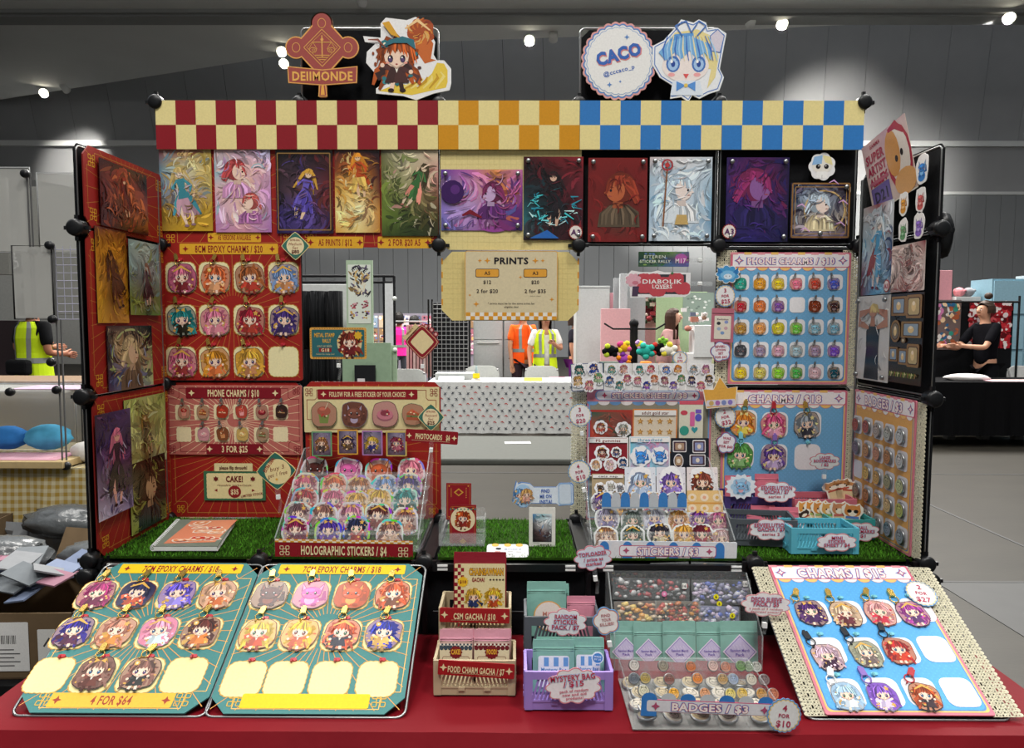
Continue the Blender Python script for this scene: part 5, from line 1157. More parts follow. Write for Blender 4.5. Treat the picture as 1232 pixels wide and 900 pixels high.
printsheet(FB, 257.5, 178, 327, 279.5, 'd8b8b8 c8a8c0 b8b8d8/8ac0cc e0b0a8 d8b0c8/e0b8c0 e8c0b0 c890c0/c8a0c8 f0c8b8 b888c0/b880b0 d090a8 a870b0', 2, 'pastel pink print of two red-haired figures, second in the top row', both(bust('b8484a', 'f2d0bc', 'c890b8', 1, .75, -.1, .18), bust('c8605a', 'f4d4c0', 'b070a8', -1, .6, .12, -.18)), base='d8b0c0')
printsheet(FB, 331.5, 181, 401.5, 281, '1c1614 18141c 241a18/2a1c20 3a2a38 4a1c20/241c28 6a4a5a 6a2428/2a2050 5a4a90 5a2820/241c48 4a3878 2a1c28', 3, 'dark print of a kneeling blond figure in purple, third in the top row', stander('c8983a', 'e8c8a8', '6a5ab8', .8, 0, 0, -.25, '483a90'), frame='8a6a3a', base='1c1614')
printsheet(FB, 402.5, 181, 457.5, 280, '3a141c 4a2028 241418/7a3a20 c87828 3a1c20/d8a848 e8c878 6a3020/e8d088 f0e0a8 c88838/d8a040 f0d888 b87830', 4, 'yellow and dark red print of a figure with flowing cloth, fourth in the top row', stander('d88a28', 'e8c098', 'b84a1c', .7, .05, .22, .1, 'e8c060'), base='4a2028')
printsheet(FB, 458.5, 181, 527.5, 284, '5a5a38 c8c0a0 d8c8a8/6a7038 b8b088 c89088/5a6a28 8a8a58 8a5a48/6a8030 3a4a20 4a4020/3a4a1c 2a3a18 2a2c18', 5, 'green print of a figure leaning into pale light, fifth in the top row', stander('4a4028', 'e0c8a8', '3a6a38', .7, .12, .12, -.5, 'd88a78'), base='3a4a20')
printsheet(FB, 530.5, 204, 628.5, 277.5, '5a3a98 b860a8 d8904a c870a8/4a1c68 c8a0c8 c86848 8a3a90/8a78c8 b898d0 7a3070 5a2878/4a60a8 9a70b0 8a3a78 3a2a70', 6, 'landscape purple print with a large face and a moon, top centre', bust('7a2a58', 'c8a8d0', '5a2868', -1, .5, .12, .05), lift=.006, base='5a3a88', mags=cor,
 extra=lambda c, w, h: (c.e(-.075, .02, .03, .03, '3a1458', 28), c.e(-.068, .026, .012, .012, '5a2a78', 29), c.st([(-.05, -.04), (-.03, -.03), (0, -.045)], .012, '7a1428', 29)))
def cyan(c, w, h):
 rg = random.Random(2)
 for i in range(34):
  t_ = rg.uniform(2.4, 6.6); k_ = rg.uniform(.8, 1.1); x, y = w * .36 * cos(t_) * k_, -h * .08 + h * .22 * sin(t_) * k_; c.st([(x, y), (x + rg.uniform(-.012, .012), y + rg.uniform(-.006, .008)), (x + rg.uniform(-.02, .02), y + rg.uniform(-.012, .014))], rg.uniform(.002, .005), rg.choice(['4ac8d0', '7adce0', '2a90a8', 'c8f0f0']), 20 + i % 3)
 c.p([(-w * .4, -h * .48), (w * .1, -h * .48), (-w * .1, -h * .38)], '2a68b8', 20)
printsheet(FB, 630, 188.5, 701, 289, '3a1018 6a1820 8a2028/241418 181014 6a1c28/1c3840 140f14 5a1824/2a6870 1a1418 3a1420/301018 2a1014 4a0f1c', 7, 'dark print of a coated figure amid cyan lightning, hung right of the purple one', stander('241418', 'd8b098', '1a1a20', .85, 0, .02, 0, '2a2028'), mags=cor, extra=cyan, base='241014')
printsheet(FB, 708, 190, 777.5, 291, '781c1c 7c1e1c 781c1c/7a1c1c 6a1c1a 781c1c/701a1a 5a2018 741c1a/781c1c 4a3428 701a1a/7c1e1c 781c1c 781c1c', 8, 'brick red print of a brown-haired head in profile', bust('8a3420', 'b8603a', '584a3a', -1, 1.0, .02, .06), mags=cor, n=50, base='781c1c')
printsheet(FB, 782, 189, 855, 290, 'c8b8b8 e0dcdc c8d0d8/a8c0d0 dce4ec b0c8d8/a8c4d8 e0e8f0 88b0c8/b0c8dc d8e4ec 6a98b8/c8d8e4 e0e8ec a8c0d4', 9, 'pale blue and white print of a long-haired figure with a staff', bust('c8dcec', 'f0e0d8', 'dfe8ee', 1, .85, 0, .06), mags=cor, base='c8d4dc',
 extra=lambda c, w, h: (c.l((-.045, -.07), (-.035, .095), .004, '8a5a3a', 28), c.ring(ellp(-.036, .085, .013, .013), .004, 'a83038', 29), c.e(-.036, .085, .006, .006, 'c03a3a', 29), c.p([(-.01, -.04), (.015, -.04), (.02, -.065), (-.015, -.065)], 'c8a868', 28)))
printsheet(FB, 874.5, 189.5, 947, 291, '2a1c50 4a1c58 241848/3a2468 782050 1c1440/2a1c58 5a2468 1c1440/241c58 3a2470 181238/1c1c58 241c60 141034', 10, 'deep violet print of a face in profile with magenta hair', bust('8a2a60', '8a5a98', '241c50', 1, 1.05, -.02, .08), mags=cor, base='241848')
def ornate(c, w, h):
 c.ring(rr(w * .96, h * .96, .002), .004, '8a6438', 29); c.ring(rr(w * .86, h * .84, .002), .0015, 'b08a50', 29); c.ring(ellp(.012, 0, w * .34, h * .36, 24), .004, 'd0b078', 6)
 [c.st([(x, y), (x + .012 * s, y + .006), (x + .024 * s, y - .004)], .004, 'd8a8d8', 30) for x, y, s in ((-.06, .01, 1), (.045, .02, 1), (-.05, -.05, 1), (.04, -.035, 1), (.02, .07, 1))]
printsheet(FB, 951.5, 220, 1020.5, 287, '1c1430 2a1c40 1c1430/2a3a58 a8b8c8 4a3a48/241c38 d0c8b8 6a5038/1c1430 8a7a98 2a1c38', 11, 'framed print of a pale-haired figure in a gold ring, right end of the top row', bust('b8c8d4', 'ecd8cc', 'd8c8a0', 1, .72, 0, .05), frame=None, extra=ornate, mags=[(0, -1), (1, 1)], base='1c1430')
# left wall
GL = 'prints on the red left side wall'
printsheet(FL, 118.4, 189, 178, 284, '241014 3a1414 2a1014/4a1818 9a3828 3a1414/5a1c18 c86838 8a3a20/481410 8a4428 b86028/2a1010 2a1010 241010', 21, 'dark fiery print at the top of the left side wall', stander('8a2018', 'e8b088', '5a1818', .8, 0, .05, .2, '9a4020'), group=GL, lift=.012)
printsheet(FL, 112.8, 271, 155, 388.5, '5a2410 7a3c14 6a2c10/b87820 c88828 8a4c18/c88c20 6a3a14 c08024/d09a28 4a2a14 c88a20/d8a428 b87c1c d09424', 22, 'amber print of a dark dancing figure on the left side wall', stander('3a1c14', '8a5a38', '4a2414', .8, .05, 0, .35), group=GL, lift=.008)
printsheet(FL, 153.5, 287, 193, 379.5, '7a9a98 a8c0b8 688c90/88a8a8 a8b8b0 7898a0/6a8880 5a5a58 889a98/8a9a4a 6a5a48 6a7a48/7a8c30 5a6a28 788a38', 23, 'pale teal print of a seated long-haired figure on the left side wall', stander('7a5a48', 'd8b098', '3a2a30', .75, .05, -.05, .1), group=GL, lift=.015)
printsheet(FL, 127.5, 392, 184, 462.5, '0c1018 141c24 10141c/182430 c8b088 0c1420/1c2838 a88a60 4a6a30/2a2440 5a6a98 a8b868/3a2a50 8a98b8 d0dca0', 24, 'dark print of a gold figure in a moonlit ring on the left side wall', both(bust('c8b488', 'd8b898', '6a5a48', 1, .7)), group=GL, lift=.01,
 extra=lambda c, w, h: c.ring(ellp(0, .0, w * .42, h * .44, 24), .005, 'b0c080', 5))
printsheet(FL, 148, 482, 200, 552, 'a8b858 b8c078 98a848/b8c070 7a6430 b0b868/c8d088 6a5028 a8a868/b8c468 4a3c20 c8d4a0', 25, 'lime print of a tangled golden figure on the left side wall', stander('8a6a28', 'd8b080', '5a4820', .8, 0, 0, .3), group=GL, lift=.008)
printsheet(FL, 155, 560, 200, 622, '141410 241c14 1c1814/3a3420 5a4830 1c2018/98a048 2a3028 283428/b0b858 1c1c18 98a050', 26, 'olive and black print of a curled figure low on the left side wall', bust('4a3824', 'b89870', '2a3430', 1, .9), group=GL, lift=.009)
printsheet(FL, 113.5, 500, 160, 609, '1c1438 2a1c50 4a3a70/241848 3a2c60 1c1438/4a3a60 6a4068 241438/8a7898 3a2030 241830/c8c4d8 b0a8c8 8a80a8', 27, 'night violet print of a pink-haired figure with bare legs, lower left side wall', stander('c86a88', 'e0a898', '2a1c30', .95, .05, 0, .0, '1c1424'), group=GL, lift=.02)
# right wall
GR = 'prints on the black right side wall'
printsheet(FRt, 1040, 251, 1072, 353, 'c0b8b8 8a2c30 c8d0d4/b8c8d0 a8b8c0 c8ccd0/a8c8d8 c8d8e0 2a4a78/7a3038 88b8d0 2a4878/6a2c34 6aa8cc c0d0d8', 31, 'pale print of a tall blue and red robed figure on the right side wall', stander('d8e0e4', 'e8d8d0', '5aa0c8', 1.0, .05, 0, -.1, '8a2c34'), group=GR, lift=.008, base='c8c8c8', wh=None)
printsheet(FRt, 1074, 297, 1112, 349, 'c8b0a8 d8c8c0 8a3038/d0b8b0 3a2c2c c8b0a8/d8c8c0 b89088 d8c8c4/c8a8a0 8a3434 d0bcb4', 32, 'crowded cream and dark red print on the right side wall', None, group=GR, lift=.008, n=260, base='c8b8b0')
def figdark(c, w, h, L, rg):
 c.p([(-w * .24, -h * .48), (w * .22, -h * .48), (w * .2, -h * .1), (w * .22, h * .1), (w * .1, h * .16), (-w * .1, h * .16), (-w * .2, h * .08), (-w * .18, -h * .12)], '2a2a30', L)
 for e in (-1, 1): c.st([(e * w * .12, h * .12), (e * w * .42, h * .18), (e * w * .4, h * .28), (e * w * .1, h * .33)], w * .16, 'b88068', L + 1)
 c.p([(-w * .08, h * .14), (w * .08, h * .14), (w * .05, h * .26), (-w * .05, h * .26)], 'b07860', L + 1); c.e(0, h * .32, w * .13, h * .07, 'c08a70', L + 2)
 for k in range(12): a = rg.uniform(.2, 3); c.st([(0, h * .4), (w * .12 * cos(a), h * .37), (w * .2 * cos(a), h * .3)], w * .07, shade('d8c080', rg.uniform(.7, 1.3)), L + 3)
printsheet(FRt, 1034, 357, 1068, 461, 'd0ccc8 d4d0cc d0ccc8/d4d0cc d8d4d0 d0ccc8/d0ccc8 ccc8c4 d0ccc8', 33, 'white print of a blond figure in a black dress, arms raised, right side wall', figdark, group=GR, lift=.008, n=30, base='d0ccc8', mags=cor)
def frames(c, w, h):
 for x, y, a, b_, k in ((-.2, .36, .2, .17, 0), (.26, .35, .2, .2, 1), (-.28, .08, .14, .2, 2), (.2, .1, .26, .14, 0), (.28, -.18, .16, .2, 1), (-.32, -.18, .12, .13, 0), (-.02, -.2, .12, .14, 0), (-.02, -.02, .06, .05, 2)):
  X, Y_, A, B = x * w, y * h, a * w, b_ * h * .55; sh = (lambda s: ellp(X, Y_, A * s, B * s, 16)) if k == 2 else (lambda s: rr(A * 2 * s, B * 2 * s, .002, 2, X, Y_) if k == 0 else cham(A * 2 * s, B * 2 * s, .004, X, Y_))
  c.p(sh(1.15), '8a6438', 20); c.p(sh(.9), '4a3424', 21); c.p(sh(.8), ['8a98a8', 'b8a070', '7a6a58'][k], 22); c.e(X, Y_, A * .35, B * .5, 'e0c088', 23); c.e(X, Y_ + B * .3, A * .22, B * .22, 'ecd8b8', 24, 8)
 for i in range(16): c.st([(-w * .42 + i * w * .052, -h * .43), (-w * .4 + i * w * .052, -h * .38), (-w * .36 + i * w * .052, -h * .4)], .006, ['7a8a38', 'c8c088', '5a6a28', '8a6a40'][i % 4], 22)
printsheet(FRt, 1073, 354, 1108, 465, '241814 2a1c16 241814/2a1c18 30221a 241814', 34, 'dark brown sheet printed with small gilt-framed portraits, right side wall', None, group=GR, lift=.008, n=10, extra=frames, base='241814')
# flyer
a, b_, w, h = FRt.box(1041, 168, 1092, 236, .02); c = Cv(.001); w, h = .2, .168
c.sheet(rr(w, h, .001, 1), .001, 'd8c0b4'); c.grad(w, h, pal('d8b8bc d0a8b0 c8b0b0/dcc4bc d4b4b4 d8c0b8/d8ccc0 d4c0b4 d4b8a4'), 1)
for i, tx_ in enumerate(('SUPER', 'ARTIST', 'ALLEY')): c.t(tx_, -w * .24, h * (.26 - i * .17), .021, 'a8304e', 4, bold=.05, w=.085)
c.t('GAMMA', -w * .2, h * .42, .009, 'a8304e', 4, bold=.02); c.p(rr(.085, .05, .002, 2, -w * .24, -h * .31), '6a5a9a', 4); c.t('D21', -w * .24, -h * .31, .026, '2a2040', 5, bold=.03)
c.e(w * .25, h * .02, .052, .078, 'b03a4a', 4); c.e(w * .26, h * .03, .042, .066, 'e8dcd0', 5); c.e(w * .14, h * .12, .03, .055, 'd89a58', 6); c.e(w * .3, -h * .33, .045, .03, 'e0a86a', 5); c.e(w * .2, h * .02, .006, .008, '2a2020', 7); c.e(w * .32, h * .06, .006, .008, '2a2020', 7); c.st([(w * .12, h * .44), (w * .28, h * .46), (w * .42, h * .3)], .02, 'a83044', 6); c.l((-w / 2, -h * .5), (w / 2, -h * .5), .003, 'e8e0d0', 3); c.r(-w * .45, -h * .12, -w * .02, -h * .07, 'b8687a', 4)
fly = place(c, FRt, a, b_, .03, 'event_flyer', 'tilted pink event flyer reading D21 at the top of the right side wall', 'flyer', None, 'gloss', .16)
fly.matrix_world = FRt.M(a, b_, .012, .16) @ Matrix.Rotation(.14, 4, 'X')
# ------------------------------------------------------------------ charms
_ring = {}
def ringmesh(kind):
 if kind in _ring: return _ring[kind]
 q = MB(); r = .0052
 q.tube([(r * cos(a), r * sin(a), 0) for a in [k * pi / 7 for k in range(14)]], .0008, G, 6, True)
 q.tube([(-.001, -r, 0), (-.0016, -r - .004, .001)], .0009, G, 6)
 q.box(-.0035, .0035, r - .001, r + .009, -.0012, .0016); q.box(-.0018, .0018, r + .008, r + .0115, -.001, .001)
 me = q.build('key_ring', M[kind]); d = me.data; bpy.data.objects.remove(me); _ring[kind] = d; return d
M['teal_ring'] = mat('mint_clasp', '7cc8d4', rough=.4); M['red_ring'] = mat('red_clasp', 'b02430', rough=.35); M['lilac_ring'] = mat('lilac_clasp', '8a6ab8', rough=.35)
seedn = [100]
def charm(fr, px, py, s, kind, c1, c2, label, group, ring='gold', lift=.005, name='acrylic_charm', acc='d8a850', m='gloss', asp=1.0, rotr=.12, rs=1.0, roff=(-.5, .5)):
 seedn[0] += 1; sd = seedn[0]; rg = random.Random(sd)
 a, b_ = fr.uv(px, py, lift); w = fr.box(px - s / 2, py, px + s / 2, py + .1, lift)[2]; r = w / 2
 t = empty(name, fr.M(a, b_, lift, rg.uniform(-rotr, rotr)), label, 'charm', group)
 q = MB(); q.prism(blob(w, w * asp, sd, .06, 30), 0, .0026, G); q.build('acrylic_plate', M['clear'], t)
 c = Cv(.0028); c.p(blob(w * .97, w * asp * .97, sd, .06, 30), shade(c2, .3), -1); c.p(blob(w * .93, w * asp * .93, sd, .06, 30), shade(c1, .8) if rg.random() < .3 else mixc(C_(c1), C_('b89a80'), .55), 0)
 k = {'c': chibi, 'k': critter, 'f': food}[kind]
 if kind == 'c': chibi(c, 0, -.02 * w, r * 1.13, c1, c2, sd, acc=acc, L=1)
 else: k(c, 0, 0, r * 1.02, c1, c2, sd, 1)
 c.build('artwork', M[m], t)
 if ring:
  o = bpy.data.objects.new('key_ring', ringmesh(ring)); link(o, t, Matrix.Translation((roff[0] * r * .5, r * asp * .95 + .004 * rs, .004)) @ Matrix.Rotation(rg.uniform(-.5, .2), 4, 'Z') @ Matrix.Scale(rs, 4))
 return t
ORD = ['first', 'second', 'third', 'fourth', 'fifth', 'sixth']; ROW = ['top', 'second', 'third', 'fourth', 'bottom']
g = 'epoxy charms on the red 8CM board'
data = [[('c', 'c86a88', '7a2a30', 'pink-haired'), ('c', 'd8683a', 'e8a878', 'orange-haired'), ('c', 'a05a2c', 'b83a28', 'brown lion-maned'), ('c', '7a98c8', 'c88a5a', 'light-blue-haired')],
  [('c', '2a8a8c', '2a2a20', 'teal twin-tailed'), ('c', 'e07a98', 'd88898', 'rose-pink-haired'), ('c', 'a81c34', 'a83a28', 'crimson-haired'), ('c', '4a3080', '3a2a60', 'purple curly-haired')],
  [('c', 'd06a8a', '9a3a3a', 'pink-haired with a heart'), ('c', 'd8902c', 'e07840', 'golden-orange-haired'), ('c', 'e0a83a', 'c8885a', 'golden blond')]]
for j, row in enumerate(data):
 for i, (k, c1, c2, ds) in enumerate(row):
  charm(FB, CX8[i], CY8[j] + 1, 36, k, c1, c2, f'{ds} epoxy charm, {ORD[i]} in the {["top", "middle", "bottom"][j]} row of the red 8CM board', g, rs=1.35, lift=.0098)
g = 'food charms on the rose board'
for i, ((x, y), (c1, c2, ds)) in enumerate(zip([p for k, p in enumerate(PC) if k not in (6, 11)], [('a02a28', 'd88a7a', 'red drink'), ('8a4a28', 'e0a060', 'brown pastry'), ('b03a24', 'e8c098', 'red cake slice'), ('c04a3a', 'e8a0a0', 'pink and red dessert'), ('8a1c28', 'c85a5a', 'dark red cup'), ('3a2018', 'a87a50', 'dark chocolate layer cake'), ('d898a0', 'e8d0c8', 'pink and white drink'), ('8a5030', 'c88a58', 'brown dumpling'), ('d8b468', 'e8d8a0', 'pale gold dish'), ('7a5a38', '7a9a68', 'brown and green cone')])):
 charm(FB, x, y, 15, 'f', c1, c2, f'tiny {ds} charm, {ORD[i % 6]} in the {"upper" if i < 6 else "lower"} row, rose board', g, 'steel', .010, 'phone_charm', rs=.9, asp=1.15)

# teal boards lying on the front
def tealboard(px0, px1, title, foot, data, cxs, cys, lb):
 a0 = FF.uv(px0, 862)[0]; w = FF.uv(px1, 862)[0] - a0; h = .350; a = a0 + w / 2; b_ = h / 2 + .001
 fr_ = empty('wire_stand', FF.M(a, b_, -.004), f'thin steel wire frame under the {lb} teal board', 'frame', 'wire frames under the teal boards')
 q = MB(); q.tube([(x, y, 0) for x, y in rr(w + .008, h + .004, .016, 4)], .0026, G, 6, True); q.build('wire', M['steel'], fr_)
 c = Cv(.003); c.sheet(cham(w, h, .032), .003, '43807e'); rays(c, w, h, 0, -.0, 'dc9a4c', 40, .12, .0014, 1); stepborder(c, w, h, 'e8b868', .009, .034, .0016, 2)
 for e in (-1, 1): knot(c, e * (w / 2 - .045), -h / 2 + .026, .024, 'd8a83a')
 banner(c, 0, h / 2 - .017, w * .78, .026, title, 'f2c418', '8a1a22', 6, th=.66, tw=w * .48); banner(c, -.003, -h / 2 + .024, w * .66, .0285, foot, 'e8b43c' if foot else 'f2c414', '9c3a28', 6, tw=.072 if foot else None, th=.62, stars=bool(foot))
 pos = []
 for j, (cy, xs) in enumerate(zip(cys, cxs)):
  for x in xs:
   u, v = FF.uv(x, cy); pos.append((u - a, v - b_)); squircle(c, u - a, v - b_, .0715, .0715, 'efe0a0', 3, .26, 26, 'c89a4a')
 o = place(c, FF, a, b_, 0, 'charm_board', f'teal slanted 7CM EPOXY CHARMS board, {lb} of the two, ' + ('reading 4 FOR $64' if foot else 'with an empty bottom row'), 'board', 'teal charm boards')
 hooks(FF, [(x + .004, y + .039) for x, y in pos], parent=o)
 for j, row in enumerate(data):
  for i, (k, c1, c2, ds, slot) in enumerate(row):
   charm(FF, cxs[j][slot], cys[j] - 1 - j, [43, 45, 46][j], k, c1, c2, f'{ds}, charm {ORD[slot]} in the {["top", "middle", "bottom"][j]} row, {lb} teal board', f'epoxy charms on the {lb} teal board', rs=1.5)
tealboard(12, 243, '7CM EPOXY CHARMS / $18', '4 FOR $64', [[('c', 'a8246c', '6a1c40', 'magenta-haired figure', 0), ('c', '2a2a50', 'c8502c', 'navy-haired figure in orange', 1), ('c', '6a58c8', '9a8ae0', 'violet-blue-haired figure', 2), ('c', 'd8a888', 'c86a3a', 'peach-haired figure', 3)],
 [('c', '33268a', '5a2a48', 'deep blue-violet-haired figure', 0), ('c', 'c88068', 'd88a3a', 'dusty-pink-haired figure with orange fruit', 1), ('c', 'e88aa8', 'c8d8e0', 'candy-pink-haired figure', 2), ('c', '5a2018', 'e07a2c', 'dark-brown-haired figure with oranges', 3)],
 [('c', '8a6458', '6a3a30', 'taupe-haired figure in patchwork', 1), ('c', '84584c', '2a2a28', 'taupe-haired figure in a black outfit', 2)]],
 [[116.5, 164, 213.5, 262], [89, 139, 190.5, 242], [60, 114.5, 169.5, 222]], [717, 763, 813.5], 'left')
tealboard(246, 484, '7CM EPOXY CHARMS / $18', '', [[('k', '4a1a14', '7a3420', 'dark brown round creature', 0), ('k', 'd85aa8', 'f0a0c8', 'pink round creature', 1), ('k', 'c85428', 'e8a050', 'orange creature in a basket', 2), ('c', 'd85a30', '7a4a38', 'red-haired figure with a green hat', 3)],
 [('c', 'e8c03a', 'c84a28', 'blond figure with twin horns', 0), ('c', 'f0b828', 'd8603a', 'bright blond figure in orange', 1), ('c', 'd8542c', '2a2a3a', 'orange-red-haired figure in black', 2), ('c', '2a34a8', 'e0b060', 'blue-haired figure in gold', 3)], []],
 [[325, 374.5, 423.5, 473], [311, 361, 411, 461.5], [293.5, 344.5, 398, 454]], [717.5, 765.5, 818], 'right')

# ------------------------------------------------------------------ lace-trimmed pastel boards
def lace(fr, a, b_, w, h, label_parent=None, lift=.004, name='lace_trim', edge=1):
 cs = .0058; nx, ny = max(3, round(w / cs)), round(h / cs); cw, ch = w / nx, h / ny; q = MB(); rg = random.Random(int(abs(a * 1000)))
 skip = set()
 for i in range(nx):
  for j in range(ny):
   if (i, j) in skip: continue
   x0, y0 = -w / 2 + i * cw, -h / 2 + j * ch; big = i % 4 == 2 and j % 4 == (0 if (i // 4) % 2 else 2) and j < ny - 1
   if (i, j) in skip: continue
   H = ch * 2 if big else ch
   if big: skip.add((i, j + 1))
   cx, cy = x0 + cw / 2, y0 + H / 2; k = .40 if big else (.33 if (i + j) % 2 else .2); rx, ry = cw * (k + .04), H * k; z = rg.uniform(0, .0006)
   o = [(x0, y0), (x0 + cw, y0), (x0 + cw, y0 + H), (x0, y0 + H)]
   inn = [(cx - rx * .7, cy - ry * .75), (cx + rx * .7, cy - ry * .75), (cx + rx * .7, cy + ry * .75), (cx - rx * .7, cy + ry * .75)]
   for e in range(4): f = (e + 1) % 4; q.face([(*o[e], z), (*o[f], z), (*inn[f], z + .0006), (*inn[e], z + .0006)], G)
 n = int(h / .009)
 for k in range(n):                                   # scalloped picot edge
  y = -h / 2 + (k + .5) * h / n; x = edge * w / 2; q.face([(x, y - .0045, 0), (x + edge * .004, y - .003, 0), (x + edge * .0055, y, 0), (x + edge * .004, y + .003, 0), (x, y + .0045, 0)][::edge], G)
 o = q.build(name, M['lace'], None, fr.M(a, b_, lift)); sd = o.modifiers.new('s', 'SOLIDIFY'); sd.thickness = .0012; sd.offset = 0
 return o
def adopt(o, par):
 o.parent = par; o.matrix_local = par.matrix_world.inverted() @ o.matrix_world if False else par.matrix_basis.inverted() @ o.matrix_basis
def title3(c, txt, x, y, h, w=None, L=8, bg=None):
 c.t(txt, x, y, h, '5f88c8', L, bold=.105, w=w * 1.03 if w else None); c.t(txt, x, y, h, 'c0405f', L + 1, bold=.065, w=w * 1.012 if w else None); c.t(txt, x, y, h, 'f4e6e2', L + 2, bold=.032, w=w)
def title4(c, txt, x, y, h, w=None, L=8):
 c.t(txt, x, y, h, '7a9cd0', L, bold=.1, w=w * 1.02 if w else None); c.t(txt, x, y, h, 'f2eef0', L + 1, bold=.062, w=w * 1.01 if w else None); c.t(txt, x, y, h, 'b82c4c', L + 2, bold=.03, w=w)
def pastel(w, h, title, grid, fill='6aa6d8', ty=None, tw=.6, th=.017, sqs=(), sqw=.04, orange=False, dots=True):
 c = Cv(.003); c.sheet(rr(w, h, .004), .003, 'd0798a'); c.p(rr(w * .965, h - w * .035, .008), 'e8c070', 1); c.p(rr(w * .945, h - w * .055, .01), '5a8cc4' if not orange else '5a86b8', 2)
 c.p(rr(w * .93, h - w * .07, .01), fill, 3)
 if dots:
  n = int(w / .006); m = int(h / .006)
  for i in range(n):
   for j in range(m):
    if (i + j) % 2: x, y = -w * .46 + i * w * .92 / n, -h * .46 + j * h * .92 / m; c.r(x, y, x + .0028, y + .0028, shade(fill, 1.13), 3.5)
 y = h / 2 - .021
 for k in range(10): x = -w / 2 + .01 + (k + .5) * (w - .02) / 10; c.e(x, y - .015, (w - .02) / 20, .011, 'f0ece4' if k % 2 else 'ecc070', 4.5, 16); c.ring(ellp(x, y - .015, (w - .02) / 20, .011, 14), .0008, 'd0798a', 5)
 c.p(rr(w * .985, .037, .004, 3, 0, y + .001), 'd0607a', 5.5); c.p(rr(w * .965, .033, .004, 3, 0, y + .001), 'eee6e6', 6)
 for k in range(9): c.r(-w / 2 + k * w / 9, h / 2 - .006, -w / 2 + (k + .55) * w / 9, h / 2, 'e8b868' if k % 2 else 'e0909a', 6.5)
 title3(c, title, 0, y - .001, th, w * tw)
 for e in (-1, 1): c.p(star4(e * w * .43, y, .0125, .45), '5f88c8', 8); c.p(star4(e * w * .43, y, .0095, .45), 'c0405f', 9); c.p(star4(e * w * .43, y, .006, .45), 'f4e6e2', 10)
 for x, y2 in sqs: c.p(rr(sqw, sqw, sqw * .25, 4, x, y2), 'e6e4e6', 7)
 return c
# phone charms right
a, b_, w, h = FB.box(878, 304, 1017, 462)
xs, ys = (890.6, 913.7, 935.8, 957.4, 979.8, 1002.6), (340, 367, 393.5, 420.5, 447)
sq = [tuple(p - q_ for p, q_ in zip(FB.uv(x, y), (a, b_))) for y in ys for x in xs]
c = pastel(w, h, 'PHONE CHARMS / $10', None, '6fa8d0', th=.0155, tw=.72, sqs=sq, sqw=.040)
bd = place(c, FB, a, b_, .006, 'charm_board', 'blue and pink PHONE CHARMS board with white squares, upper right', 'board', 'pastel charm boards')
bk = Cv(.002); bk.sheet(rr(.355, .355, .004), .002, '16171a');
l1 = lace(FB, *FB.box(863, 303, 884, 460)[:2], .045, .345, edge=-1, lift=.003); l2 = lace(FB, *FB.box(1012, 303, 1031, 462)[:2], .046, .35, lift=.003); adopt(l1, bd); adopt(l2, bd)
cols = [('2fa890', 'teal'), ('e8a02c', 'amber'), ('e8c81c', 'yellow'), ('e8708c', 'rose pink'), ('c8402c', 'red-orange'), ('4a58c0', 'blue'), ('b8182c', 'crimson'), ('e07a3c', 'orange'), ('7a4a9c', 'purple'), None, ('8a3a1c', 'brown'), ('3a1c20', 'dark brown'),
  ('b8862c', 'ochre'), ('e89a4c', 'apricot'), ('d8c82c', 'lemon'), ('6cc83c', 'leaf green'), ('8ac0d4', 'sky blue'), ('7ab0c8', 'steel blue'), ('4a4a50', 'charcoal'), ('9a88a8', 'mauve'), ('d8a0b8', 'pale pink'), ('a8c8d4', 'ice blue'), ('a890b0', 'dusty lilac'), ('7a4ac8', 'violet'),
  ('f0d01c', 'bright yellow'), ('d8cc5a', 'straw yellow'), ('8cd82c', 'lime'), ('4cb850', 'green'), ('e8c0c8', 'blush'), ('1c5060', 'dark teal')]
for k, cc in enumerate(cols):
 if not cc: continue
 c1 = cc[0]; i, j = k % 6, k // 6
 charm(FB, xs[i], ys[j] + 1.5, 15.5, 'k', c1, '%02x%02x%02x' % tuple(min(255, int(int(c1[z:z + 2], 16) * .6 + 95)) for z in (0, 2, 4)), f'small {cc[1]} creature charm, {ORD[i]} in the {ROW[j]} row, blue PHONE CHARMS board', 'phone charms on the blue board', 'steel', .0095, 'phone_charm', rs=.7, asp=.95)
# charms $18
a, b_, w, h = FB.box(868, 469, 1013, 612); w18 = w
pts18 = [(893.7, 508), (930.7, 510.7), (970.5, 510), (889.7, 547), (930, 549), (969.5, 549)]
sq = [tuple(p - q_ for p, q_ in zip(FB.uv(x, y), (a, b_))) for x, y in pts18]
c = pastel(w, h, 'CHARMS / $18', None, '6fa8d0', th=.019, tw=.58, sqs=sq, sqw=.068)
bd = place(c, FB, a, b_, .006, 'charm_board', 'blue CHARMS / $18 board with lace edges, lower right of the back wall', 'board', 'pastel charm boards')
l1 = lace(FB, *FB.box(856, 468, 874, 625)[:2], .042, .335, edge=-1, lift=.003); l2 = lace(FB, *FB.box(1008, 468, 1026, 625)[:2], .044, .335, lift=.003); adopt(l1, bd); adopt(l2, bd)
for (x, y), (k, c1, c2, ds, rg_) in zip(pts18, [('c', 'e8862c', 'e8d058', 'orange-haired figure on a yellow flower', 'gold'), ('c', 'e85a8a', 'f0a8c0', 'bright pink-haired figure', 'red_ring'), ('c', '9098a0', '3a3c48', 'grey-haired figure in black', 'gold'), ('c', '5a9a4c', '8ab878', 'leafy green-haired figure', 'teal_ring'), ('c', '6a4a9c', 'c8b0d8', 'purple-haired figure in a lilac crescent', 'lilac_ring')]):
 charm(FB, x, y + 1, 32, k, c1, c2, f'acrylic charm of a {ds} on the CHARMS / $18 board', 'charms on the $18 board', rg_, .010, rs=1.5, acc='e8d890', roff=(0, 0))
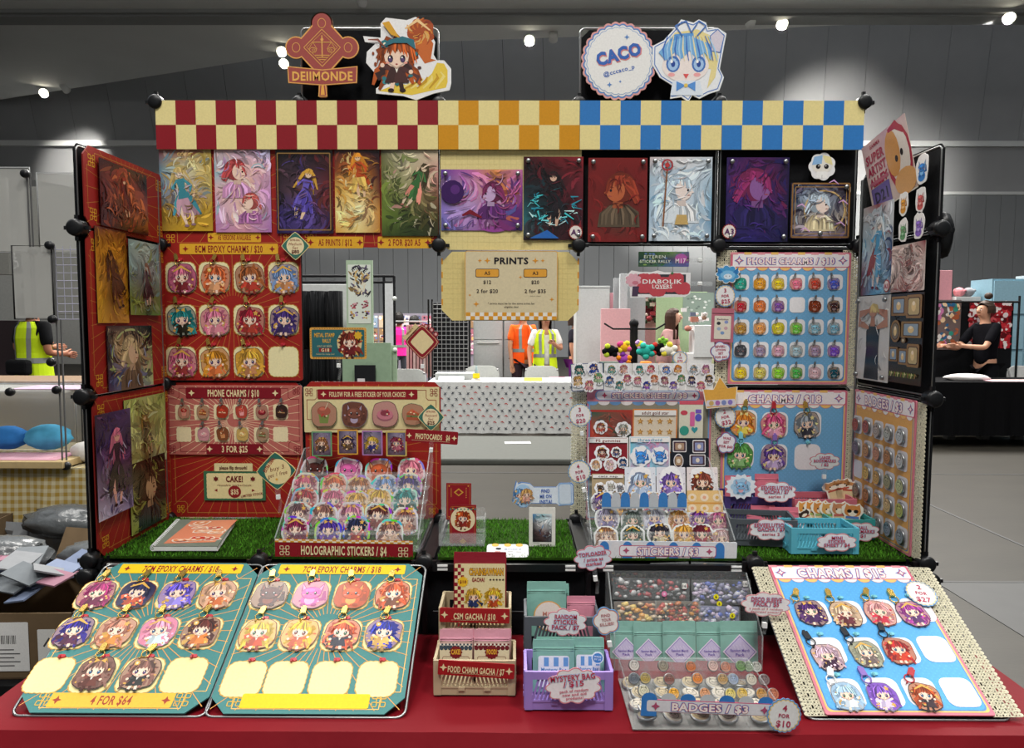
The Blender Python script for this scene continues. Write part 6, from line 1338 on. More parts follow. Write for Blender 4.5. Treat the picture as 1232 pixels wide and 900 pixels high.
hooks(FB, [(x, y + .040) for x, y in sq], '7cc8d4', parent=bd)
# badges board on the right wall
a, b_, w, h = .182, .179, .285, .348
c = pastel(w, h, 'BADGES / $3', None, 'e0a860', th=.021, tw=.62, orange=True, dots=False)
bxs = (735, 782, 830, 880, 937); bys = [(190, 200, 216, 232, 245), (293, 305, 320, 337, 355), (390, 408, 430, 448, 470), (485, 508, 530, 555, 578), (None, 600, 637, 662, 697)]
bp_ = []
for j in range(5):
 for i in range(5):
  if bys[j][i] is None: continue
  u, v = FRt.uv(840 + bxs[i] / 3.752, 460 + bys[j][i] / 3.752); bp_.append((u, v, i, j)); c.p(rr(.045, .045, .008, 3, u - a, v - b_), 'dcd8dc', 7)
bd = place(c, FRt, a, b_, .004, 'badge_board', 'orange and blue BADGES board on the right side wall', 'board', 'pastel charm boards')
l1 = lace(FRt, .018, .178, .032, .345, edge=-1, lift=.002); l2 = lace(FRt, .337, .178, .03, .345, lift=.002); adopt(l1, bd); adopt(l2, bd)
def badge(Mx, r, col, label, group, seed, k='k'):
 rg = random.Random(seed); t = empty('pin_badge', Mx, label, 'badge', group)
 q = MB(); q.lathe([(r * .9, 0), (r, .0015), (r, .003), (r * .9, .0048), (0, .0055)], n=24); q.build('badge_shell', M['steel'], t)
 c = Cv(.0055); c.e(0, 0, r * .86, r * .86, col, 1, 24); c.ring(ellp(0, 0, r * .55, r * .5, 16), r * .06, shade(col, .25), 2)
 for e in (-1, 1): c.e(e * r * .2, r * .08, r * .06, r * .09, shade(col, .1), 3, 8); c.p([(e * r * .2, r * .4), (e * r * .35, r * .75), (e * r * .5, r * .3)], shade(col, .3), 2)
 c.st([(-r * .12, -r * .15), (0, -r * .22), (r * .12, -r * .15)], r * .06, shade(col, .2), 3); c.e(r * rg.uniform(-.3, .3), r * .25, r * .16, r * .1, shade(col, 1.4), 2, 8)
 c.build('badge_print', M['gloss'], t); return t
bc = ['b8583a', 'b05a48', 'b8a8a0', 'b8b8b0', 'c0c4c4', '8a7078', 'c8905a', 'c88a6a', 'b07a48', 'c0c0bc', None, 'e0b85a', 'd8a858', 'a8a078', 'c0c490', '8a8078', 'b07a58', 'c8986a', 'd0b888', 'b0b868', None, 'c0bcae', 'a0a8a8', '7a8a98', '8a98a0']
bn = ['rust', 'terracotta', 'cream', 'pale grey', 'white', 'plum', 'tan', 'salmon', 'brown', 'ivory', '', 'yellow', 'gold', 'olive', 'pale green', 'taupe', 'copper', 'sandy', 'beige', 'moss green', '', 'stone grey', 'silver', 'slate blue', 'blue-grey']
for u, v, i, j in bp_:
 k = j * 5 + i
 if bc[k] is None: continue
 badge(FRt.M(u, v, .010, random.Random(k).uniform(-.2, .2)), .0185, bc[k], f'{bn[k]} round badge, {ORD[i]} from the back in the {ROW[j]} row of the BADGES board', 'badges on the BADGES board', k)
# slanted charms $15 board
X0 = FF.uv(965, 868)[0]; X1 = FF.uv(1236, 868)[0]
a0, a1 = FF.uv(993, 864)[0], FF.uv(1197, 864)[0]; w = a1 - a0; a = (a0 + a1) / 2; h = .345; b_ = h / 2 + .002
cs15 = [[(978.6, 740), (1020, 740), (1061.4, 738.6), (1102.9, 737)], [(995.7, 785.7), (1040, 785.7), (1082.9, 785.7), (1124.3, 784)], [(1017, 837), (1063, 836), (1107, 836), (1153, 836)]]
sq = [tuple(p - q_ for p, q_ in zip(FF.uv(x, y), (a, b_))) for r_ in cs15 for x, y in r_]
c = pastel(w, h, 'CHARMS / $15', None, '58a6e0', th=.022, tw=.62, sqs=sq, sqw=.058)
fr_ = empty('wire_stand', FF.M(a + .0, b_, -.004), 'black backing panel and steel frame under the CHARMS / $15 board', 'frame', 'slanted frames')
q = MB(); q.prism(rr(.352, h, .012), -.002, .0, G); q.build('backing', M['blackcloth'], fr_); q = MB(); q.tube([(x, y, 0) for x, y in rr(.358, h + .004, .016, 4)], .0026, G, 6, True); q.build('wire', M['steel'], fr_)
bd = place(c, FF, a, b_, .004, 'charm_board', 'slanted blue CHARMS / $15 board with wide lace sides, front right', 'board', 'pastel charm boards')
for s, lw_ in ((-1, .034), (1, .05)): l_ = lace(FF, a + s * (w / 2 + lw_ / 2 - .004), b_, lw_, h, lift=.002, edge=s); adopt(l_, bd)
hooks(FF, [(x - .004, y + .036) for x, y in sq[:7] + sq[8:11]], '7cc8d4', parent=bd)
for j, row in enumerate([[('4a2068', '4a2a58', 'dark purple-haired', 'gold', -3, -2), ('d8b898', '6a3038', 'pale-blond-haired', 'gold', -3, 0), ('e09a9a', 'c02840', 'pink-haired red-caped', 'gold', -3, 0), ('a83a98', '5a2a68', 'magenta-haired', 'gold', -5, 2)],
  [('c8a8b8', '3a1c38', 'lilac-haired dark-clad', 'dmetal', 0, 6), ('a8a890', '6a5a58', 'ash-green-haired', 'dmetal', 2, 2), ('a81c1c', 'c8381c', 'spiky crimson', 'dmetal', -2, -2)],
  [('a8c8e4', 'd8e4f0', 'ice-blue-haired', 'white', 2, 2), ('8a5ac8', 'd0c0e0', 'violet-haired', 'lilac_ring', -1, 3), ('b04a20', '3a2a30', 'auburn-haired', 'red_ring', 6, 3)]]):
 for i, (c1, c2, ds, rg_, dx, dy) in enumerate(row):
  x, y = cs15[j][i]; charm(FF, x + dx, y + dy, 37, 'c', c1, c2, f'{ds} charm, {ORD[i]} in the {["top", "middle", "bottom"][j]} row, CHARMS / $15 board', 'charms on the $15 board', rg_, .008, rs=1.6, asp=1.05, roff=(-1.2, 0))

# ------------------------------------------------------------------ signs
def clipstand(t, x, y0, y1, m='film'):
 q = MB(); q.box(x - .005, x + .005, y0 - .014, y0 + .004, -.005, .005); q.build('clip', M['clear'], t)
 q = MB(); q.box(x - .0042, x + .0042, y0 - .024, y0 - .014, -.004, .004); q.build('clip_joint', M['white'], t)
 q = MB(); q.tube([(x, y0 - .024, 0), (x + .004, (y0 + y1) / 2, -.004), (x, y1, 0)], .0038, G, 8); q.build('clip_stem', M['clear'], t)
def sign(fr, px, py, wpx, hpx, outline, bg, lines, label, lift=.01, rot=0, edge=None, edge2=None, extra=None, clip=None, name='price_sign', cat='sign', fg='b03a58', style=None, th=.0012, group='small price signs'):
 a, b_ = fr.uv(px, py, lift); w = fr.box(px - wpx / 2, py, px + wpx / 2, py + .1, lift)[2]; h = fr.box(px, py - hpx / 2, px + .1, py + hpx / 2, lift)[3]
 c = Cv(th); o = outline(w, h); c.sheet(o, th, edge or bg)
 if edge: c.p([(x * (1 - .0022 / w * 2), y * (1 - .0022 / h * 2)) for x, y in o], edge2 or bg, 1)
 if edge2: c.p([(x * (1 - .004 / w * 2), y * (1 - .004 / h * 2)) for x, y in o], bg, 2)
 for tx_, y, hh, *r in lines:
  tw_ = r[0] * w if r and r[0] else None
  if style == 'puffy' and (len(r) < 2 or r[1] != 'p'): title4(c, tx_, 0, y * h, hh * h, tw_, 5)
  else: c.t(tx_, 0, y * h, hh * h, fg, 6, bold=.03, w=tw_)
 if extra: extra(c, w, h)
 t = empty(name, fr.M(a, b_, lift, rot), label, cat, group); c.build('sign_face', M['print'], t)
 if clip is not None: clipstand(t, 0, -h / 2 + .002, -h / 2 - clip)
 return t
clo = lambda n, amp=.16: (lambda w, h: cloud(w, h, n, amp, 72))
rnd = lambda w, h: cloud(w, h, 20, .07, 80)
flo = lambda w, h: cloud(w, h, 5, .18, 60, ph=.3)
def dia(r=.12): return lambda w, h: [(x, y) for x, y in ((w / 2, 0), (w * .43, h * .1), (w * .1, h * .43), (0, h / 2), (-w * .1, h * .43), (-w * .43, h * .1), (-w / 2, 0), (-w * .43, -h * .1), (-w * .1, -h * .43), (0, -h / 2), (w * .1, -h * .43), (w * .43, -h * .1))]
three = lambda a_, b2, c_: [(a_, .24, .17), (b2, .0, .12), (c_, -.24, .18)]
sign(FB, 872.5, 356, 25, 27, rnd, 'e6e4e4', three('3', 'FOR', '$25'), 'round white 3 FOR $25 tag beside the blue PHONE CHARMS board', .016, .06, '6a98c8', 'e8c878', name='price_tag')
sign(FB, 872.5, 501.5, 26, 28, rnd, 'e6e4e4', three('2', 'FOR', '$32'), 'round 2 FOR $32 tag beside the CHARMS / $18 board', .016, .2, '6a98c8', 'e8c878', name='price_tag')
sign(FB, 873.5, 533, 25, 27, flo, 'e8e4e8', [('WAS', .22, .11), ('SET', .04, .11), ('FOR $60', -.15, .11)], 'flower-shaped set price tag below the 2 FOR $32 tag', .016, -.1, 'a04a68', '6a98c8', name='price_tag')
sign(FB, 867, 423, 26, 26, flo, 'e8e4e8', [('EEVEEL-', .24, .1), ('UTION', .08, .1), ('SET', -.08, .1), ('FOR $63', -.25, .1)], 'flower-shaped pink and blue set price tag under the pink pouch', .02, .05, 'a04a68', '6a98c8', name='price_tag')
def bluehead(c, w, h): critter(c, 0, 0, w * .42, '5aa0d8', 'a8d0f0', 5, 3)
sign(FB, 875.5, 330, 30, 23, clo(9, .2), '4a98cc', [], 'blue creature cut-out above the 3 FOR $25 tag', .018, 0, 'e8e8e8', extra=lambda c, w, h: (c.e(0, -h * .05, w * .3, h * .25, '7ab8e0', 3), c.e(0, -h * .12, w * .17, h * .14, 'd8e4ee', 4), c.e(-w * .07, -h * .1, .001, .0015, '202030', 5), c.e(w * .07, -h * .1, .001, .0015, '202030', 5), [c.p([(e * w * .2, h * .1), (e * w * .42, h * .38), (e * w * .4, 0)], '2f78b8', 3) for e in (-1, 1)]), name='die_cut_figure', cat='cut-out')
for z, lb in ((313, 'upper'), (341.5, 'lower')):
 q = empty('sign_clip', FB.at(845, z, .02), f'{lb} clear plastic clamp holding a sign beside the blue PHONE CHARMS board', 'clip', 'clear clamps')
 for x0, x1, mm in ((-.033, -.014, 'film'), (-.012, -.0, 'white'), (.002, .026, 'film')): b = MB(); b.box(x0, x1, -.0055, .0055, -.004, .004); o = b.build('clamp_arm', M[mm], q); bv = o.modifiers.new('b', 'BEVEL'); bv.width = .002
def rallyg(c, w, h):
 rg = random.Random(4); c.grad(w * .99, h * .98, pal('2a4a2c 3a5a30 6a8a4a 4a5a7a/1c3a3a 2a4a2c 4a4a68 8a4a88/3a5a3a 4a6a58 4a6a98 5a5a98'), 1)
 for i in range(40): x, y = rg.uniform(-.47, .47) * w, rg.uniform(-.42, .42) * h; c.e(x, y, .004, .002, rg.choice(['3a6a3a', '8aa85a', '5a78a8', '2a3a3a']), 2, 6)
 c.t('EITEREN', -w * .18, h * .17, .008, 'dfe4d0', 5, w=w * .42); c.t('STICKER RALLY', -w * .17, -h * .14, .0075, 'dfe4d0', 5, bold=.01, w=w * .6); c.e(w * .34, h * .05, w * .12, h * .32, 'b05aa0', 3); c.t('M17', w * .33, -h * .1, .012, 'f0e0e8', 5, bold=.01, w=w * .2)
sign(FB, 798.5, 312, 61, 18, lambda w, h: rr(w, h, .002), '2a4a34', [], 'green printed STICKER RALLY M17 strip hanging in the right opening', .02, 0, extra=rallyg, name='rally_sign')
def lov(c, w, h):
 c.r(-w * .3, -h * .36, w * .43, h * .36, '3a3a40', 2)
 for x, y, r in ((-.2, -.1, .12), (0, -.2, .13), (.2, -.1, .1), (.38, -.15, .12), (-.05, .2, .1), (.28, .18, .12), (-.2, .2, .1), (.1, 0, .14)): c.p(scal(w * r * 1.9, w * r * 1.5, w * r * .6, 10, .001, x * w, y * h), 'c04a54', 3)
 c.p(cloud(w * .25, h * .5, 8, .2, 40, -w * .37, h * .15), 'dca8b4', 4); c.e(-w * .34, h * .05, w * .05, h * .07, 'c87888', 5); c.p([(-w * .38, -h * .08), (-w * .28, -h * .08), (-w * .3, -h * .44), (-w * .39, -h * .44)], '4a3a50', 4)
 c.t('DIABOLIK', w * .07, h * .1, .011, 'f2eeea', 6, bold=.02, w=w * .6); c.t('LOVERS', w * .07, -h * .08, .010, 'f2eeea', 6, bold=.02, w=w * .3); c.r(-w * .02, -h * .17, w * .16, -h * .15, 'f2eeea', 6); c.p(star4(w * .22, h * .4, .005, .5), '3a7a4a', 6)
sign(FB, 791, 342, 79, 33, lambda w, h: [(x * w, y * h) for x, y in ((.5, -.1), (.5, .42), (.1, .44), (0, .5), (-.1, .44), (-.25, .44), (-.4, .5), (-.5, .25), (-.49, 0), (-.42, -.12), (-.41, -.5), (.42, -.46), (.5, -.35))], 'e8e4e4', [], 'red rose-shaped LOVERS sign with a pale pink figure, in the right opening', .02, 0, 'eceaea', extra=lov, name='rally_sign')
def met(c, w, h):
 for k in range(36): t_ = k / 36 * 2 * pi; pass
 n = 40; o = rr(w * .965, h * .93, .004, 3); L_ = [math.dist(o[i], o[(i + 1) % len(o)]) for i in range(len(o))]
 for i in range(len(o)):
  m_ = max(1, int(L_[i] / .0032))
  for k in range(m_):
   if k % 2: p, q_ = o[i], o[(i + 1) % len(o)]; c.e(p[0] + (q_[0] - p[0]) * k / m_, p[1] + (q_[1] - p[1]) * k / m_, .0011, .0011, '5a2a1c', 3, 5)
 c.p(rr(w * .93, h * .86, .003), '2c6468', 3)
 c.t('METAL STAMP', -w * .24, h * .26, .0105, 'e0a83c', 5, bold=.03, w=w * .36); c.t('RALLY', -w * .2, h * .08, .010, 'e0a83c', 5, bold=.03, w=w * .15); c.t('start at table', -w * .24, -h * .08, .006, 'd8c898', 5, w=w * .26); c.r(-w * .34, -h * .28, -w * .12, -h * .15, '8a2028', 4); c.t('G18', -w * .23, -h * .215, .0085, 'e8d8a8', 5, bold=.02)
 c.t('follow the stamp trail', -w * .23, -h * .34, .004, 'd8c898', 5, w=w * .32); c.e(w * .2, 0, w * .22, h * .42, 'd8c090', 4, 20); chibi(c, w * .2, -.002, h * .5, '8a3424', '6a1c20', 77, L=5); c.p(starn(w * .36, h * .25, .012, 8, .7), 'dcaa2c', 26)
sign(FB, 407, 413, 68, 38, lambda w, h: rr(w, h, .005), 'd8a04a', [], 'teal METAL STAMP RALLY card on a clear clip in the left opening', .01, 0, extra=met, clip=.055, name='rally_sign')
def qrd(c, w, h):
 c.p([(x * .92, y * .92) for x, y in dia()(w, h)], 'd8b890', 2); c.p([(x * .88, y * .88) for x, y in dia()(w, h)], '8a1624', 3); c.p([(x * .68, y * .68) for x, y in dia()(w, h)], 'e0cc9c', 4)
 c.p([(-w * .58, h * .12), (-w * .2, h * .52), (-w * .04, h * .36), (-w * .42, -.0)], 'd8c490', 0); c.t("WHAT'S", -w * .36, h * .30, .0045, '7a1c20', 5, bold=.02, rot=.8, w=w * .26); c.t('ON MY MENU', -w * .29, h * .22, .0045, '7a1c20', 5, bold=.02, rot=.8, w=w * .34)
 for x, y in ((.12, .44), (.28, .34), (.4, .22)): c.e(x * w, y * h, w * .075, h * .075, '8a1c2c', 1); c.e(x * w, y * h, w * .04, h * .04, 'd8a8a0', 2)
sign(FB, 508, 411.5, 41, 43, dia(), '8a1624', [], 'red and cream diamond card with a cream tag, hanging in the left opening', .02, 0, extra=qrd, name='diamond_card', clip=.03)
def deal(l1, l2, l3):
 def f(c, w, h): c.e(0, 0, w * .31, h * .31, 'e8d8ac', 3, 24); c.t('EXTRA DEAL', 0, h * .21, h * .07, '8a2420', 5, bold=.02, w=w * .34); c.t(l1, 0, h * .07, h * .1, '8a2420', 5, w=w * .45, sh=.25); c.t(l2, 0, -h * .06, h * .09, '8a2420', 5, w=w * .2, sh=.25); c.t(l3, 0, -h * .2, h * .12, '5a1a18', 5, bold=.04)
 return f
sign(FB, 355.5, 296, 34, 34, dia(), '3a7060', [], 'green-edged diamond tag reading $80 at the corner of the red 8CM board', .02, 0, 'e0cf98', '2f6a5a', extra=deal('Medium', 'Set', '$80'), name='price_tag')
sign(FB, 518.5, 502, 32, 33, dia(), '3a7060', [], 'green-edged diamond tag reading $25 on the FOLLOW FOR A FREE STICKER board', .02, 0, 'e0cf98', '2f6a5a', extra=deal('Photocard', 'Set', '$25'), name='price_tag')
def buy3(c, w, h): c.e(w * .04, -h * .02, w * .33, h * .33, 'e8d49c', 3, 24); c.t('EXTRA DEAL', -w * .17, h * .17, .008, 'a02a1c', 5, bold=.03, rot=.95, w=w * .42); c.t('buy 3', w * .03, h * .08, .0105, '7a2a20', 5, rot=.2, sh=.2); c.t('get 1 free', w * .03, -h * .08, .0095, '7a2a20', 5, rot=.2, sh=.2, w=w * .5); c.p(starn(0, -h * .22, .004), 'e0a83a', 5)
sign(FY(1.70), 332.5, 566.5, 48, 46, dia(), '2f6a5c', [], 'green-edged diamond sign reading buy 3 get 1 free on a clear stand', 0, .05, 'e0c888', '2f6a5c', extra=buy3, clip=.055, name='price_sign')
sign(FY(1.78), 519.5, 525.5, 63, 15.5, lambda w, h: rr(w, h, .003), '8c1420', [], 'maroon PHOTOCARDS strip on a clear stand right of the sticker rack', 0, -.06, extra=lambda c, w, h: (c.t('PHOTOCARDS   $6', w * .02, 0, h * .42, 'ead9a8', 3, bold=.03, sx=.6, w=w * .66), c.l((-w * .38, -h * .33), (w * .35, -h * .33), .0006, 'ead9a8', 3), [c.p(star4(e * w * .43, 0, h * .22, .4), 'ead9a8', 3) for e in (-1, 1)]), clip=.09)
for px, py, t3, lb, rt in ((698, 499.5, ('3', 'FOR', '$20'), 'round 3 FOR $20 tag on a clear clip left of the STICKER SHEET board', .1), (697, 567.5, ('4', 'FOR', '$10'), 'round 4 FOR $10 tag on a clear clip left of the sticker sheet rack', .25)):
 sign(FY(1.80 if py < 520 else 1.70), px, py, 28, 28, rnd, 'e8e6e6', three(*t3), lb, 0, rt, '6a98c8', 'e8d89a', clip=.045, name='price_tag')
sign(FY(1.9), 818, 430.5, 18, 16, rnd, 'dcdcdc', three('2', 'FOR', '$70'), 'small round 2 FOR $70 tag behind the row of sticker sheets', 0, 0, '6a98c8', 'e8c878', name='price_tag')
sign(FF, 1108, 714.5, 36, 31, rnd, 'ece8e8', three('2', 'FOR', '$27'), 'round 2 FOR $27 tag on the corner of the CHARMS / $15 board', .012, -.15, '6a98c8', 'e8c878', name='price_tag')
# CAKE sign + tab
sign(FB, 281, 562.5, 46, 10, lambda w, h: rr(w, h, .002), 'd8cc98', [('please flip through!', 0, .42, .72)], 'small cream tab reading please flip through!', .006, 0, fg='5a2a20', name='note_tab', cat='note')
def cake(c, w, h):
 c.p(scal(w * .9, h * .86, .004, 40, .0008), 'e0d09a', 2); c.t('CAKE!', 0, h * .24, h * .2, '6a1c1c', 5, bold=.04, sx=.7); [c.p(starn(e * w * .3, h * .24, h * .1, 6, .6), '6a1c1c', 5) for e in (-1, 1)]
 c.t('reusable stickerbook', 0, h * .03, h * .08, '6a1c1c', 5, w=w * .55); c.e(0, -h * .2, w * .105, h * .21, '8a1c20', 5, 20); c.t('$35', 0, -h * .2, h * .17, 'e8d8a8', 6, bold=.03, sx=.7); c.t('LIMITED STOCK', w * .28, -h * .3, h * .08, '8a1c20', 6, rot=.15, w=w * .36, bold=.02); [c.p([(e * w * .33, -h * .15), (e * w * .28, -h * .1), (e * w * .28, -h * .2)], '8a1c20', 5) for e in (-1, 1)]
sign(FB, 282.5, 584.5, 74, 35, lambda w, h: rr(w, h, .001), '3a6a4a', [], 'green-edged cream CAKE! stickerbook card at lower left of the back wall', .006, 0, extra=cake, name='price_sign')
# A3 tags
for x, y, lb in ((692.5, 279.5, 'round white A3 tag on the lightning print'), (877, 278.5, 'round white A3 tag on the violet profile print')):
 sign(FB, x, y, 17, 18, rnd, 'e4dcd4', [('A3', 0, .38)], lb, .017, -.05, 'a04038', name='size_tag', cat='tag', fg='5a3060')
sign(FRt, 1067, 344, 7, 15, rnd, 'e4dcd8', [('A3', 0, .36)], 'small round A3 tag on the red and blue robed print', .014, 0, 'a04038', name='size_tag', cat='tag')
# little cut-out above framed print, five on the right wall
sign(FB, 989, 200.5, 33, 34, clo(7, .12), 'e8e8e8', [], 'white chibi creature cut-out with big black eyes above the gold-ringed print', .008, 0, extra=lambda c, w, h: (c.e(0, h * .05, w * .38, h * .3, 'e6e2d8', 2, 18), c.p([(-w * .38, h * .05), (-w * .3, h * .34), (0, h * .4), (-w * .02, h * .1)], '8ab4dc', 3), c.p([(w * .38, h * .05), (w * .3, h * .34), (0, h * .4), (w * .1, h * .15)], 'e8dca0', 3), [c.e(e * w * .15, -.0, w * .085, w * .085, '141418', 4, 12) for e in (-1, 1)], [c.e(e * w * .13, h * .02, w * .02, w * .02, 'ffffff', 5, 6) for e in (-1, 1)], c.p(rr(w * .4, h * .24, .003, 3, 0, -h * .3), 'efefec', 2), c.l((0, -h * .42), (0, -h * .3), .0006, '303038', 3)), name='die_cut_figure', cat='cut-out')
for x, y, c1, c2, lb, hh in ((1110, 203, '3a80c8', '8ac0e8', 'blue long-haired', 36), (1087.5, 245, 'e09a3a', 'f0c890', 'orange', 28), (1108, 240, 'd0605c', 'e8a8a0', 'coral red', 30), (1087, 277, '6aa070', 'a8d0a8', 'green', 28), (1106, 271, '8a68c0', 'c0a8e0', 'purple', 32)):
 a, b_ = FRt.uv(x, y, .006); hM = FRt.box(x, y - hh / 2, x + .1, y + hh / 2, .006)[3]; wM = hM * .72
 c = Cv(.0012); c.sheet(blob(wM, hM, int(x + y), .09), .0012, 'ece8e4'); critter(c, 0, 0, wM * .46, c1, c2, int(x), 2); c.e(0, -hM * .26, wM * .3, hM * .16, c1, 2); place(c, FRt, a, b_, .006, 'die_cut_figure', f'{lb} creature cut-out near the top of the right side wall', 'cut-out', 'creature cut-outs on the right side wall')
# crown sign
def crown(c, w, h):
 for i in range(4): c.t(['SHINY SERIES', 'RARE CHARMS', 'PULL AND WIN', 'A SPECIAL'][i] if False else '- - - - - - -', 0, h * (.12 - i * .1), .003, 'b06a3a', 4)
 c.p(rr(w * .82, h * .2, .003, 2, 0, -h * .33), 'd8d0d8', 3); [c.e((k - 1.5) * w * .18, -h * .33, w * .07, h * .08, ['c8a868', 'a86aa8', '7a88b8', '8a78c0'][k], 4) for k in range(4)]
sign(FB, 866.5, 472, 42, 38, lambda w, h: [(x * w, y * h) for x, y in ((-.42, -.5), (.42, -.46), (.5, .15), (.22, .12), (0, .5), (-.2, .1), (-.5, .12))], 'e0a84a', [], 'orange crown-shaped card at the corner between the two blue charm boards', .024, .06, 'ece4d8', extra=crown, name='crown_card', cat='card')

# ------------------------------------------------------------------ header logos
def logo(c, w, h):
 G1, R1 = 'e0a458', 'a04a44'
 for x, y in ((0, .36), (-.37, .08), (.37, .08)): c.e(x * w, y * h, w * .155, w * .155, G1, 0, 24)
 c.p([(0, h * .47), (w * .42, h * .08), (0, -h * .30), (-w * .42, h * .08)], G1, 0)
 for x, y in ((0, .36), (-.37, .08), (.37, .08)): c.e(x * w, y * h, w * .138, w * .138, R1, 1, 24); c.ring(ellp(x * w, y * h, w * .055, w * .065, 16), .0016, G1, 3)
 c.p([(0, h * .44), (w * .40, h * .08), (0, -h * .27), (-w * .40, h * .08)], R1, 1); c.ring([(0, h * .29), (w * .26, h * .08), (0, -h * .14), (-w * .26, h * .08)], .0018, G1, 3); c.ring([(0, h * .25), (w * .22, h * .08), (0, -h * .10), (-w * .22, h * .08)], .001, G1, 3)
 c.l((0, h * .22), (0, -.03 * h), .003, G1, 4); c.l((-w * .13, h * .14), (w * .13, h * .14), .002, G1, 4); c.e(0, h * .17, .004, .004, G1, 4)
 for e in (-1, 1): c.l((e * w * .13, h * .14), (e * w * .07, h * .06), .0012, G1, 4); c.l((e * w * .13, h * .14), (e * w * .19, h * .06), .0012, G1, 4); c.ring(ellp(e * w * .13, h * .05, w * .05, w * .035, 12), .0015, G1, 4); c.ring(ellp(e * w * .12, h * .05, w * .02, w * .015, 10), .0012, G1, 4)
 c.l((-w * .1, -h * .01), (w * .1, -h * .01), .002, G1, 4); c.l((-w * .08, -h * .035), (w * .08, -h * .035), .002, G1, 4); c.l((-w * .05, -h * .06), (w * .05, -h * .06), .002, G1, 4)
 def arc(dy, k, col, L): top = [(x * w, h * (-.165 + dy) + .012 * (x * 2) ** 2 * 0 + .0 - .006 * (1 - (2 * x) ** 2)) for x in [-.5 + i / 10 for i in range(11)]]; bot = [(x, y - h * .175 * k) for x, y in top]; c.p((bot + top[::-1]), col, L)
 c.p([(-w * .5, -h * .135), (0, -h * .175), (w * .5, -h * .135), (w * .49, -h * .33), (0, -h * .36), (-w * .49, -h * .33)][::-1], G1, 5); c.p([(-w * .485, -h * .147), (0, -h * .187), (w * .485, -h * .147), (w * .475, -h * .318), (0, -h * .348), (-w * .475, -h * .318)][::-1], R1, 6)
 c.t('DEIIMONDE', 0, -h * .25, h * .105, 'e8b058', 8, bold=.03, w=w * .86)
 c.p([(-w * .05, -h * .35), (w * .05, -h * .35), (w * .065, -h * .49), (-w * .065, -h * .49)][::-1], G1, 4); c.p([(-w * .035, -h * .36), (w * .035, -h * .36), (w * .05, -h * .48), (-w * .05, -h * .48)][::-1], R1, 5); c.p([(-w * .015, -h * .36), (w * .015, -h * .36), (w * .03, -h * .47), (-w * .03, -h * .47)][::-1], 'e8a84a', 6)
fz = FB
a, b_, w, h = FB.box(345, 14, 431, 118, .0)
c = Cv(.004); logo(c, w, h)
t = empty('logo_cutout', FB.M(a, b_, .0), 'dusty red diamond-shaped DEIIMONDE logo cut-out on top of the stand', 'sign', 'cut-outs on the top panels'); c.build('logo_face', M['print'], t)
q = MB()
for x, y in ((0, .36), (-.37, .08), (.37, .08)): q.prism(ellp(x * w, y * h, w * .155, w * .155, 24), -.0, .004, C_('b0704a'))
q.prism([(0, h * .47), (-w * .42, h * .08), (0, -h * .30), (w * .42, h * .08)], 0, .004, C_('b0704a')); q.prism([(-w * .49, -h * .33), (0, -h * .36), (w * .49, -h * .33), (w * .5, -h * .135), (0, -h * .175), (-w * .5, -h * .135)], .0002, .0038, C_('b0704a')); q.prism(rr(w * .12, h * .2, .004, 2, 0, -h * .4), .0, .0036, C_('b0704a')); q.build('logo_board', M['matte'], t)
# big chibi cut-out on a yellow cloud
a, b_, w, h = FB.box(437, 21, 543, 121); c = Cv(.004)
ou = [(-.5, .27), (-.3, .25), (-.3, .42), (-.24, .49), (0, .46), (.1, .5), (.2, .44), (.27, .3), (.32, .2), (.3, .05), (.34, -.02), (.42, -.02), (.5, -.12), (.5, -.3), (.48, -.38), (.3, -.42), (.1, -.5), (-.05, -.45), (-.36, -.42), (-.36, -.36), (-.22, -.26), (-.35, -.2), (-.47, -.05), (-.46, .08), (-.36, .18), (-.48, .2)]
c.sheet([(x * w, y * h) for x, y in ou[::-1]], .004, 'ecebea', 'c8c8c8')
c.p([(x * w, y * h) for x, y in [(-.33, -.39), (-.1, -.3), (.12, -.34), (.28, -.18), (.34, -.05), (.42, -.06), (.46, -.14), (.46, -.28), (.44, -.35), (.3, -.38), (.05, -.44)][::-1]], 'e8c848', 1)
for k in range(7): c.st([(w * (-.1 + k * .07), -h * .36), (w * (.0 + k * .07), -h * (.33 - .02 * k)), (w * (.08 + k * .05), -h * (.28 - .02 * k))], .008, ['f0dc80', 'c89a28'][k % 2], 2)
rgc = random.Random(9)
c.p(blob(w * .34, h * .30, 5, .1) and [(x + w * .16, y + h * .33) for x, y in blob(w * .30, h * .28, 5, .1)], 'a84a1c', 1.5); c.p([(x * w, y * h) for x, y in [(.22, .3), (.3, .18), (.27, .0), (.33, -.02), (.2, -.06), (.1, .1), (.08, .26)][::-1]], 'c8682c', 1.6); c.st([(w * -.02, h * .36), (w * .12, h * .46), (w * .26, h * .34)], .009, 'f0c890', 3)
for k in range(34): t_ = rgc.uniform(0, 6.28); k_ = rgc.uniform(.3, 1); X_, Y_ = w * (.16 + .12 * cos(t_) * k_), h * (.33 + .11 * sin(t_) * k_); c.st([(X_, Y_), (X_ + .008 * sin(t_ + 1), Y_ - .008 * cos(t_ + 1)), (X_ + .018 * sin(t_ + .6), Y_ - .018 * cos(t_ + .6))], .005, rgc.choice(['a84a1c', 'c86a28', '8a3418', 'e09a3c', 'd8a860']), 2)
chibi(c, -w * .12, -h * .03, h * .40, 'b8551c', '4a2a28', 4242, acc='2a7880', L=6, wild=.8)
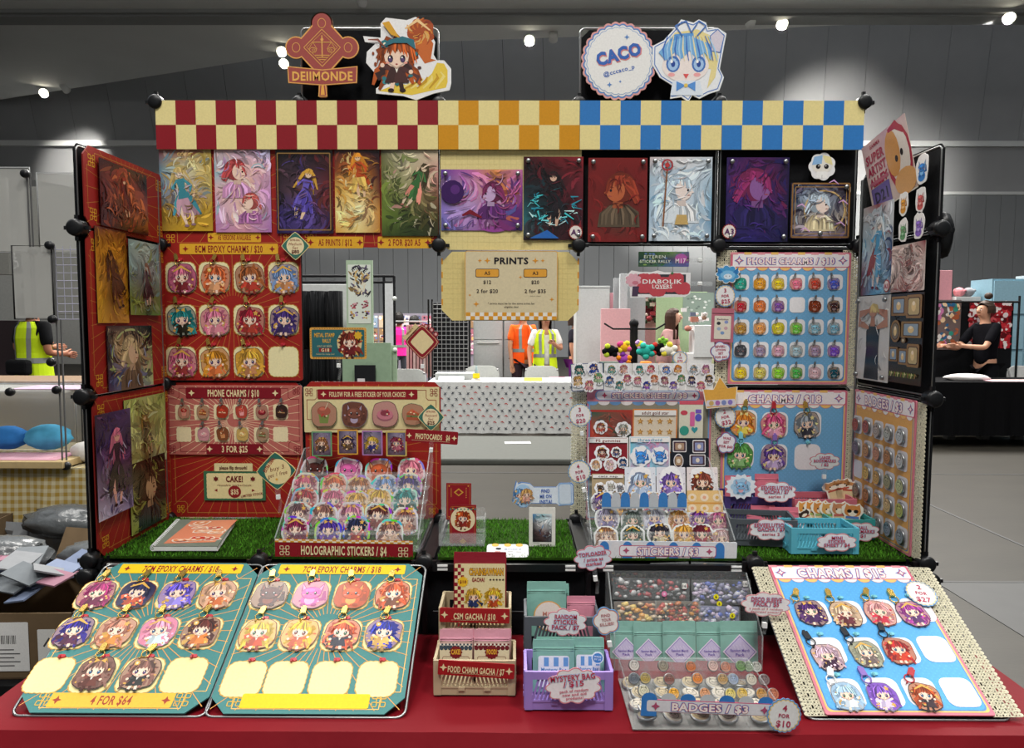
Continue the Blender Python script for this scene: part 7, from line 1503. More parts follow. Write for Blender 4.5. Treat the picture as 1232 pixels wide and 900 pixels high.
c.p([(x * w, y * h) for x, y in [(-.3, .12), (-.2, .22), (-.05, .26), (.08, .22), (.1, .1), (0, .18), (-.15, .18)][::-1]], '2f6f7c', 26); c.p([(x * w, y * h) for x, y in [(-.28, .42), (-.2, .44), (-.08, .24), (-.18, .28)][::-1]], 'd8a02c', 27); c.st([(-w * .44, h * .22), (-w * .33, h * .22), (-w * .24, h * .12)], .006, '8a4a3a', 27)
place(c, FB, a, b_, .0, 'figure_cutout', 'large orange-haired chibi cut-out riding a yellow cloud, on top of the stand', 'cut-out', 'cut-outs on the top panels')
# CACO badge
a, b_, w, h = FB.box(699, 27, 789, 122); c = Cv(.004); o = cloud(w, h, 28, .05, 112); c.sheet(o, .004, 'dfa09c', 'b8b8b8')
for s, cl, L_ in ((.95, '5a88c4', 1), (.91, 'e8e6e4', 2), (.86, '7aa0d0', 3), (.845, 'ecebe8', 4)): c.p([(x * s, y * s) for x, y in (o if s > .88 else cloud(w, h, 28, .03, 112))], cl, L_)
c.t('CACO', 0, h * .08, h * .155, 'd8888a', 6, bold=.08, w=w * .62, rot=.26); c.t('CACO', -w * .008, h * .09, h * .155, '3a68b8', 8, bold=.05, w=w * .6, rot=.26); c.t('@cccaco_p', 0, -h * .12, h * .055, '3a68b8', 6, bold=.02, w=w * .42, rot=.26)
for x, y, s in ((.1, .3, .007), (-.12, -.3, .007), (.02, -.26, .004)): c.p(star4(x * w, y * h, s, .4), '5a88c4', 6)
place(c, FB, a, b_, .003, 'name_badge_cutout', 'round scalloped white CACO cut-out on top of the stand', 'sign', 'cut-outs on the top panels')
a, b_, w, h = FB.box(785, 25, 871, 124); c = Cv(.004)
ou = [(-.5, .18), (-.35, .25), (-.2, .4), (-.12, .5), (.05, .46), (.12, .5), (.22, .46), (.25, .38), (.38, .4), (.5, .33), (.46, .12), (.42, -.1), (.48, -.2), (.42, -.36), (.28, -.4), (.15, -.46), (.05, -.42), (0, -.5), (-.1, -.44), (-.25, -.46), (-.22, -.3), (-.4, -.2), (-.5, -.05)]
c.sheet([(x * w, y * h) for x, y in ou[::-1]], .004, 'eceef0', 'c8c8c8'); c.ring([(x * w * .94, y * h * .94) for x, y in ou], .0022, '4a78c0', 1)
c.p([(x * w, y * h) for x, y in [(-.36, .16), (-.2, .34), (.1, .38), (.3, .3), (.4, .05), (.36, -.2), (.25, -.34), (.3, -.1), (-.3, -.05)][::-1]], 'e8d898', 2); c.p([(x * w, y * h) for x, y in [(-.4, .12), (-.2, .32), (.05, .34), (.08, .12), (-.3, .05)][::-1]], '5f9bd8', 3)
c.e(-w * .05, -h * .06, w * .32, h * .2, 'f2e6e0', 4, 20)
for e, x in ((-1, -.22), (1, .13)): c.e(w * x, -h * .04, w * .095, h * .1, '4a78c0', 5, 14); c.e(w * x, -h * .045, w * .07, h * .075, 'a8c8ec', 6, 12); c.e(w * x, -h * .04, w * .03, h * .04, '2a4a98', 7, 8); c.e(w * (x - .02), -h * .01, w * .02, h * .022, 'ffffff', 8, 6); c.e(w * (x - .02), -h * .17, w * .05, h * .025, 'f0a8a8', 5, 8)
c.p([(-w * .08, -h * .16), (w * .0, -h * .16), (-w * .04, -h * .22)], 'e05a5a', 6)
c.p([(x * w, y * h) for x, y in [(-.42, .1), (-.3, .22), (0, .3), (.28, .2), (.3, .0), (.2, .1), (.1, .02), (0, .12), (-.1, .02), (-.2, .1), (-.32, 0)][::-1]], '79b0e0', 7)
for k in range(14): t_ = k / 13; c.st([(w * (-.3 + .55 * t_), h * .3), (w * (-.36 + .7 * t_), h * .14), (w * (-.34 + .72 * t_), h * .0)], .004, ['3f70c0', 'a8d0f0', 'f0e4b0'][k % 3], 9)
c.pl([(x * w, y * h) for x, y in [(-.1, .3), (-.2, .42), (-.05, .48), (.02, .34), (.12, .48), (.22, .42), (.1, .3)]], .003, '4a78c0', 9); c.p([(x * w, y * h) for x, y in [(.28, .3), (.38, .38), (.47, .3), (.42, .1), (.3, .12)][::-1]], 'd8d0dc', 3); c.ring([(x * w, y * h) for x, y in [(.28, .3), (.38, .38), (.47, .3), (.42, .1), (.3, .12)]], .002, '4a78c0', 4)
c.p([(x * w, y * h) for x, y in [(-.22, -.24), (.15, -.24), (.2, -.42), (-.25, -.42)][::-1]], 'dfe8f2', 5); [c.p([(-w * .04, -h * .3), (-w * .04 + e * w * .13, -h * .25), (-w * .04 + e * w * .13, -h * .37)], '5a94d8', 8) for e in (-1, 1)]; c.e(-w * .04, -h * .3, .005, .005, 'e8c860', 9)
place(c, FB, a, b_, .005, 'figure_cutout', 'blue and cream chibi head cut-out beside the round CACO cut-out', 'cut-out', 'cut-outs on the top panels')
# ------------------------------------------------------------------ holographic sticker rack (left)
def rack(x0p, x1p, yb, ytop, label, zrise, n, name='sticker_rack'):
 f = FY(1.587); xa = f.uv(x0p, 650)[0]; xb = f.uv(x1p, 650)[0]
 t = empty(name, Matrix.Translation(((xa + xb) / 2, 1.72, T + .006)), label, 'rack', 'clear tiered racks'); w = (xb - xa) / 2; z0 = .004
 for s in (-1, 1):
  q = MB(); q.prism([(-.135, z0), (.145, z0), (.145, zrise + .02), (.10, zrise + .025), (-.135, .035)], s * w - .0015, s * w + .0015, G, T=Matrix(((0, 0, 1, 0), (1, 0, 0, 0), (0, 1, 0, 0), (0, 0, 0, 1)))); q.build('side_panel', M['clear'], t)
  q = MB(); q.tube([(s * w, -.135, .037), (s * w, .10, zrise + .027), (s * w, .145, zrise + .022)], .0018, G, 6); q.build('polished_edge', M['film'], t)
 for k in range(n):
  y = -.125 + k * .26 / n; z = z0 + (zrise - .02) * k / n; q = MB(); q.box(-w, w, y, y + .26 / n, z, z + .002); q.box(-w, w, y, y + .002, max(z0, z - zrise / n), z + .006); q.build('step', M['clear'], t)
 return xa, xb
rack(331, 503, 650, 540, 'clear tiered rack of holographic stickers on the left turf', .17, 6)
def strip(px0, py0, px1, py1, Y, label, bg, txt, fg, rot=0, deco=None, lift=0, name='title_strip', tw=.62, puffy=False, th_=.42):
 f = FY(Y); a, b_, w, h = f.box(px0, py0, px1, py1); c = Cv(.002); c.sheet(rr(w, h, .002), .002, bg)
 if deco: deco(c, w, h)
 if puffy: title3(c, txt, 0, 0, h * th_, w * tw, 10)
 elif txt: c.t(txt, 0, -h * .04, h * th_, fg, 10, bold=.03, w=w * tw)
 return place(c, f, a, b_, 0, name, label, 'sign', 'title strips on the racks and crates', 'print', rot)
def hd(c, w, h):
 for k in range(36):
  for j in range(2): c.r(-w / 2 + k * w / 36, h / 2 - (j + 1) * .0035, -w / 2 + (k + 1) * w / 36, h / 2 - j * .0035, 'd89a34' if (k + j) % 2 else 'efe6cc', 3)
 for e in (-1, 1): knot(c, e * w * .43, -h * .08, h * .46, 'ead9a8', 4)
strip(331, 649, 497, 673, 1.583, 'maroon HOLOGRAPHIC STICKERS / $4 strip on the front of the left rack', '8c1420', 'HOLOGRAPHIC STICKERS / $4', 'ead9a8', -.012, hd, tw=.62, th_=.46)
def sticker(Y, px, py, s, kind, c1, c2, label, group, mm='holo', lean=.28, asp=1.0, name='vinyl_sticker', acc='d8a850', rot=None, support=None):
 seedn[0] += 1; sd = seedn[0]; rg = random.Random(sd); f = FY(Y, lean); a, b_ = f.uv(px, py); w = f.box(px - s / 2, py, px + s / 2, py + .1)[2]
 t = empty(name, f.M(a, b_, 0, rg.uniform(-.1, .1) if rot is None else rot), label, 'sticker', group)
 q = MB(); q.prism(blob(w, w * asp, sd, .07, 30), 0, .0006, G); q.build('sticker_backing', M[mm], t)
 c = Cv(.0008); c.p(blob(w * .86, w * asp * .86, sd, .07, 30), mixc(C_(c1), C_('efe6e0'), .35), 0)
 {'c': chibi, 'k': critter}[kind](c, 0, -.0, w * .55, c1, c2, sd, L=1, **({'acc': acc} if kind == 'c' else {})); c.build('artwork', M['gloss'], t); return t
RN = ['back', 'second-from-back', 'third', 'fourth', 'fifth', 'front']
rows = [(1.83, [(308, 330, 'c', 'c8a040', '5a4028', 'golden'), (440, 325, 'c', 'e0b830', 'd8a0b0', 'yellow'), (565, 330, 'c', 'c85038', '8a2a28', 'orange-red'), (688, 322, 'c', '3a3a90', '2a2a50', 'indigo'), (812, 328, 'c', '4a3a78', 'c87898', 'dark violet')]),
  (1.79, [(262, 388, 'k', '4a1c18', '7a3830', 'dark brown creature'), (445, 393, 'k', 'c85a98', 'e090b8', 'pink creature'), (612, 395, 'k', 'b8542c', 'e0a068', 'long-eared orange creature'), (785, 395, 'c', 'e07a90', 'd89098', 'salmon pink')]),
  (1.745, [(215, 475, 'c', 'c8607a', '8a4050', 'dusty rose'), (370, 475, 'c', 'd06030', 'e0a080', 'tangerine'), (505, 490, 'c', 'b06a38', 'a83828', 'amber brown'), (643, 483, 'c', '7a98c8', 'c8d0d8', 'powder blue'), (772, 478, 'c', '4a3480', '2a2038', 'royal purple')]),
  (1.70, [(210, 555, 'c', 'a81c30', 'c03a30', 'scarlet'), (365, 560, 'c', 'd06888', 'a84a60', 'coral pink'), (487, 570, 'c', 'd8a040', 'e0c080', 'honey'), (612, 555, 'c', 'e0b040', 'c88860', 'sunny blond'), (752, 558, 'c', '2a8480', '383830', 'teal')]),
  (1.655, [(172, 630, 'c', '7a5a60', '8a6a58', 'grey-mauve'), (312, 635, 'c', '8a6058', '5a3838', 'dusky brown'), (460, 635, 'c', 'b87890', 'a88090', 'old rose'), (605, 638, 'c', '5a2c28', '8a4038', 'chestnut'), (752, 662, 'c', '8a5044', 'c88a70', 'russet')]),
  (1.612, [(158, 712, 'c', '88204c', '6a1838', 'magenta'), (337, 720, 'c', '4a3090', '6a4aa0', 'deep purple'), (490, 708, 'c', '20284a', 'a83030', 'navy'), (672, 728, 'c', '8a6058', 'd0b098', 'soft brown')])]
for j, (Y, L_) in enumerate(rows):
 for i, (cx, cy, k, c1, c2, nm) in enumerate(L_):
  sticker(Y, 320 + cx / 4.5, 480 + cy / 4.5, 33, k, c1, c2, f'{nm} holographic sticker, {ORD[i]} from left in the {RN[j]} row of the left rack', 'holographic stickers in the left rack')
for i, (x, y, bc_, h1, o1, lb) in enumerate(((387.2, 533, '6a9a70', 'a06a48', '4a3a38', 'green-edged photo card with a brown-haired figure'), (418.5, 531, 'd8a040', '3a2c48', '6a5038', 'orange-edged photo card with a dark-haired figure'), (448, 532, 'a878b0', 'd8b040', '3a3478', 'lilac-edged photo card with a figure in blue'), (477, 533, 'c8b060', '8a2c48', 'b06070', 'yellow-edged photo card with a maroon-haired figure'))):
 f = FY(1.865); a, b_, w, h = f.box(x - 12.5, y - 14, x + 12.5, y + 16); c = Cv(.0008); c.sheet(rr(w, h, .002), .0008, bc_); painting(c, w * .86, h * .9, '3a3a58 8a8098 5a5a78/6a5a68 a890a0 8a7890/4a3a48 6a5060 3a3048', 200 + i, 24)
 chibi(c, 0, 0, w * .45, h1, o1, 300 + i, L=8); place(c, f, a, b_, 0, 'photo_card', lb + ', behind the holographic stickers', 'card', 'photo cards above the left rack', 'gloss')
for i, (x, c1, c2, lb) in enumerate(((390, 'a85a48', '7a8a48', 'dark red and green'), (426.5, '7a4a3c', 'b0a0b8', 'brown and white'), (463.5, 'c87a88', '8a3a48', 'pink'), (497, 'a8583a', '6a7a48', 'rust and green'))):
 charm(FB, x, 498.5, 32 if i < 3 else 27, 'f' if i != 1 else 'k', c1, c2, f'{lb} display sticker, {ORD[i]} from left on the free sticker board', 'display stickers on the free sticker board', None, .011, 'display_sticker', rotr=.05)

# ------------------------------------------------------------------ sticker sheet rack (right)
a, b_, w, h = FB.box(706, 467, 852, 625)
c = Cv(.003); c.sheet(rr(w, h, .004), .003, 'c47888'); c.p(rr(w * .97, h * .97, .004), '6a98c8', 1); c.p(rr(w * .95, h * .95, .004), '8a8878', 2)
for k in range(11): c.e(-w / 2 + (k + .5) * w / 11, h / 2 - .036, w / 22, .008, 'e8e4e4' if k % 2 else '6a98c8', 3, 14)
c.r(-w / 2, h / 2 - .034, w / 2, h / 2, 'c87a8a', 4); c.p(rr(w * .84, .026, .012, 4, -.005, h / 2 - .018), '6a98c8', 5); c.p(rr(w * .82, .022, .010, 4, -.005, h / 2 - .018), 'd8d4dc', 6); title3(c, 'STICKER SHEET / $8', .0, h / 2 - .018, .0135, w * .6, 7); c.p(star4(-w * .36, h / 2 - .018, .008, .45), 'b0405f', 9); c.p(star4(w * .36, h / 2 - .018, .008, .45), 'b0405f', 9)
bd = place(c, FB, a, b_, .006, 'title_board', 'pink and blue STICKER SHEET / $8 board behind the sheet rack', 'board')
for s, (x0, x1) in ((-1, (689, 706)), (1, (850, 858))):
 l_ = lace(FB, *FB.box(x0, 467, x1, 628)[:2], .038 if s < 0 else .03, .34, edge=s, lift=.003); adopt(l_, bd)
def ssheet(fr, x0, y0, x1, y1, base, label, items=(), title=None, tcol='303040', lift=0, rot=0, seed=0, edge=None, bgrid=None, big=None, star=None):
 a, b_, w, h = fr.box(x0, y0, x1, y1, lift); c = Cv(.0008); c.sheet(rr(w, h, .002), .0008, edge or base)
 if edge: c.p(rr(w * .95, h * .95, .002), base, 1)
 if bgrid: painting(c, w * .94, h * .9, bgrid, seed, 40)
 rg = random.Random(seed)
 for k, (x, y, s, kind, c1, c2) in enumerate(items):
  c.p(cloud(w * s * 1.15, w * s * 1.15, 7, .12, 28, x * w, y * h), 'f0eef0', 14)
  (chibi if kind == 'c' else critter)(c, x * w, y * h, w * s * .5, c1, c2, seed * 7 + k, L=15)
 if star:
  for x, y in star: c.p(starn(x * w, y * h, w * .1, 5, .45), 'f0e0c0', 4); c.p(starn(x * w, y * h, w * .08, 5, .45), 'b07a38', 5); c.p(starn(x * w - .001, y * h, w * .04, 5, .45), 'd8a860', 6)
 if title: c.r(-w * .47, h * .36, w * .47, h * .47, 'ece8e4', 16); c.t(title, 0, h * .415, h * .07, tcol, 17, bold=.02, w=w * .6)
 if big: big(c, w, h)
 return place(c, fr, a, b_, lift, 'sticker_sheet', label, 'sticker sheet', 'sticker sheets around the right rack', 'gloss', rot)
mini = [[('2a5a58', '3a7a78'), ('2a3a88', '3a58a8'), ('c89a58', 'e0c090'), ('6a9a70', 'a0b890'), ('c06a78', 'd89098')], [('4a8a88', '70a8a0'), ('c08080', 'd8a8a0'), ('2a4a88', '5a80b0'), ('b85878', 'd890a0'), ('3a7878', '60a0a0')],
  [('2a7a78', '70b0a8'), ('c04858', 'e090a0'), ('c06a88', 'e0a0b0'), ('d07048', 'e8a888'), ('2a3aa0', 'a05ac0')], [('3a6ab8', '7a98d0'), ('d88038', 'e8b070'), ('8a4a60', 'b88090'), ('5a9068', '90b890'), ('6a50a0', '9a80c0')], [('8a98a0', 'b0b8c0'), ('b87898', 'd8a0b8'), ('2a2848', '4a4878'), ('3a3438', '6a5a60'), ('c05880', 'e090a8')]]
mp = [(-.24, .27), (.2, .3), (-.3, -.12), (.33, -.05), (.05, -.3)]
for i, (x0, x1) in enumerate(((687, 726), (727, 760), (761, 792), (793, 824.5), (825.5, 858))):
 ssheet(FB, x0, 437, x1, 470, 'e4e2e0', f'white sheet of five tiny heads above the STICKER SHEET board, {ORD[i]} from left', [(x, y, .4, 'c', *mini[i][k]) for k, (x, y) in enumerate(mp)], lift=.022 + (i % 2) * .002, rot=(.05, .0, 0, 0, -.03)[i], seed=40 + i, edge='ecebe8' if i != 0 else '4a5a80')
f = FY(1.865)
ssheet(f, 710, 493, 760.5, 545, 'a83a30', 'red and dark green sticker sheet at the left behind the white ones', [(-.25, .1, .3, 'c', '8a4a40', 'c86050'), (.28, .05, .34, 'c', 'a8a8a0', '707068'), (-.2, -.3, .3, 'c', '1c4a48', '2a6a60'), (.15, -.25, .2, 'k', 'b03a58', 'd87a90')], seed=51, bgrid='2a5a48 a83a30/c04a38 2a4a48/a83a30 2a5a48')
ssheet(f, 761.5, 492, 814, 545, 'dccdb8', 'orange-edged sticker sheet with eight gold stars', edge='d8803a', star=[(x, y) for y in (.22, -.02) for x in (-.33, -.11, .11, .33)], title='adult gold star', tcol='6a2a1c')
ssheet(f, 817.5, 482, 845, 540, 'dcd8c4', 'pale sheet with simple coloured shapes at the right of the sheet rack', big=lambda c, w, h: (c.r(-w / 2, h * .42, w / 2, h / 2, 'd0586a', 2), c.e(-w * .3, h * .25, w * .15, h * .05, 'c8485a', 3), c.p(rr(w * .2, h * .3, .003, 3, w * .05, h * .12), 'd86aa0', 3), c.e(w * .3, h * .15, w * .14, h * .08, '5a5ac0', 3), c.r(w * .18, h * .24, w * .42, h * .32, '7a5ac0', 3), c.e(-w * .28, -h * .12, w * .2, h * .1, '3a9a88', 3), c.p(heart(w * .15, -h * .1, .009), '3a98a0', 3), c.e(-w * .25, -h * .35, w * .18, h * .08, 'c8c850', 3), c.e(w * .2, -h * .36, w * .1, h * .06, '6ab068', 3)))
f = FY(1.80, .1)
ssheet(f, 707, 526, 756, 573, '8a1c28', 'white-edged dark red sticker sheet titled P5 gummies', [(-.15, .1, .34, 'c', '5a2a28', '8a3a38'), (.2, .12, .24, 'c', '20284a', '3a4a88'), (-.3, -.2, .28, 'c', 'd8a078', 'e0c098'), (.05, -.2, .3, 'c', 'd8b0b8', 'e8c8d0'), (.36, -.15, .26, 'c', '2a4a78', '4a6a98')], 'P5 gummies', '7a2028', edge='ebe8e6', seed=61)
ssheet(f, 757, 525, 806, 573, '7ab8d0', 'white-edged blue and pink sticker sheet titled threadloid', [(-.22, .0, .46, 'k', '3a88d8', '70b0e8'), (.24, .02, .4, 'k', '3a80d0', '78b0e0')], 'threadloid', '5a98b8', edge='ebebee', seed=62, bgrid='6ab8d0 e090b8 6ac0d0/80c8d8 70b0d8 e088b0/e890b0 a8d8e0 70c0c8')
ssheet(f, 807, 527, 853, 573, '141824', 'black starry sticker sheet with white-edged framed pictures', big=lambda c, w, h: [(c.p((rr(w * a_, h * b2, .003, 3, x * w, y * h) if k != 2 else ellp(x * w, y * h, w * a_ / 2, h * b2 / 2)), 'e4dede', 3), c.p((rr(w * a_ * .88, h * b2 * .84, .002, 3, x * w, y * h) if k != 2 else ellp(x * w, y * h, w * a_ * .42, h * b2 * .42)), '4a3440', 4), c.p(rr(w * a_ * .65, h * b2 * .6, .002, 3, x * w, y * h), ['a88870', '8a90b8', 'b09070', '7a80a8'][k], 5), c.e(x * w, y * h, w * .05, h * .06, 'e0d0c0', 6)) for k, (x, y, a_, b2) in enumerate(((-.27, .28, .36, .3), (.24, .28, .34, .34), (-.3, -.1, .26, .38), (.2, -.08, .42, .3)))])
f = FY(1.745, .15)
ssheet(f, 712, 570, 751, 604, 'b09a78', 'beige sticker sheet of sleeping animals in the right rack', [(-.25, .0, .32, 'k', '3a2c20', 'c89048'), (.08, .05, .34, 'k', 'a8a498', 'c8c4b8'), (.36, 0, .3, 'k', '6a6c74', '9a9ca0')], 'cats nap', '4a3c30', seed=71)
def bigc(h1, o1, seed): return lambda c, w, h: (c.p(blob(w * .8, h * 1.02, seed, .08), 'f2f0f2', 3), chibi(c, 0, h * .0, w * .5, h1, o1, seed, L=4), [c.l((x * w, y * h), (x * w + .003, y * h + .002), .0015, 'a098a8', 3) for x, y in ((-.42, .3), (-.42, .1), (-.4, -.2), (.42, .3), (.42, 0), (.4, -.25))])
ssheet(f, 751.5, 562, 789, 603, 'dfe2ea', 'white sheet with a pale-blue-haired chibi in the right rack', big=bigc('a8b8d8', 'b8c8e0', 501)); ssheet(f, 789.5, 562, 825, 603, 'e2dfe6', 'white sheet with a long purple-haired chibi in the right rack', big=bigc('7a5ab0', '9a80c8', 502)); ssheet(f, 826, 562, 864, 603, 'e8dcdc', 'pinkish white sheet with a brown-haired chibi in the right rack', big=bigc('8a4030', '4a3a38', 503))
rack(712, 884, 652, 560, 'clear tiered rack of sticker sheets and stickers on the right turf', .15, 5)
def scalls(c, w, h):
 n = 12
 for k in range(n): c.p([( -w / 2 + (k + .08) * w / n, -h * .5), (-w / 2 + (k + .92) * w / n, -h * .5)] + [(-w / 2 + (k + .5 + .42 * cos(t_)) * w / n, h * .15 + h * .33 * sin(t_)) for t_ in [pi * i / 10 for i in range(11)]], '3f80c4' if k % 2 == 0 else 'dcdde0', 3)
f = FY(1.705); a, b_, w, h = f.box(724, 592, 826, 612); c = Cv(.001)
n = 9; c.sheet(rr(w, h * .6, .002, 2, 0, -h * .2), .001, 'a8b4c0')
for k in range(n): c.p([(-w / 2 + k * w / n, -h * .4), (-w / 2 + (k + 1) * w / n, -h * .4)] + [(-w / 2 + (k + .5 + .46 * cos(t_)) * w / n, h * .2 + h * .3 * sin(t_)) for t_ in [pi * i / 8 for i in range(9)]], '3f80c4' if k % 2 == 0 else 'c0c4ca', 2)
place(c, f, a, b_, 0, 'scalloped_strip', 'blue and white scalloped card strip across the middle of the right rack', 'strip')
f = FY(1.69, .12); ssheet(f, 826.5, 590, 870, 620, 'e8c080', 'orange sheet printed with rows of pale doughnuts in the right rack', star=None, big=lambda c, w, h: [(c.r(-w / 2, y * h - h * .26, w / 2, y * h - h * .2, 'd89848', 2), [(c.e(x * w, y * h, w * .12, h * .16, 'f2dcc0', 3, 14), c.e(x * w, y * h, w * .05, h * .07, 'e8a888' if (j + k) % 2 else 'e0b060', 4, 10)) for k, x in enumerate((-.36, -.02, .33))]) for j, y in enumerate((.22, -.22))])
rs_ = [(1.685, [(172, 620, 'c', '5a2a78', '3a2050', 'plum'), (275, 628, 'c', 'a87a4a', '6a5a50', 'bronze'), (400, 622, 'c', 'e0b8c0', 'c04a60', 'white and pink'), (497, 622, 'c', '3a2868', '7a40a0', 'dark purple')]),
       (1.65, [(190, 692, 'c', 'a8a0b8', '7a70a0', 'lavender'), (305, 705, 'c', '6a7a70', '4a5a50', 'grey-green'), (402, 695, 'c', 'd8d8ea', '7a70b8', 'snow white'), (512, 702, 'c', 'd89038', 'b05a40', 'amber'), (606, 702, 'c', '6a2a80', 'a050b0', 'grape'), (690, 706, 'c', 'b05080', 'd898a8', 'magenta pink')]),
       (1.612, [(185, 778, 'c', '9a6a4a', 'c8b098', 'light brown'), (305, 772, 'c', '2a4a3c', '4a6a50', 'forest green'), (427, 762, 'c', '2a2430', 'd8c8a0', 'black and cream'), (537, 768, 'c', 'd8983a', 'e0b870', 'gold'), (617, 768, 'c', '7a1c30', 'a83048', 'wine red'), (706, 788, 'c', 'e0b0b0', 'c8d0d8', 'blush white')])]
for j, (Y, L_) in enumerate(rs_):
 for i, (cx, cy, k, c1, c2, nm) in enumerate(L_):
  sticker(Y, 680 + cx / 3.752, 440 + cy / 3.752, 30, k, c1, c2, f'{nm} die-cut sticker, {ORD[i]} from left in the {["back", "middle", "front"][j]} row of the right rack', 'die-cut stickers in the right rack', 'white', asp=.92)
strip(720, 651, 886, 674, 1.583, 'scalloped STICKERS / $3 strip on the front of the right rack', 'd8dce2', '', 'fff', -.01, lambda c, w, h: (scalls(c, w, h), c.p(rr(w * .70, h * .6, .006, 4, 0, -h * .02), 'c05a78', 5), c.p(rr(w * .69, h * .52, .005, 4, 0, -h * .02), 'eae6ea', 6), title3(c, 'STICKERS / $3', 0, -h * .02, h * .4, w * .44, 7), [c.p(star4(e * w * .3, 0, .0075, .45), 'b0506f', 9) for e in (-1, 1)]))

# ------------------------------------------------------------------ centre turf
t = empty('card_holder', Matrix.Translation((-.105, 1.655, T + .006)), 'clear acrylic three-step card holder on the centre turf', 'holder')
for k, (y, z) in enumerate(((0, 0), (.03, .022), (.06, .044))):
 q = MB(); q.box(-.052, .052, y, y + .002, z, z + .03); q.box(-.052, .052, y, y + .03, z, z + .002); q.build('step', M['clear'], t)
for s in (-1, 1): q = MB(); q.box(s * .052 - .001, s * .052 + .001, 0, .09, 0, .055); q.build('side_panel', M['film'], t)
q = MB(); q.box(-.053, .053, -.003, -.001, 0, .028); q.build('front_lip', M['film'], t)
def redcard(Y, x0, y0, x1, y1, lb, rnd_):
 f = FY(Y, .05); a, b_, w, h = f.box(x0, y0, x1, y1); c = Cv(.003); c.sheet(rr(w, h, .001), .003, '8a1420', '5a0c14'); c.ring(rr(w * .88, h * .92, .001, 1), .0005, 'c89038', 1)
 for sx in (-1, 1):
  for sy in (-1, 1): c.e(sx * w * .38, sy * h * .42, .0015, .0015, 'd8a048', 2)
 if rnd_: c.e(0, h * .17, w * .46, w * .46, 'e0cfa8', 3, 26); chibi(c, 0, h * .17, w * .42, 'b8481c', '8a2820', 900, L=4); [c.p(star4((k - 3.5) * w * .13, h * .40, .003, .5), '3a8078', 3) for k in range(8)]; c.p([(0, -h * .26), (w * .13, -h * .33), (0, -h * .40), (-w * .13, -h * .33)][::-1], 'c08a38', 3); c.r(-w * .2, -h * .41 - .002, w * .2, -h * .41, 'c08a38', 3)
 else: c.p([(0, h * .36), (w * .2, h * .25), (0, h * .14), (-w * .2, h * .25)][::-1], 'c89038', 3); c.p([(0, h * .32), (w * .12, h * .25), (0, h * .18), (-w * .12, h * .25)][::-1], '8a1420', 4); [c.e(w * .3, h * (.36 - k * .05), .0012, .0012, 'd8a048', 3, 6) for k in range(6)]; c.l((-w * .3, h * .12), (-w * .3, h * .36), .0012, 'c89038', 3)
 place(c, f, a, b_, 0, 'booklet', lb, 'booklet', 'maroon booklets in the clear holder')
redcard(1.70, 537, 581, 567, 625, 'tall maroon and gold booklet at the back of the clear holder', False); redcard(1.662, 541, 607, 573, 660, 'maroon booklet with a round picture at the front of the clear holder', True)
f = FY(1.66, .03); a, b_, w, h = f.box(636.5, 610, 668, 659.5); c = Cv(.003); c.sheet(rr(w, h, .002), .003, 'dedcd4', 'b8b8b0')
painting(c, w * .72, h * .68, '2a7ab0 8ac0c8 d0dce0/3a3a40 e0e0e0 b8c0c8/202020 6a5050 303038/1c1c1c 2a1c1c 4a4a50', 401, 60, L=2); c.r(-w * .36, h * .35, w * .36, h * .36, 'dedcd4', 30); c.t('- MARCH 4', w * .1, -h * .41, h * .04, '55554f', 5, bold=.02, w=w * .5); c.l((-w * .35, -h * .36), (-w * .1, -h * .36), .0008, '888', 5)
place(c, f, a, b_ - .0, 0, 'photo_booklet', 'white-edged booklet with a dark picture standing on the centre turf', 'booklet')
def insta(c, w, h):
 c.e(-w * .33, -h * .02, w * .15, h * .43, 'a8ccec', 3, 24); chibi(c, -w * .39, -h * .02, h * .36, '6aa0d8', '8ab8e0', 601, L=4, wild=.5); chibi(c, -w * .27, -h * .0, h * .34, 'e0a868', 'd8a090', 602, L=22, wild=.5)
 for i, s in enumerate(('FIND', 'ME ON', 'INSTA!')): c.t(s, w * .04, h * (.14 - i * .2), h * .13, '3a60b0', 6, bold=.03, w=w * (.14, .19, .2)[i])
 c.p(rr(w * .22, h * .82, .006, 4, w * .36, 0), '9ab8d8', 4); c.p(rr(w * .19, h * .72, .005, 4, w * .36, 0), 'ccd8e4', 5)
sign(FY(1.70), 653.5, 595, 73, 32, lambda w, h: [(x * w, y * h) for x, y in ((.5, -.35), (.5, .35), (.47, .42), (.27, .42), (.22, .28), (-.15, .3), (-.22, .45), (-.36, .5), (-.42, .44), (-.44, .56), (-.47, .34), (-.5, 0), (-.46, -.32), (-.38, -.46), (-.28, -.46), (-.2, -.32), (.22, -.36), (.26, -.44), (.47, -.42))], 'd8e2ec', [], 'pale blue FIND ME ON INSTA! cut-out standing behind the white booklet', 0, .03, '5a88c8', extra=insta, clip=.02)
f = FZ(T + .010); a, b_ = f.uv(611, 663.5); f2 = Fr((0, 1.60, T + .012), (1, 0, 0), (0, .9, .45)); a, b_, w, h = f2.box(586, 655, 636, 671)
c = Cv(.001); c.sheet(rr(w, h, .008, 4), .001, 'dedede'); [c.e(x * w, h * .42, w * .09, h * .12, 'e8b050', 2) for x in (-.3, 0, .28)]; c.t('@cccaco_p', w * .12, h * .12, h * .12, '4a6aa8', 3, w=w * .4); c.e(-w * .22, h * .14, w * .07, h * .08, '202028', 3); [c.r(x * w, y * h, x * w + .012, y * h + .0015, 'a8a8a8' if k else 'c86a60', 3) for k, (x, y) in enumerate(((-.3, -.1), (0, -.1), (.2, -.12), (0, -.3)))]
place(c, f2, a, b_, .0, 'name_card', 'white rounded name card lying at the front of the centre turf', 'card')
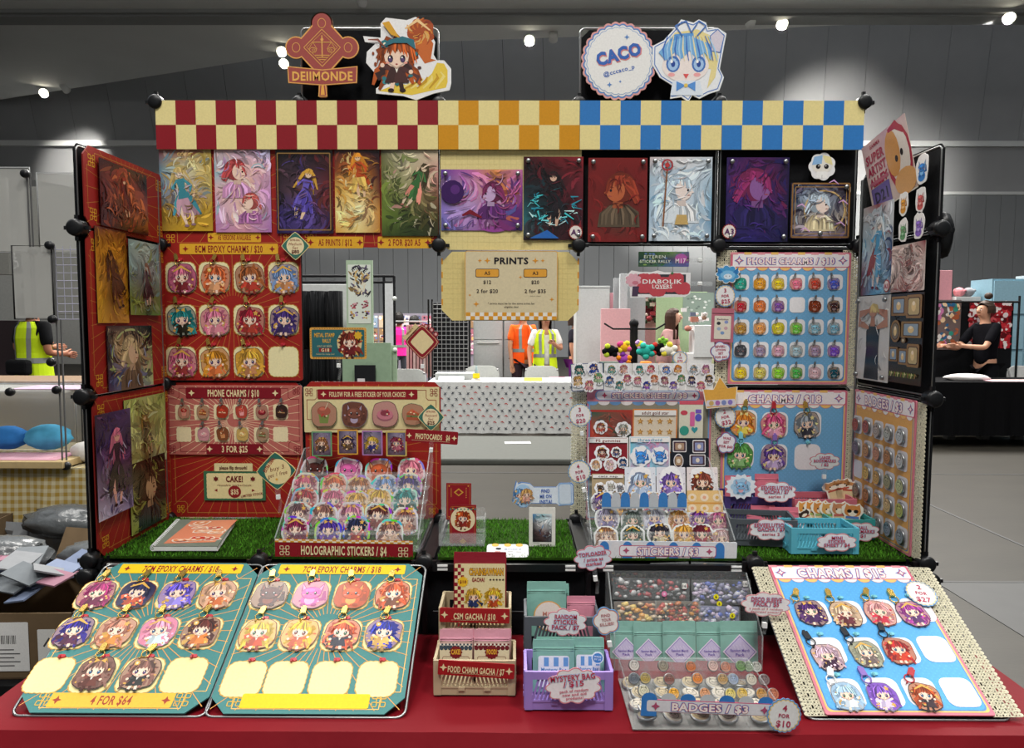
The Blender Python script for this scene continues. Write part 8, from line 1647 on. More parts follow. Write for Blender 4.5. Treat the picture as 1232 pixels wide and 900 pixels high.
# spiral notebook on left turf
z = T + .010; q4 = [FZ(z + .004).uv(x, y) for x, y in ((181, 660), (262, 660), (300, 630.5), (212, 627.5))]
pts = [Vector((u, 1.2 + v, 0)) for u, v in q4]; o0, o1, o2, o3 = pts; t = empty('spiral_notebook', Matrix.Translation((o0.x, o0.y, z)), 'grey spiral notebook with red and peach stickers lying on the left turf', 'notebook')
ex, ey = (o1 - o0), (o3 - o0)
def nb(u, v, z_): p = ex * u + ey * v; return (p.x, p.y, z_)
for nm, u0, u1, z0, z1, mm, cc in (('pages', .05, .99, 0, .008, 'matte', 'dcdcd8'), ('back_cover', .03, 1, -.0015, 0, 'matte', 'c8c8c4'), ('cover', .04, 1, .008, .0095, 'matte', '6c7468')):
 q = MB(); vs = [nb(u0, 0, z0), nb(u1, 0, z0), nb(u1, 1, z0), nb(u0, 1, z0), nb(u0, 0, z1), nb(u1, 0, z1), nb(u1, 1, z1), nb(u0, 1, z1)]; q.raw(vs, [(0, 3, 2, 1), (4, 5, 6, 7), (0, 1, 5, 4), (1, 2, 6, 5), (2, 3, 7, 6), (3, 0, 4, 7)], C_(cc)); q.build(nm, M[mm], t)
q = MB(); rg = random.Random(8)
for k in range(26):
 cx_, cy_, _ = nb(.035, (k + .5) / 26, 0); q.tube([(cx_ + .007 * cos(a), cy_, .004 + .0075 * sin(a)) for a in [i * pi / 5 for i in range(10)]], .0009, C_('e8e8e4'), 5, True)
q.build('spiral_wire', M['white'], t)
c = Cv(.0001); ln = ey.length; wd = ex.length * .75
c.r(0, 0, wd, ln * .84, 'd88868', 1)
for k in range(16): x, y = rg.uniform(.1, .9) * wd, rg.uniform(.08, .9) * ln * .84; c.p(blob(.036, .022, k, .15, 16) and [(x + a_, y + b2) for a_, b2 in blob(.038, .024, k, .15, 16)], 'ecdccb', 2 + k % 3); c.p([(x + a_, y + b2) for a_, b2 in blob(.030, .018, k, .15, 14)], rg.choice(['b83a30', 'd8885a', '8a2a28', 'e0a888', 'c85a48']), 5 + k % 3); c.e(x, y, .006, .004, 'f0d8c0', 9, 8)
uN = ex.normalized(); vN = ey.normalized(); o = c.build('sticker_print', M['gloss'], t)
o.matrix_local = Matrix(((uN.x, vN.x, 0, nb(.16, .08, 0)[0]), (uN.y, vN.y, 0, nb(.16, .08, 0)[1]), (0, 0, 1, .0097), (0, 0, 0, 1)))

# ------------------------------------------------------------------ crates, pouches
def crate(cx, y0, w, d, z0, h, col, label, rot=0, alpha=None, group='pastel folding crates'):
 m = mat('crate_plastic', col, rough=.45, spec=.4, alpha=alpha or 1)
 t = empty('folding_crate', Matrix.Translation((cx, y0, z0)) @ Matrix.Rotation(rot, 4, 'Z'), label, 'crate', group); k = .0025
 q = MB(); q.box(-w / 2, w / 2, 0, d, 0, .003); q.build('base', m, t)
 def wall(L, Mx, name):
  q = MB(); q.box(-L / 2, L / 2, -k / 2, k / 2, 0, h * .22); q.box(-L / 2, L / 2, -k * 1.1, k, h * .80, h); q.box(-L / 2 - .0003, -L / 2 + L * .09, -k * 1.3, k * .7, .0004, h + .0006); q.box(L / 2 - L * .09, L / 2 + .0003, -k * 1.3, k * .7, .0004, h + .0006); q.box(-L / 2 + .001, L / 2 - .001, -k * .9, k * .4, h * .2, h * .26)
  q.box(-L * .2, -L * .12, -k * 1.6, 0, h * .14, h * .24); q.box(L * .12, L * .2, -k * 1.6, 0, h * .14, h * .24); q.build(name, m, t, Mx)
  n = max(6, int(L / .0085)); q = MB(); s = h * .16
  for i in range(n + 1):
   x = -L * .41 + L * .82 * i / n; hw = .0021; s_ = s if x < 0 else -s
   xa = min(max(x + s_, -L * .43), L * .43); q.prism([(x - hw, h * .24), (x + hw, h * .24), (xa + hw, h * .82), (xa - hw, h * .82)], -k / 2, k / 2, G, T=Matrix.Rotation(pi / 2, 4, 'X'))
  tag(q.build('slats', m, t, Mx), kind='stuff')
 wall(w, Matrix.Translation((0, 0, 0)), 'front_wall'); wall(w, Matrix.Translation((0, d, 0)), 'back_wall')
 for s in (-1, 1): wall(d - .006, Matrix.Translation((s * (w / 2 - .0016), d / 2, 0)) @ Matrix.Rotation(s * pi / 2, 4, 'Z'), 'side_wall')
 return t
def pouch(Y, x0, y0, x1, y1, col, label, group, lean=.12, deco=None, top=None, name='zip_pouch', rot=0, thick=.004):
 f = FY(Y, lean); a, b_, w, h = f.box(x0, y0, x1, y1); t = empty(name, f.M(a, b_, 0, rot), label, 'pouch', group)
 q = MB(); nx, ny = 10, 14; rg = random.Random(int(x0 * 3 + y0))
 def zf(i, j, s):
  u, v = i / nx * 2 - 1, j / ny * 2 - 1; e = max(0, 1 - u * u) ** .5 * max(0, 1 - min(1, (v + .15)) ** 2 if v > -.15 else 1 - ((v + .15) / .85) ** 2 * .6) ** .5
  if j >= ny - 2: e *= .15
  return s * (.0006 + thick * e) + .0005 * noise.noise(Vector((u * 3, v * 3, s + x0)))
 def P_(i, j, s):
  x = -w / 2 + w * i / nx; y = -h / 2 + h * j / ny;
  if j in (ny,) : x *= .985
  return (x, y, zf(i, j, s))
 for s in (-1, 1):
  for i in range(nx):
   for j in range(ny):
    cc = C_(top) if (top and j >= ny - 3) else C_(col)
    fc = [P_(i, j, s), P_(i + 1, j, s), P_(i + 1, j + 1, s), P_(i, j + 1, s)]; q.face(fc if s > 0 else fc[::-1], cc, True)
 for i in range(nx):
  for j in (0, ny): q.face([P_(i, j, 1), P_(i, j, -1), P_(i + 1, j, -1), P_(i + 1, j, 1)], C_(col))
 for j in range(ny):
  for i in (0, nx): q.face([P_(i, j, 1), P_(i, j + 1, 1), P_(i, j + 1, -1), P_(i, j, -1)], C_(col))
 q.build('bag', M['film_m'], t)
 q = MB(); ys = h / 2 - h * .17
 for k in (0, 1): q.tube([(-w * .48, ys - k * .0035, thick * .5), (0, ys - k * .0035, thick * .75), (w * .48, ys - k * .0035, thick * .5)], .0008, C_(shade(top or col, .8)), 5)
 q.build('zip_seal', M['film_m'], t)
 if deco: c = Cv(0); deco(c, w, h); c.build('pouch_label', M['gloss'], t, Matrix.Translation((0, 0, thick + .0012)))
 return t
M['film_m'] = mat('satin_pouch_film', attr=True, rough=.38, spec=.4, bump=.25, bscale=25)
BEI, PUR = 'b8a888', '9a80c8'
def cx_of(px, py, Y): return FY(Y).uv(px, py)[0]
# beige pair
crate(cx_of(571, 830, 1.305), 1.305, .150, .085, TZ + .002, .066, BEI, 'beige folding crate standing on the red cloth, front centre')
q = MB(); q.box(-.07, .07, 0, .1, 0, .036); o = q.build('riser_block', M['blackcloth'], None, Matrix.Translation((cx_of(571, 760, 1.42), 1.42, TZ + .002))); tag(o, 'low black riser under the rear beige crate', 'riser', 'risers')
crate(cx_of(571.5, 760, 1.42), 1.415, .142, .09, TZ + .040, .082, BEI, 'beige folding crate raised behind the front beige one')
def csm(c, w, h):
 c.p(rr(w * .96, h * .84, .002, 2, 0, -h * .07), 'dfd0a0', 1)
 for j in range(18):
  for k in range(3):
   if (j + k) % 2: c.r(-w * .48 + k * w * .06, h * .34 - (j + 1) * h * .05, -w * .48 + (k + 1) * w * .06, h * .34 - j * h * .05, '8a1828', 2)
 c.t('CHAINSAWMAN', w * .12, h * .24, h * .09, '6a1a1c', 3, bold=.09, w=w * .66); c.t('CHAINSAWMAN', w * .12, h * .24, h * .09, 'e0a828', 4, bold=.03, w=w * .65); c.t('GACHA!', -w * .03, h * .13, h * .055, '8a1c24', 4, bold=.04, w=w * .24); [c.p(starn(w * (.2 + k * .06), h * .13, .0028), '3a2020', 4) for k in range(5)]
 c.p(starn(-w * .32, h * .1, w * .11, 14, .75), 'e8b828', 4); c.t('$10', -w * .32, h * .1, h * .04, '7a1c1c', 5, bold=.04)
 chibi(c, -w * .12, -h * .12, w * .24, 'e0b038', '2a3a68', 701, L=5); chibi(c, w * .26, -h * .12, w * .24, 'e8b830', 'b84a28', 702, L=5)
pouch(1.47, 546, 664, 609, 752, '8a1c2a', 'large maroon and cream pouch reading CHAINSAWMAN GACHA! in the rear beige crate', 'snack pouches in the beige crates', .08, csm)
for i, (x0, x1, tt, c1) in enumerate(((529, 568.5, 'CAKE!', '3a4a58'), (570.5, 613, 'FOOD!', '6a1c28'))):
 def fd(c, w, h, tt=tt, c1=c1, i=i):
  c.p(rr(w * .98, h * .76, .002, 2, 0, -h * .13), 'ddd0b0', 1)
  for k in range(18):
   for j in range(2): c.r(-w * .49 + k * w * .98 / 18, h * .25 - (j + 1) * h * .035, -w * .49 + (k + 1) * w * .98 / 18, h * .25 - j * h * .035, c1 if (k + j) % 2 else 'e8e0d0', 2)
  for k in range(8): c.e(-w * .49 + (k + .5) * w * .98 / 8, h * .17, w * .062, h * .045, c1, 2, 12)
  c.p(starn(0, h * .09, w * .2, 12, .85), '7a1c24', 4); c.t(tt, 0, h * .1, h * .09, 'e0a838', 5, bold=.04, w=w * .28)
  c.ring(rr(w * .8, h * .5, .003, 2, 0, -h * .24), .0008, '8a4a40', 3)
  for k, cc in enumerate((('4a1c20', 'a86a58'), ('c8707a', 'e0a8a0'), ('7a3a30', 'c08a68'))): food(c, (k - 1) * w * .28, -h * .17, w * .13, cc[0], cc[1], 20 + k + i, 4)
 pouch(1.345, x0, 757, x1, 822, 'c8a8a0', f'small pouch with a pink top reading {tt} in the front beige crate', 'snack pouches in the beige crates', .12, fd, 'd898a8')
 pouch(1.365, x0 + 3, 756, x1 + 2, 820, 'c8a8a0', f'pink-topped pouch standing behind the {tt} pouch', 'snack pouches in the beige crates', .12, None, 'd090a0')
def goldstars(c, w, h): [c.p(star4(e * w * .43, h * .02, h * .26, .4), 'ead9a8', 4) for e in (-1, 1)]; c.l((-w * .33, -h * .33), (w * .33, -h * .33), .0005, 'ead9a8', 4)
strip(529, 731.5, 613, 749, 1.408, 'maroon CSM GACHA / $10 strip on the rear beige crate', 'a01c20', 'CSM GACHA / $10', 'ead9a8', -.02, goldstars, tw=.6)
strip(527, 796, 619, 814, 1.298, 'maroon FOOD CHARM GACHA / $7 strip on the front beige crate', 'a01c20', 'FOOD CHARM GACHA / $7', 'ead9a8', -.06, goldstars, tw=.74)
# purple / grey pair
crate(cx_of(684, 850, 1.255), 1.255, .156, .085, TZ + .002, .070, PUR, 'lilac folding crate standing on the red cloth, front centre')
q = MB(); q.box(-.07, .07, 0, .1, 0, .03); o = q.build('riser_block', M['blackcloth'], None, Matrix.Translation((cx_of(678, 790, 1.38), 1.385, TZ + .002))); tag(o, 'low black riser under the dark grey crate', 'riser', 'risers')
crate(cx_of(676, 800, 1.38), 1.38, .145, .09, TZ + .034, .086, '55595f', 'dark grey folding crate raised behind the lilac one')
TEA2 = '7fb0a4'
def sucker(c, w, h): c.e(w * .05, -h * .12, w * .38, w * .38, 'e0a860', 1, 24); c.e(w * .05, -h * .12, w * .35, w * .35, 'e8ddd4', 2, 24); c.t('Mini', w * .05, -h * .08, h * .08, 'c8887a', 3, w=w * .3, bold=.02); c.t('Stickers', w * .05, -h * .17, h * .07, 'c8887a', 3, w=w * .4, bold=.02)
pouch(1.42, 634, 699.5, 681, 765, TEA2, 'mint pouch with a round orange-edged label in the dark grey crate', 'pouches in the dark grey crate', .1, sucker); pouch(1.435, 637, 702, 684.5, 765, TEA2, 'mint pouch standing just behind the one with the round label', 'pouches in the dark grey crate', .1)
pouch(1.425, 682, 717, 716, 765, 'd0889a', 'pink pouch at the right of the dark grey crate', 'pouches in the dark grey crate', .1)
def myst(c, w, h):
 c.p(rr(w * .74, h * .6, .004, 3, 0, -h * .1), 'e8eef4', 1)
 for k in range(6): c.r(-w * .35 + k * w * .7 / 6, h * .0, -w * .35 + (k + 1) * w * .7 / 6, h * .17, '6aa0d8' if k % 2 else 'e8eef4', 2)
 c.t('Mystery Bag', 0, -h * .06, h * .07, '5a90d0', 3, bold=.02, w=w * .6); c.e(0, -h * .22, w * .2, h * .1, 'c0d8ec', 2)
pouch(1.30, 641, 769, 691, 832, TEA2, 'mint mystery pouch at the left of the lilac crate', 'pouches in the lilac crate', .12, myst); pouch(1.31, 688, 767, 727, 832, TEA2, 'mint mystery pouch at the right of the lilac crate', 'pouches in the lilac crate', .12, myst); pouch(1.325, 645, 766, 726, 832, TEA2, 'wide mint pouch at the back of the lilac crate', 'pouches in the lilac crate', .12)
sign(FY(1.29, .12), 719, 791.5, 15, 15, rnd, '4a88cc', [('MADE', .12, .14), ('BY US', -.1, .14)], 'round blue sticker on the right mint pouch in the lilac crate', .008, -.1, 'd8e4f0', name='round_sticker', cat='sticker', fg='d8e8f8', group=None)
sign(FY(1.372), 680.5, 748.5, 53, 34, clo(9, .18), 'ece8ea', [('RANDOM', .2, .15, .5), ('STICKER', .02, .15, .54), ('PACK / $7', -.17, .15, .62)], 'cloud-shaped RANDOM STICKER PACK / $7 sign on the dark grey crate', 0, -.02, 'd88a94', style='puffy')
sign(FY(1.245), 690, 825, 69, 44, clo(11, .16), 'ece8ea', [('MYSTERY BAG', .24, .15, .78), ('/ $15', .07, .15, .36), ('pack of random', -.12, .075, .5, 'p'), ('new and old', -.22, .075, .42, 'p'), ('products!', -.32, .075, .3, 'p')], 'large cloud-shaped MYSTERY BAG / $15 sign on the lilac crate', 0, .1, 'd88a94', style='puffy', fg='c87080')
sign(FY(1.36), 729.5, 747, 34, 35, flo, 'ece6e2', [('FIND', .2, .1, .32), ('YOUR', .05, .1, .34), ('SILLIES!', -.1, .1, .5)], 'flower-shaped FIND YOUR SILLIES! tag on a clear clip', 0, .15, '6a98c8', 'd8906a', fg='b0686a', clip=.04)
sign(FY(1.50), 713.5, 671, 47, 31, clo(9, .18), 'd8dce6', [('TOPLOADER', .16, .15, .72), ('/ price as', -.05, .13, .5), ('marked', -.22, .13, .4)], 'cloud-shaped TOPLOADER tag on a clear clip above the packets', 0, .12, 'd0808c', style='puffy', clip=.05)
sign(FY(1.40), 921.5, 727, 61, 30, clo(9, .16), 'f0ecec', [('DECO SLEEVE', .2, .17, .6), ('PACK / $5', .02, .17, .5), ('a pack of 3 random', -.17, .08, .66, 'p'), ('decorated postcard', -.29, .08, .6, 'p')], 'cloud-shaped DECO SLEEVE PACK / $5 tag on a clear clip', 0, -.04, 'e0a0a4', style='puffy', fg='c88088', clip=.035)
# right turf crates
z0 = T + .008
crate(cx_of(912, 598, 1.78), 1.78, .165, .09, z0, .085, '4a3c78', 'dark purple folding crate at the back left of the right turf')
crate(cx_of(918, 640, 1.655), 1.655, .150, .09, z0, .062, '50565c', 'grey folding crate on the right turf, in front of the purple one', -.12)
crate(cx_of(993, 598, 1.80), 1.80, .155, .08, z0, .075, 'd0707e', 'pink folding crate at the back right of the right turf')
crate(cx_of(1031, 650, 1.69), 1.71, .10, .08, z0, .048, '3a9a98', 'teal folding crate under the small bookmarks on the right turf', 0)
crate(cx_of(992, 655, 1.60), 1.60, .150, .085, z0, .058, '5ab0c4', 'sea blue folding crate at the front of the right turf')
PK = 'c86a7c'
pouch(1.81, 872, 572, 903, 605, PK, 'pink pouch behind the spiky blue cut-out in the purple crate', 'pink pouches in the right crates'); pouch(1.82, 908, 570, 937, 606, PK, 'taller pink pouch in the purple crate', 'pink pouches in the right crates')
for i, (x0, y0, x1, y1, Y, lb) in enumerate(((889, 601, 920, 640, 1.745, 'darker pink pouch at the back left of the grey crate'), (898, 613, 931, 650, 1.70, 'pink pouch at the front left of the grey crate'), (925, 610, 962, 648, 1.71, 'pink pouch at the right of the grey crate'), (903, 608, 934, 648, 1.725, 'pink pouch in the middle of the grey crate'))): pouch(Y, x0, y0, x1, y1, PK if i else 'a8485c', lb, 'pink pouches in the right crates', .2)
f = FY(1.77); a, b_, w, h = f.box(873.5, 571, 909, 600); c = Cv(.001); c.sheet(starn(0, 0, w * .52, 14, .85, 0) and [(x, y * h / w) for x, y in starn(0, 0, w * .54, 14, .82, 0)], .001, 'e6ecf4'); c.p(cloud(w * .7, h * .75, 7, .2, 40), 'a8cce8', 2); critter(c, 0, 0, w * .3, '88b8e0', 'e0a8b0', 33, 3); place(c, f, a, b_, 0, 'die_cut_figure', 'white spiky cut-out with a blue creature on the purple crate', 'cut-out')
for px, py, wp, hp, Y, ls, lb in ((934, 592, 50, 26, 1.765, [('EEVEELUTION', .2, .17, .74), ('GACHA / $7', .02, .17, .6), ('series 1', -.2, .13, .38, 'p')], 'cloud-shaped series 1 gacha sign on the purple crate'), (927.5, 637, 55, 27, 1.64, [('EEVEELUTION', .2, .17, .74), ('GACHA / $7', .02, .17, .6), ('series 2', -.2, .13, .38, 'p')], 'cloud-shaped series 2 gacha sign on the grey crate'),
  (1035.5, 640, 47, 24, 1.695, [('SMALL', .22, .16, .34), ('BOOKMARKS', .03, .16, .7), ('/ $1', -.18, .16, .24)], 'cloud-shaped SMALL BOOKMARKS / $1 sign on the teal crate'), (1006.5, 652.5, 50, 23, 1.59, [('MINI', .24, .16, .26), ('STICKER', .06, .16, .42), ('SHEET / $4', -.13, .16, .62)], 'cloud-shaped MINI STICKER SHEET / $4 sign on the sea blue crate')):
 sign(FY(Y), px, py, wp, hp, clo(8, .17), 'e8e6ea', ls, lb, 0, 0, 'd0888c', style='puffy', fg='c06070')
sign(FY(1.84), 992, 555, 38, 21, clo(8, .17), 'd8dcdc', [('LARGE', .22, .16, .34), ('BOOKMARKS', .03, .16, .7), ('/ $2', -.18, .16, .24)], 'cloud-shaped LARGE BOOKMARKS / $2 sign on a clear stand', 0, 0, 'c07a80', style='puffy', clip=.06)
def bookmark(Y, px, py, wp, hp, c1, c2, lb, rot, glasses=False):
 f = FY(Y, .1); a, b_, w, h = f.box(px - wp / 2, py - hp / 2, px + wp / 2, py + hp / 2); c = Cv(.001)
 o = [(-.38, -.5), (.38, -.5), (.36, .05), (.5, .2), (.48, .36), (.36, .44), (.3, .5), (.12, .44), (-.12, .44), (-.3, .5), (-.38, .42), (-.5, .34), (-.48, .18), (-.36, .05)]; c.sheet([(x * w, y * h) for x, y in o], .001, 'ece6d8'); c.p(rr(w * .58, h * .52, .003, 2, 0, -h * .22), 'e8cfa0', 1); c.e(0, h * .22, w * .38, h * .2, c1, 2, 18); [c.p([(e * w * .1, h * .36), (e * w * .3, h * .46), (e * w * .36, h * .28)], c1, 3) for e in (-1, 1)]
 c.e(0, h * .15, w * .2, h * .1, 'f0e4d0', 3); [c.e(e * w * .15, h * .22, w * (.11 if glasses else .04), h * (.06 if glasses else .03), '181818', 4, 10) for e in (-1, 1)]; c.r(-w * .3, -h * .03, w * .3, h * .05, c2, 4)
 place(c, f, a, b_, 0, 'bookmark', lb, 'bookmark', 'animal bookmarks in the right crates', 'print', rot)
for i, (px, py, lb, c1, c2, gl) in enumerate(((971, 618, 'orange cat bookmark, leftmost of the leaning row', 'd8984a', '8ab070', False), (980, 618, 'orange cat bookmark, second of the leaning row', 'd89040', 'a8b868', False), (988, 619, 'orange cat bookmark, third of the leaning row', 'd08a44', '98b070', False), (998, 620, 'green-collared orange cat bookmark, fourth of the leaning row', 'd8a058', '8ab868', False), (1010, 620, 'cream bookmark between the cats and the one in sunglasses', 'c88a60', 'c86a60', False))):
 bookmark(1.755 - i * .004, px, py, 24, 34, c1, c2, lb, .18 - i * .04, gl)
bookmark(1.735, 1025, 623, 27, 36, 'd08848', '5a80c0', 'orange animal bookmark in black sunglasses with a blue collar', -.08, True); bookmark(1.74, 969, 622, 18, 18, '3a2820', 'b05038', 'dark brown bookmark at the far left below the cat row', .5)
for i, (px, py, r_) in enumerate(((1004, 590, .5), (1013, 588, .3), (1022, 590, -.1))): bookmark(1.83, px, py, 28, 24, ['c89060', 'b07848', 'c88a54'][i], 'c05a48', f'large animal bookmark, {ORD[i]} from left in the pink crate', r_ * .6)
f = FY(1.635, .3)
for i, (x0, x1) in enumerate(((966, 1012), (972, 1018), (962, 1008))): ssheet(FY(1.63 + i * .012, .3), x0, 629 - i * 1.5, x1, 655, ['e4e6e8', 'dce4e8', 'e8e4e8'][i], f'white mini sticker sheet, {ORD[i]} from the front in the sea blue crate', [(-.3, .0, .16, 'k', '3a7898', '88b8d0'), (.0, -.05, .16, 'k', '4a5a98', '98a8d0'), (.3, .0, .16, 'k', '6a98b8', 'b0d0e0')], 'mini sheet', '5a80b0', seed=80 + i)

# ------------------------------------------------------------------ front right: packet box, mint bags, badge organiser
xl, xr = cx_of(735, 740, 1.46), cx_of(906, 740, 1.46); t = empty('packet_box', Matrix.Translation(((xl + xr) / 2, 1.40, TZ + .003)), 'clear acrylic box holding accessory packets and mint pouches', 'box'); wd = (xr - xl) / 2
for s in (-1, 1): q = MB(); q.prism([(0, 0), (.15, 0), (.15, .15), (.11, .16), (0, .07)], s * wd - .0015, s * wd + .0015, G, T=Matrix(((0, 0, 1, 0), (1, 0, 0, 0), (0, 1, 0, 0), (0, 0, 0, 1)))); q.build('side_panel', M['clear'], t); q = MB(); q.tube([(s * wd, 0, 0), (s * wd, 0, .07), (s * wd, .11, .16)], .0016, G, 6); q.build('polished_edge', M['film'], t)
q = MB(); q.box(-wd, wd, 0, .15, 0, .002); q.build('base', M['clear'], t); q = MB(); q.box(-wd, wd, .148, .15, 0, .15); q.build('back_panel', M['clear'], t)
def packet(Y, x0, y0, x1, y1, pal_, lb, seed, tags=(), n=40, bg='3a3a3c'):
 f = FY(Y, .2); a, b_, w, h = f.box(x0, y0, x1, y1); t = empty('clear_packet', f.M(a, b_, 0, random.Random(seed).uniform(-.04, .04)), lb, 'packet', 'clear accessory packets'); rg = random.Random(seed)
 c = Cv(.0008); c.sheet(rr(w * .97, h * .92, .002), .0008, bg); c.build('backing_card', M['print'], t)
 q = MB()
 for k in range(int(n * 1.5)): x, y = rg.uniform(-.45, .45) * w, rg.uniform(-.4, .36) * h; r = rg.uniform(.003, .008); q.ball((x, y, .003), r, r * rg.uniform(.6, 1), r * .5, C_(rg.choice(pal_)), 7, .25, k)
 tag(q.build('trinkets', M['gloss'], t), kind='stuff')
 q = MB(); N_ = 8
 for i in range(N_):
  for j in range(4):
   def P_(i, j): return (-w / 2 + w * i / N_, -h / 2 + h * j / 4, .007 + .002 * noise.noise(Vector((i * .9, j * 1.3, seed))))
   q.face([P_(i, j), P_(i + 1, j), P_(i + 1, j + 1), P_(i, j + 1)], G, True)
 q.build('film_front', M['film'], t)
 for tx_, x, y, cc in tags:
  c = Cv(.0003); c.p(rr(.010, .012, .001, 2) if cc == 'w' else ellp(0, 0, .0058, .0058, 16), 'ecebe6' if cc == 'w' else 'e8dc20' if cc == 'y' else 'e07aa8', 1); c.t(tx_, 0, 0, .006, '1c1c1c', 2, bold=.03) if tx_ else c.p(starn(0, 0, .004), 'f0c0d8', 2); c.build('price_dot', M['print'], t, Matrix.Translation((x * w, y * h, .0098)))
ap = {'a': ['8a6a3c', 'a88a4a', 'c8b878', '6a5a48', 'b8443a', '3a3a3c', '7a8a5a', '9a8a78'], 'b': ['5a4a58', '8a7a98', '6a5a7a', 'a88a70', '7a3a48', '4a4a60'], 'c': ['d09038', 'b86a30', '7a4a28', 'c8503a', '3a3434', 'e8d8c0', 'b03a34'], 'd': ['8a88a8', 'c8b8d0', '5a6ab8', '7a7a98', 'd0d0dc']}
packet(1.545, 735, 678, 780, 705, ap['a'], 'clear packet of gold and green trinkets, back left of the packet box', 1, [], 50); packet(1.545, 782, 676, 829, 705, ap['b'], 'clear packet with two 16 tags, back middle of the packet box', 2, [('16', -.25, .25, 'w'), ('16', .35, .3, 'w')], 40); packet(1.545, 830, 676, 897, 712, ap['b'], 'clear packet of lilac and brown trinkets at the back right', 3, [('16', .35, .28, 'w')], 60)
packet(1.52, 736, 695, 829, 722, ['3a3a3c', '8a4a48', '6a6a6c', 'a8343a', 'c8c8c8'], 'clear packet of dark trinkets with a pink dot, second row left', 4, [('16', .43, .2, 'w'), ('', .17, -.18, 'p')], 60); packet(1.52, 831, 697, 903, 728, ap['d'], 'clear packet of violet trinkets with yellow 6 tags, second row right', 5, [('6', -.1, -.15, 'y'), ('6', -.05, -.42, 'y'), ('16', .4, .35, 'w')], 70)
packet(1.495, 738, 722, 790, 752, ['e0a040', 'd0784a', 'c8b090', 'e8c870'], 'clear packet with orange butterfly shapes, third row left', 6, [], 30, '6a5a50'); packet(1.495, 787, 722, 843, 752, ap['c'], 'clear packet of orange, red and spotted beads, third row middle', 7, [], 80, '7a7064'); packet(1.495, 839, 728, 890, 756, ap['d'], 'clear packet of pale lilac trinkets with a yellow 6 tag, third row right', 8, [('6', .3, .1, 'y')], 40, '7a7c98')
def dl(c, w, h, dx=0): r = w * .46; cy = h * .05; c.p([(dx, cy + r), (r + dx, cy), (dx, cy - r), (-r + dx, cy)][::-1], 'e4dcee', 1); c.p([(dx, cy + r * .9), (r * .9 + dx, cy), (dx, cy - r * .9), (-r * .9 + dx, cy)][::-1], '8a7cc0', 2); c.p([(dx, cy + r * .84), (r * .84 + dx, cy), (dx, cy - r * .84), (-r * .84 + dx, cy)][::-1], 'c8c0e0', 3); [c.l((dx + k * r * .2 - r * .4, cy + r * .4 + k * r * .0), (dx + k * r * .2 + r * .0, cy - r * .4), .0006, 'e8e4f4', 4) for k in range(4)]; c.t('Random Merch', dx, cy + r * .08, r * .17, '6a58a8', 6, bold=.02, w=r * 1.1); c.t('Pack', dx, cy - r * .16, r * .17, '6a58a8', 6, bold=.02, w=r * .5)
for i, (x0, x1, Y) in enumerate(((734, 772, 1.462), (762, 798, 1.455), (797, 838, 1.45), (837, 874, 1.457), (866, 913, 1.448))): pouch(Y, x0, 747 + (i % 2), x1, 828, '86b4a8', f'mint pouch with a lilac diamond label, {ORD[i]} from left in the front row', 'mint pouches with diamond labels', .16, dl)
# badge organiser
f = FY(1.19); X0, X1 = cx_of(761, 880, 1.19), cx_of(938, 880, 1.19); W_, D_, H_ = X1 - X0, .175, .043
t = empty('badge_organiser', Matrix.Translation((X0, 1.19, TZ + .002)), 'frosted compartment box full of round badges at the front of the table', 'box')
q = MB(); q.box(0, W_, 0, D_, 0, .002); q.build('base', M['frost'], t)
for nm, b_ in (('front_wall', (0, W_, 0, .002)), ('back_wall', (0, W_, D_ - .002, D_)), ('side_wall', (0, .002, 0, D_)), ('side_wall', (W_ - .002, W_, 0, D_))): q = MB(); q.box(b_[0], b_[1], b_[2], b_[3], 0, H_); q.build(nm, M['clear'], t)
for k in range(1, 5): q = MB(); q.box(W_ * k / 5 - .0008, W_ * k / 5 + .0008, .002, D_ - .002, .002, H_ * .95); q.build('divider', M['clear'], t)
for k in range(1, 4): q = MB(); q.box(.002, W_ - .002, D_ * k / 4 - .0008, D_ * k / 4 + .0008, .002, H_ * .95); q.build('divider', M['clear'], t)
q = MB(); q.tube([(0, 0, H_), (W_, 0, H_), (W_, D_, H_), (0, D_, H_)], .0016, G, 6, True); q.build('rim', M['film'], t)
bl = [(272, 528, 'c0b8b0'), (403, 530, '8a8070'), (527, 533, 'b86a40'), (627, 530, 'c8a8a0'), (683, 535, 'b87860'), (752, 530, '6a8a58'), (788, 532, '8a9a80'), (823, 535, 'a8a8a0'), (272, 587, '5a6068'), (322, 586, 'a08a48'), (430, 590, '7a5048'), (557, 587, 'c87a38'), (670, 590, 'a8885a'), (718, 590, '8a98b0'), (800, 592, 'c0b8a8'), (858, 593, '7a6868'), (315, 642, 'bcb8a0'), (450, 655, 'd8a040'), (590, 655, 'c89068'), (705, 657, 'c8b868'), (757, 655, 'c8a850'), (845, 657, 'b88848'), (898, 657, 'b06a50')]
bnm = ['white', 'olive-grey', 'rust', 'pale rose', 'copper', 'green', 'sage', 'light grey', 'slate', 'ochre', 'brown', 'orange', 'khaki', 'powder blue', 'cream', 'mauve', 'ivory', 'amber', 'peach', 'straw', 'gold', 'tan', 'brick']
for k, (cx, cy, cc) in enumerate(bl):
 px, py = 690 + cx / 3.75, 660 + cy / 3.75; j = 0 if k < 8 else 1 if k < 16 else 2; Y = (1.352, 1.31, 1.262)[j]; f = FY(Y, .55); u, v = f.uv(px, py)
 badge(f.M(u, v, 0), .0108, cc, f'{bnm[k]} badge standing in the {["back", "middle", "front"][j]} row of the badge organiser', 'badges in the organiser', 300 + k)
rg = random.Random(77)
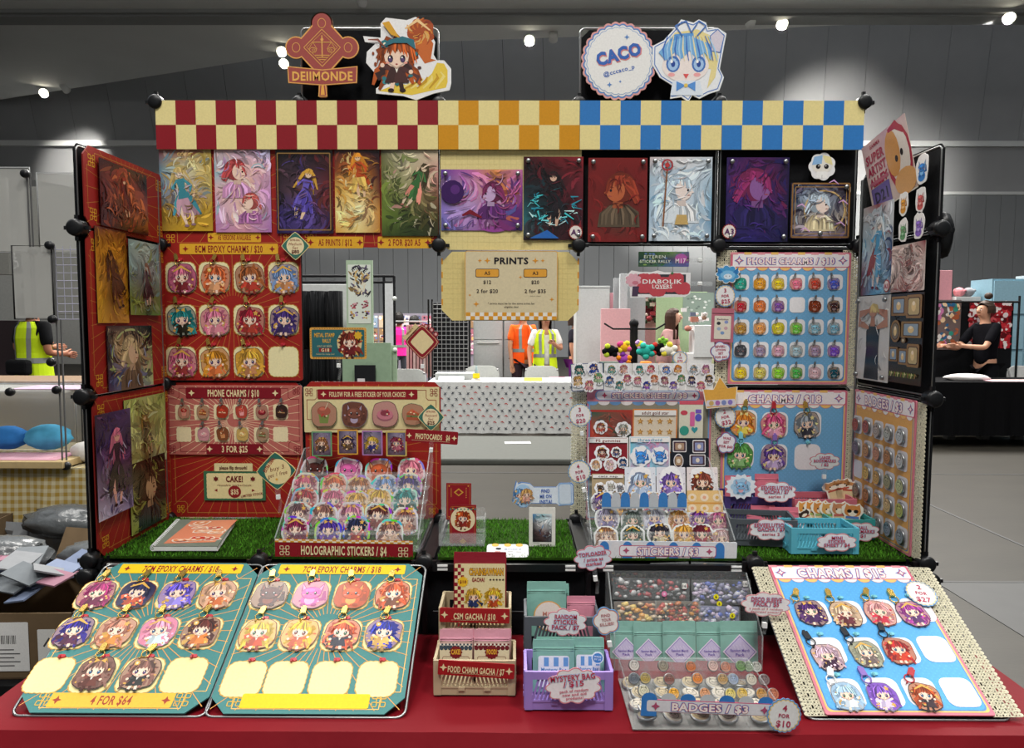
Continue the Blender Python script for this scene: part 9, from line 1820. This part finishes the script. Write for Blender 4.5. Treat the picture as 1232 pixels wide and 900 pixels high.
for k in range(24):
 i = k % 5; j = k // 5; x = X0 + W_ * (i + .5) / 5 + rg.uniform(-.006, .006); y = 1.19 + D_ * (min(j, 3) + .5) / 4 * .9 + .004; z = TZ + .006 + (.007 if k >= 5 else 0) + (j == 4) * .012 - (.003 if j in (1, 2, 3) else 0)
 if j == 0: z = TZ + .012
 if j == 4: y = 1.19 + D_ / 8 + .003
 badge(Matrix.Translation((x, y, z)) @ Matrix.Rotation(rg.uniform(-.2, .25), 4, 'X') @ Matrix.Rotation(rg.uniform(-.2, .2), 4, 'Y'), .0175, rg.choice(['b8a888', 'c0b8a8', 'a89878', 'd0c8b8']), f'pale badge lying in the organiser, compartment {ORD[i]} from left, {["front, lower", "second row", "third row", "back", "front, upper"][j]}', 'badges in the organiser', 400 + k)
f = FY(1.184); a, b_, w, h = f.box(769, 838, 932, 864); c = Cv(.0015); n = 7; c.sheet(rr(w * .94, h * .6, .004, 3, w * .02, -h * .0), .0015, 'c05a78')
for k in range(n): c.p([(-w / 2 + (k + .1) * w / n, -h * (.5 if k == 0 else .2)), (-w / 2 + (k + .9) * w / n, -h * (.5 if k == 0 else .2))] + [(-w / 2 + (k + .5 + .4 * cos(t_)) * w / n, h * .32 + h * .3 * sin(t_)) for t_ in [pi * i / 8 for i in range(9)]], '3a7cc4' if k % 2 == 0 else 'c4c8cc', -3 if k else 2)
c.p(rr(w * .93, h * .54, .004, 3, w * .02, 0), 'dcd8dc', 3); title3(c, 'BADGES / $3', w * .02, 0, h * .36, w * .56, 5); [c.p(star4(w * .02 + e * w * .4, 0, .0075, .45), 'b0506f', 8) for e in (-1, 1)]
place(c, f, a, b_, 0, 'title_strip', 'scalloped BADGES / $3 strip on the front of the badge organiser', 'sign', 'title strips on the racks and crates', 'print', -.035)
sign(FY(1.178), 943, 860.5, 42, 42, rnd, 'e6e4e2', [('4', .22, .17), ('FOR', .0, .11), ('$10', -.23, .18)], 'large round 4 FOR $10 tag on the right corner of the badge organiser', 0, -.08, '6a98c8', 'e8c878', name='price_tag')
# pink pouch sample beside the phone charm board
f = FB; a, b_, w, h = f.box(856, 371, 882, 412, .018); t = empty('zip_pouch', FB.M(a, b_, .018, -.02), 'flat pink sample pouch clipped beside the blue PHONE CHARMS board', 'pouch')
q = MB(); q.prism(rr(w, h, .002), 0, .002, C_('b86a7a')); q.build('bag', M['film_m'], t); c = Cv(.0026); c.p(rr(w * .74, h * .68, .002, 2, 0, -h * .06), 'ddd4c4', 1); c.t('Evolution', 0, h * .18, .004, '5a3a50', 2, bold=.03, w=w * .5)
for x, y, cc in ((-.18, .06, '303038'), (.16, .1, '8a98c8'), (-.16, -.1, 'a0b0c8'), (.15, -.08, 'c8a0a8'), (0, -.22, '7a98c0')): c.e(x * w, y * h, w * .09, h * .05, cc, 2, 10)
c.build('pouch_label', M['print'], t); q = MB(); q.tube([(-w * .48, h * .36, .0025), (w * .48, h * .36, .0025)], .0007, C_('8a4858'), 5); q.build('zip_seal', M['film_m'], t)
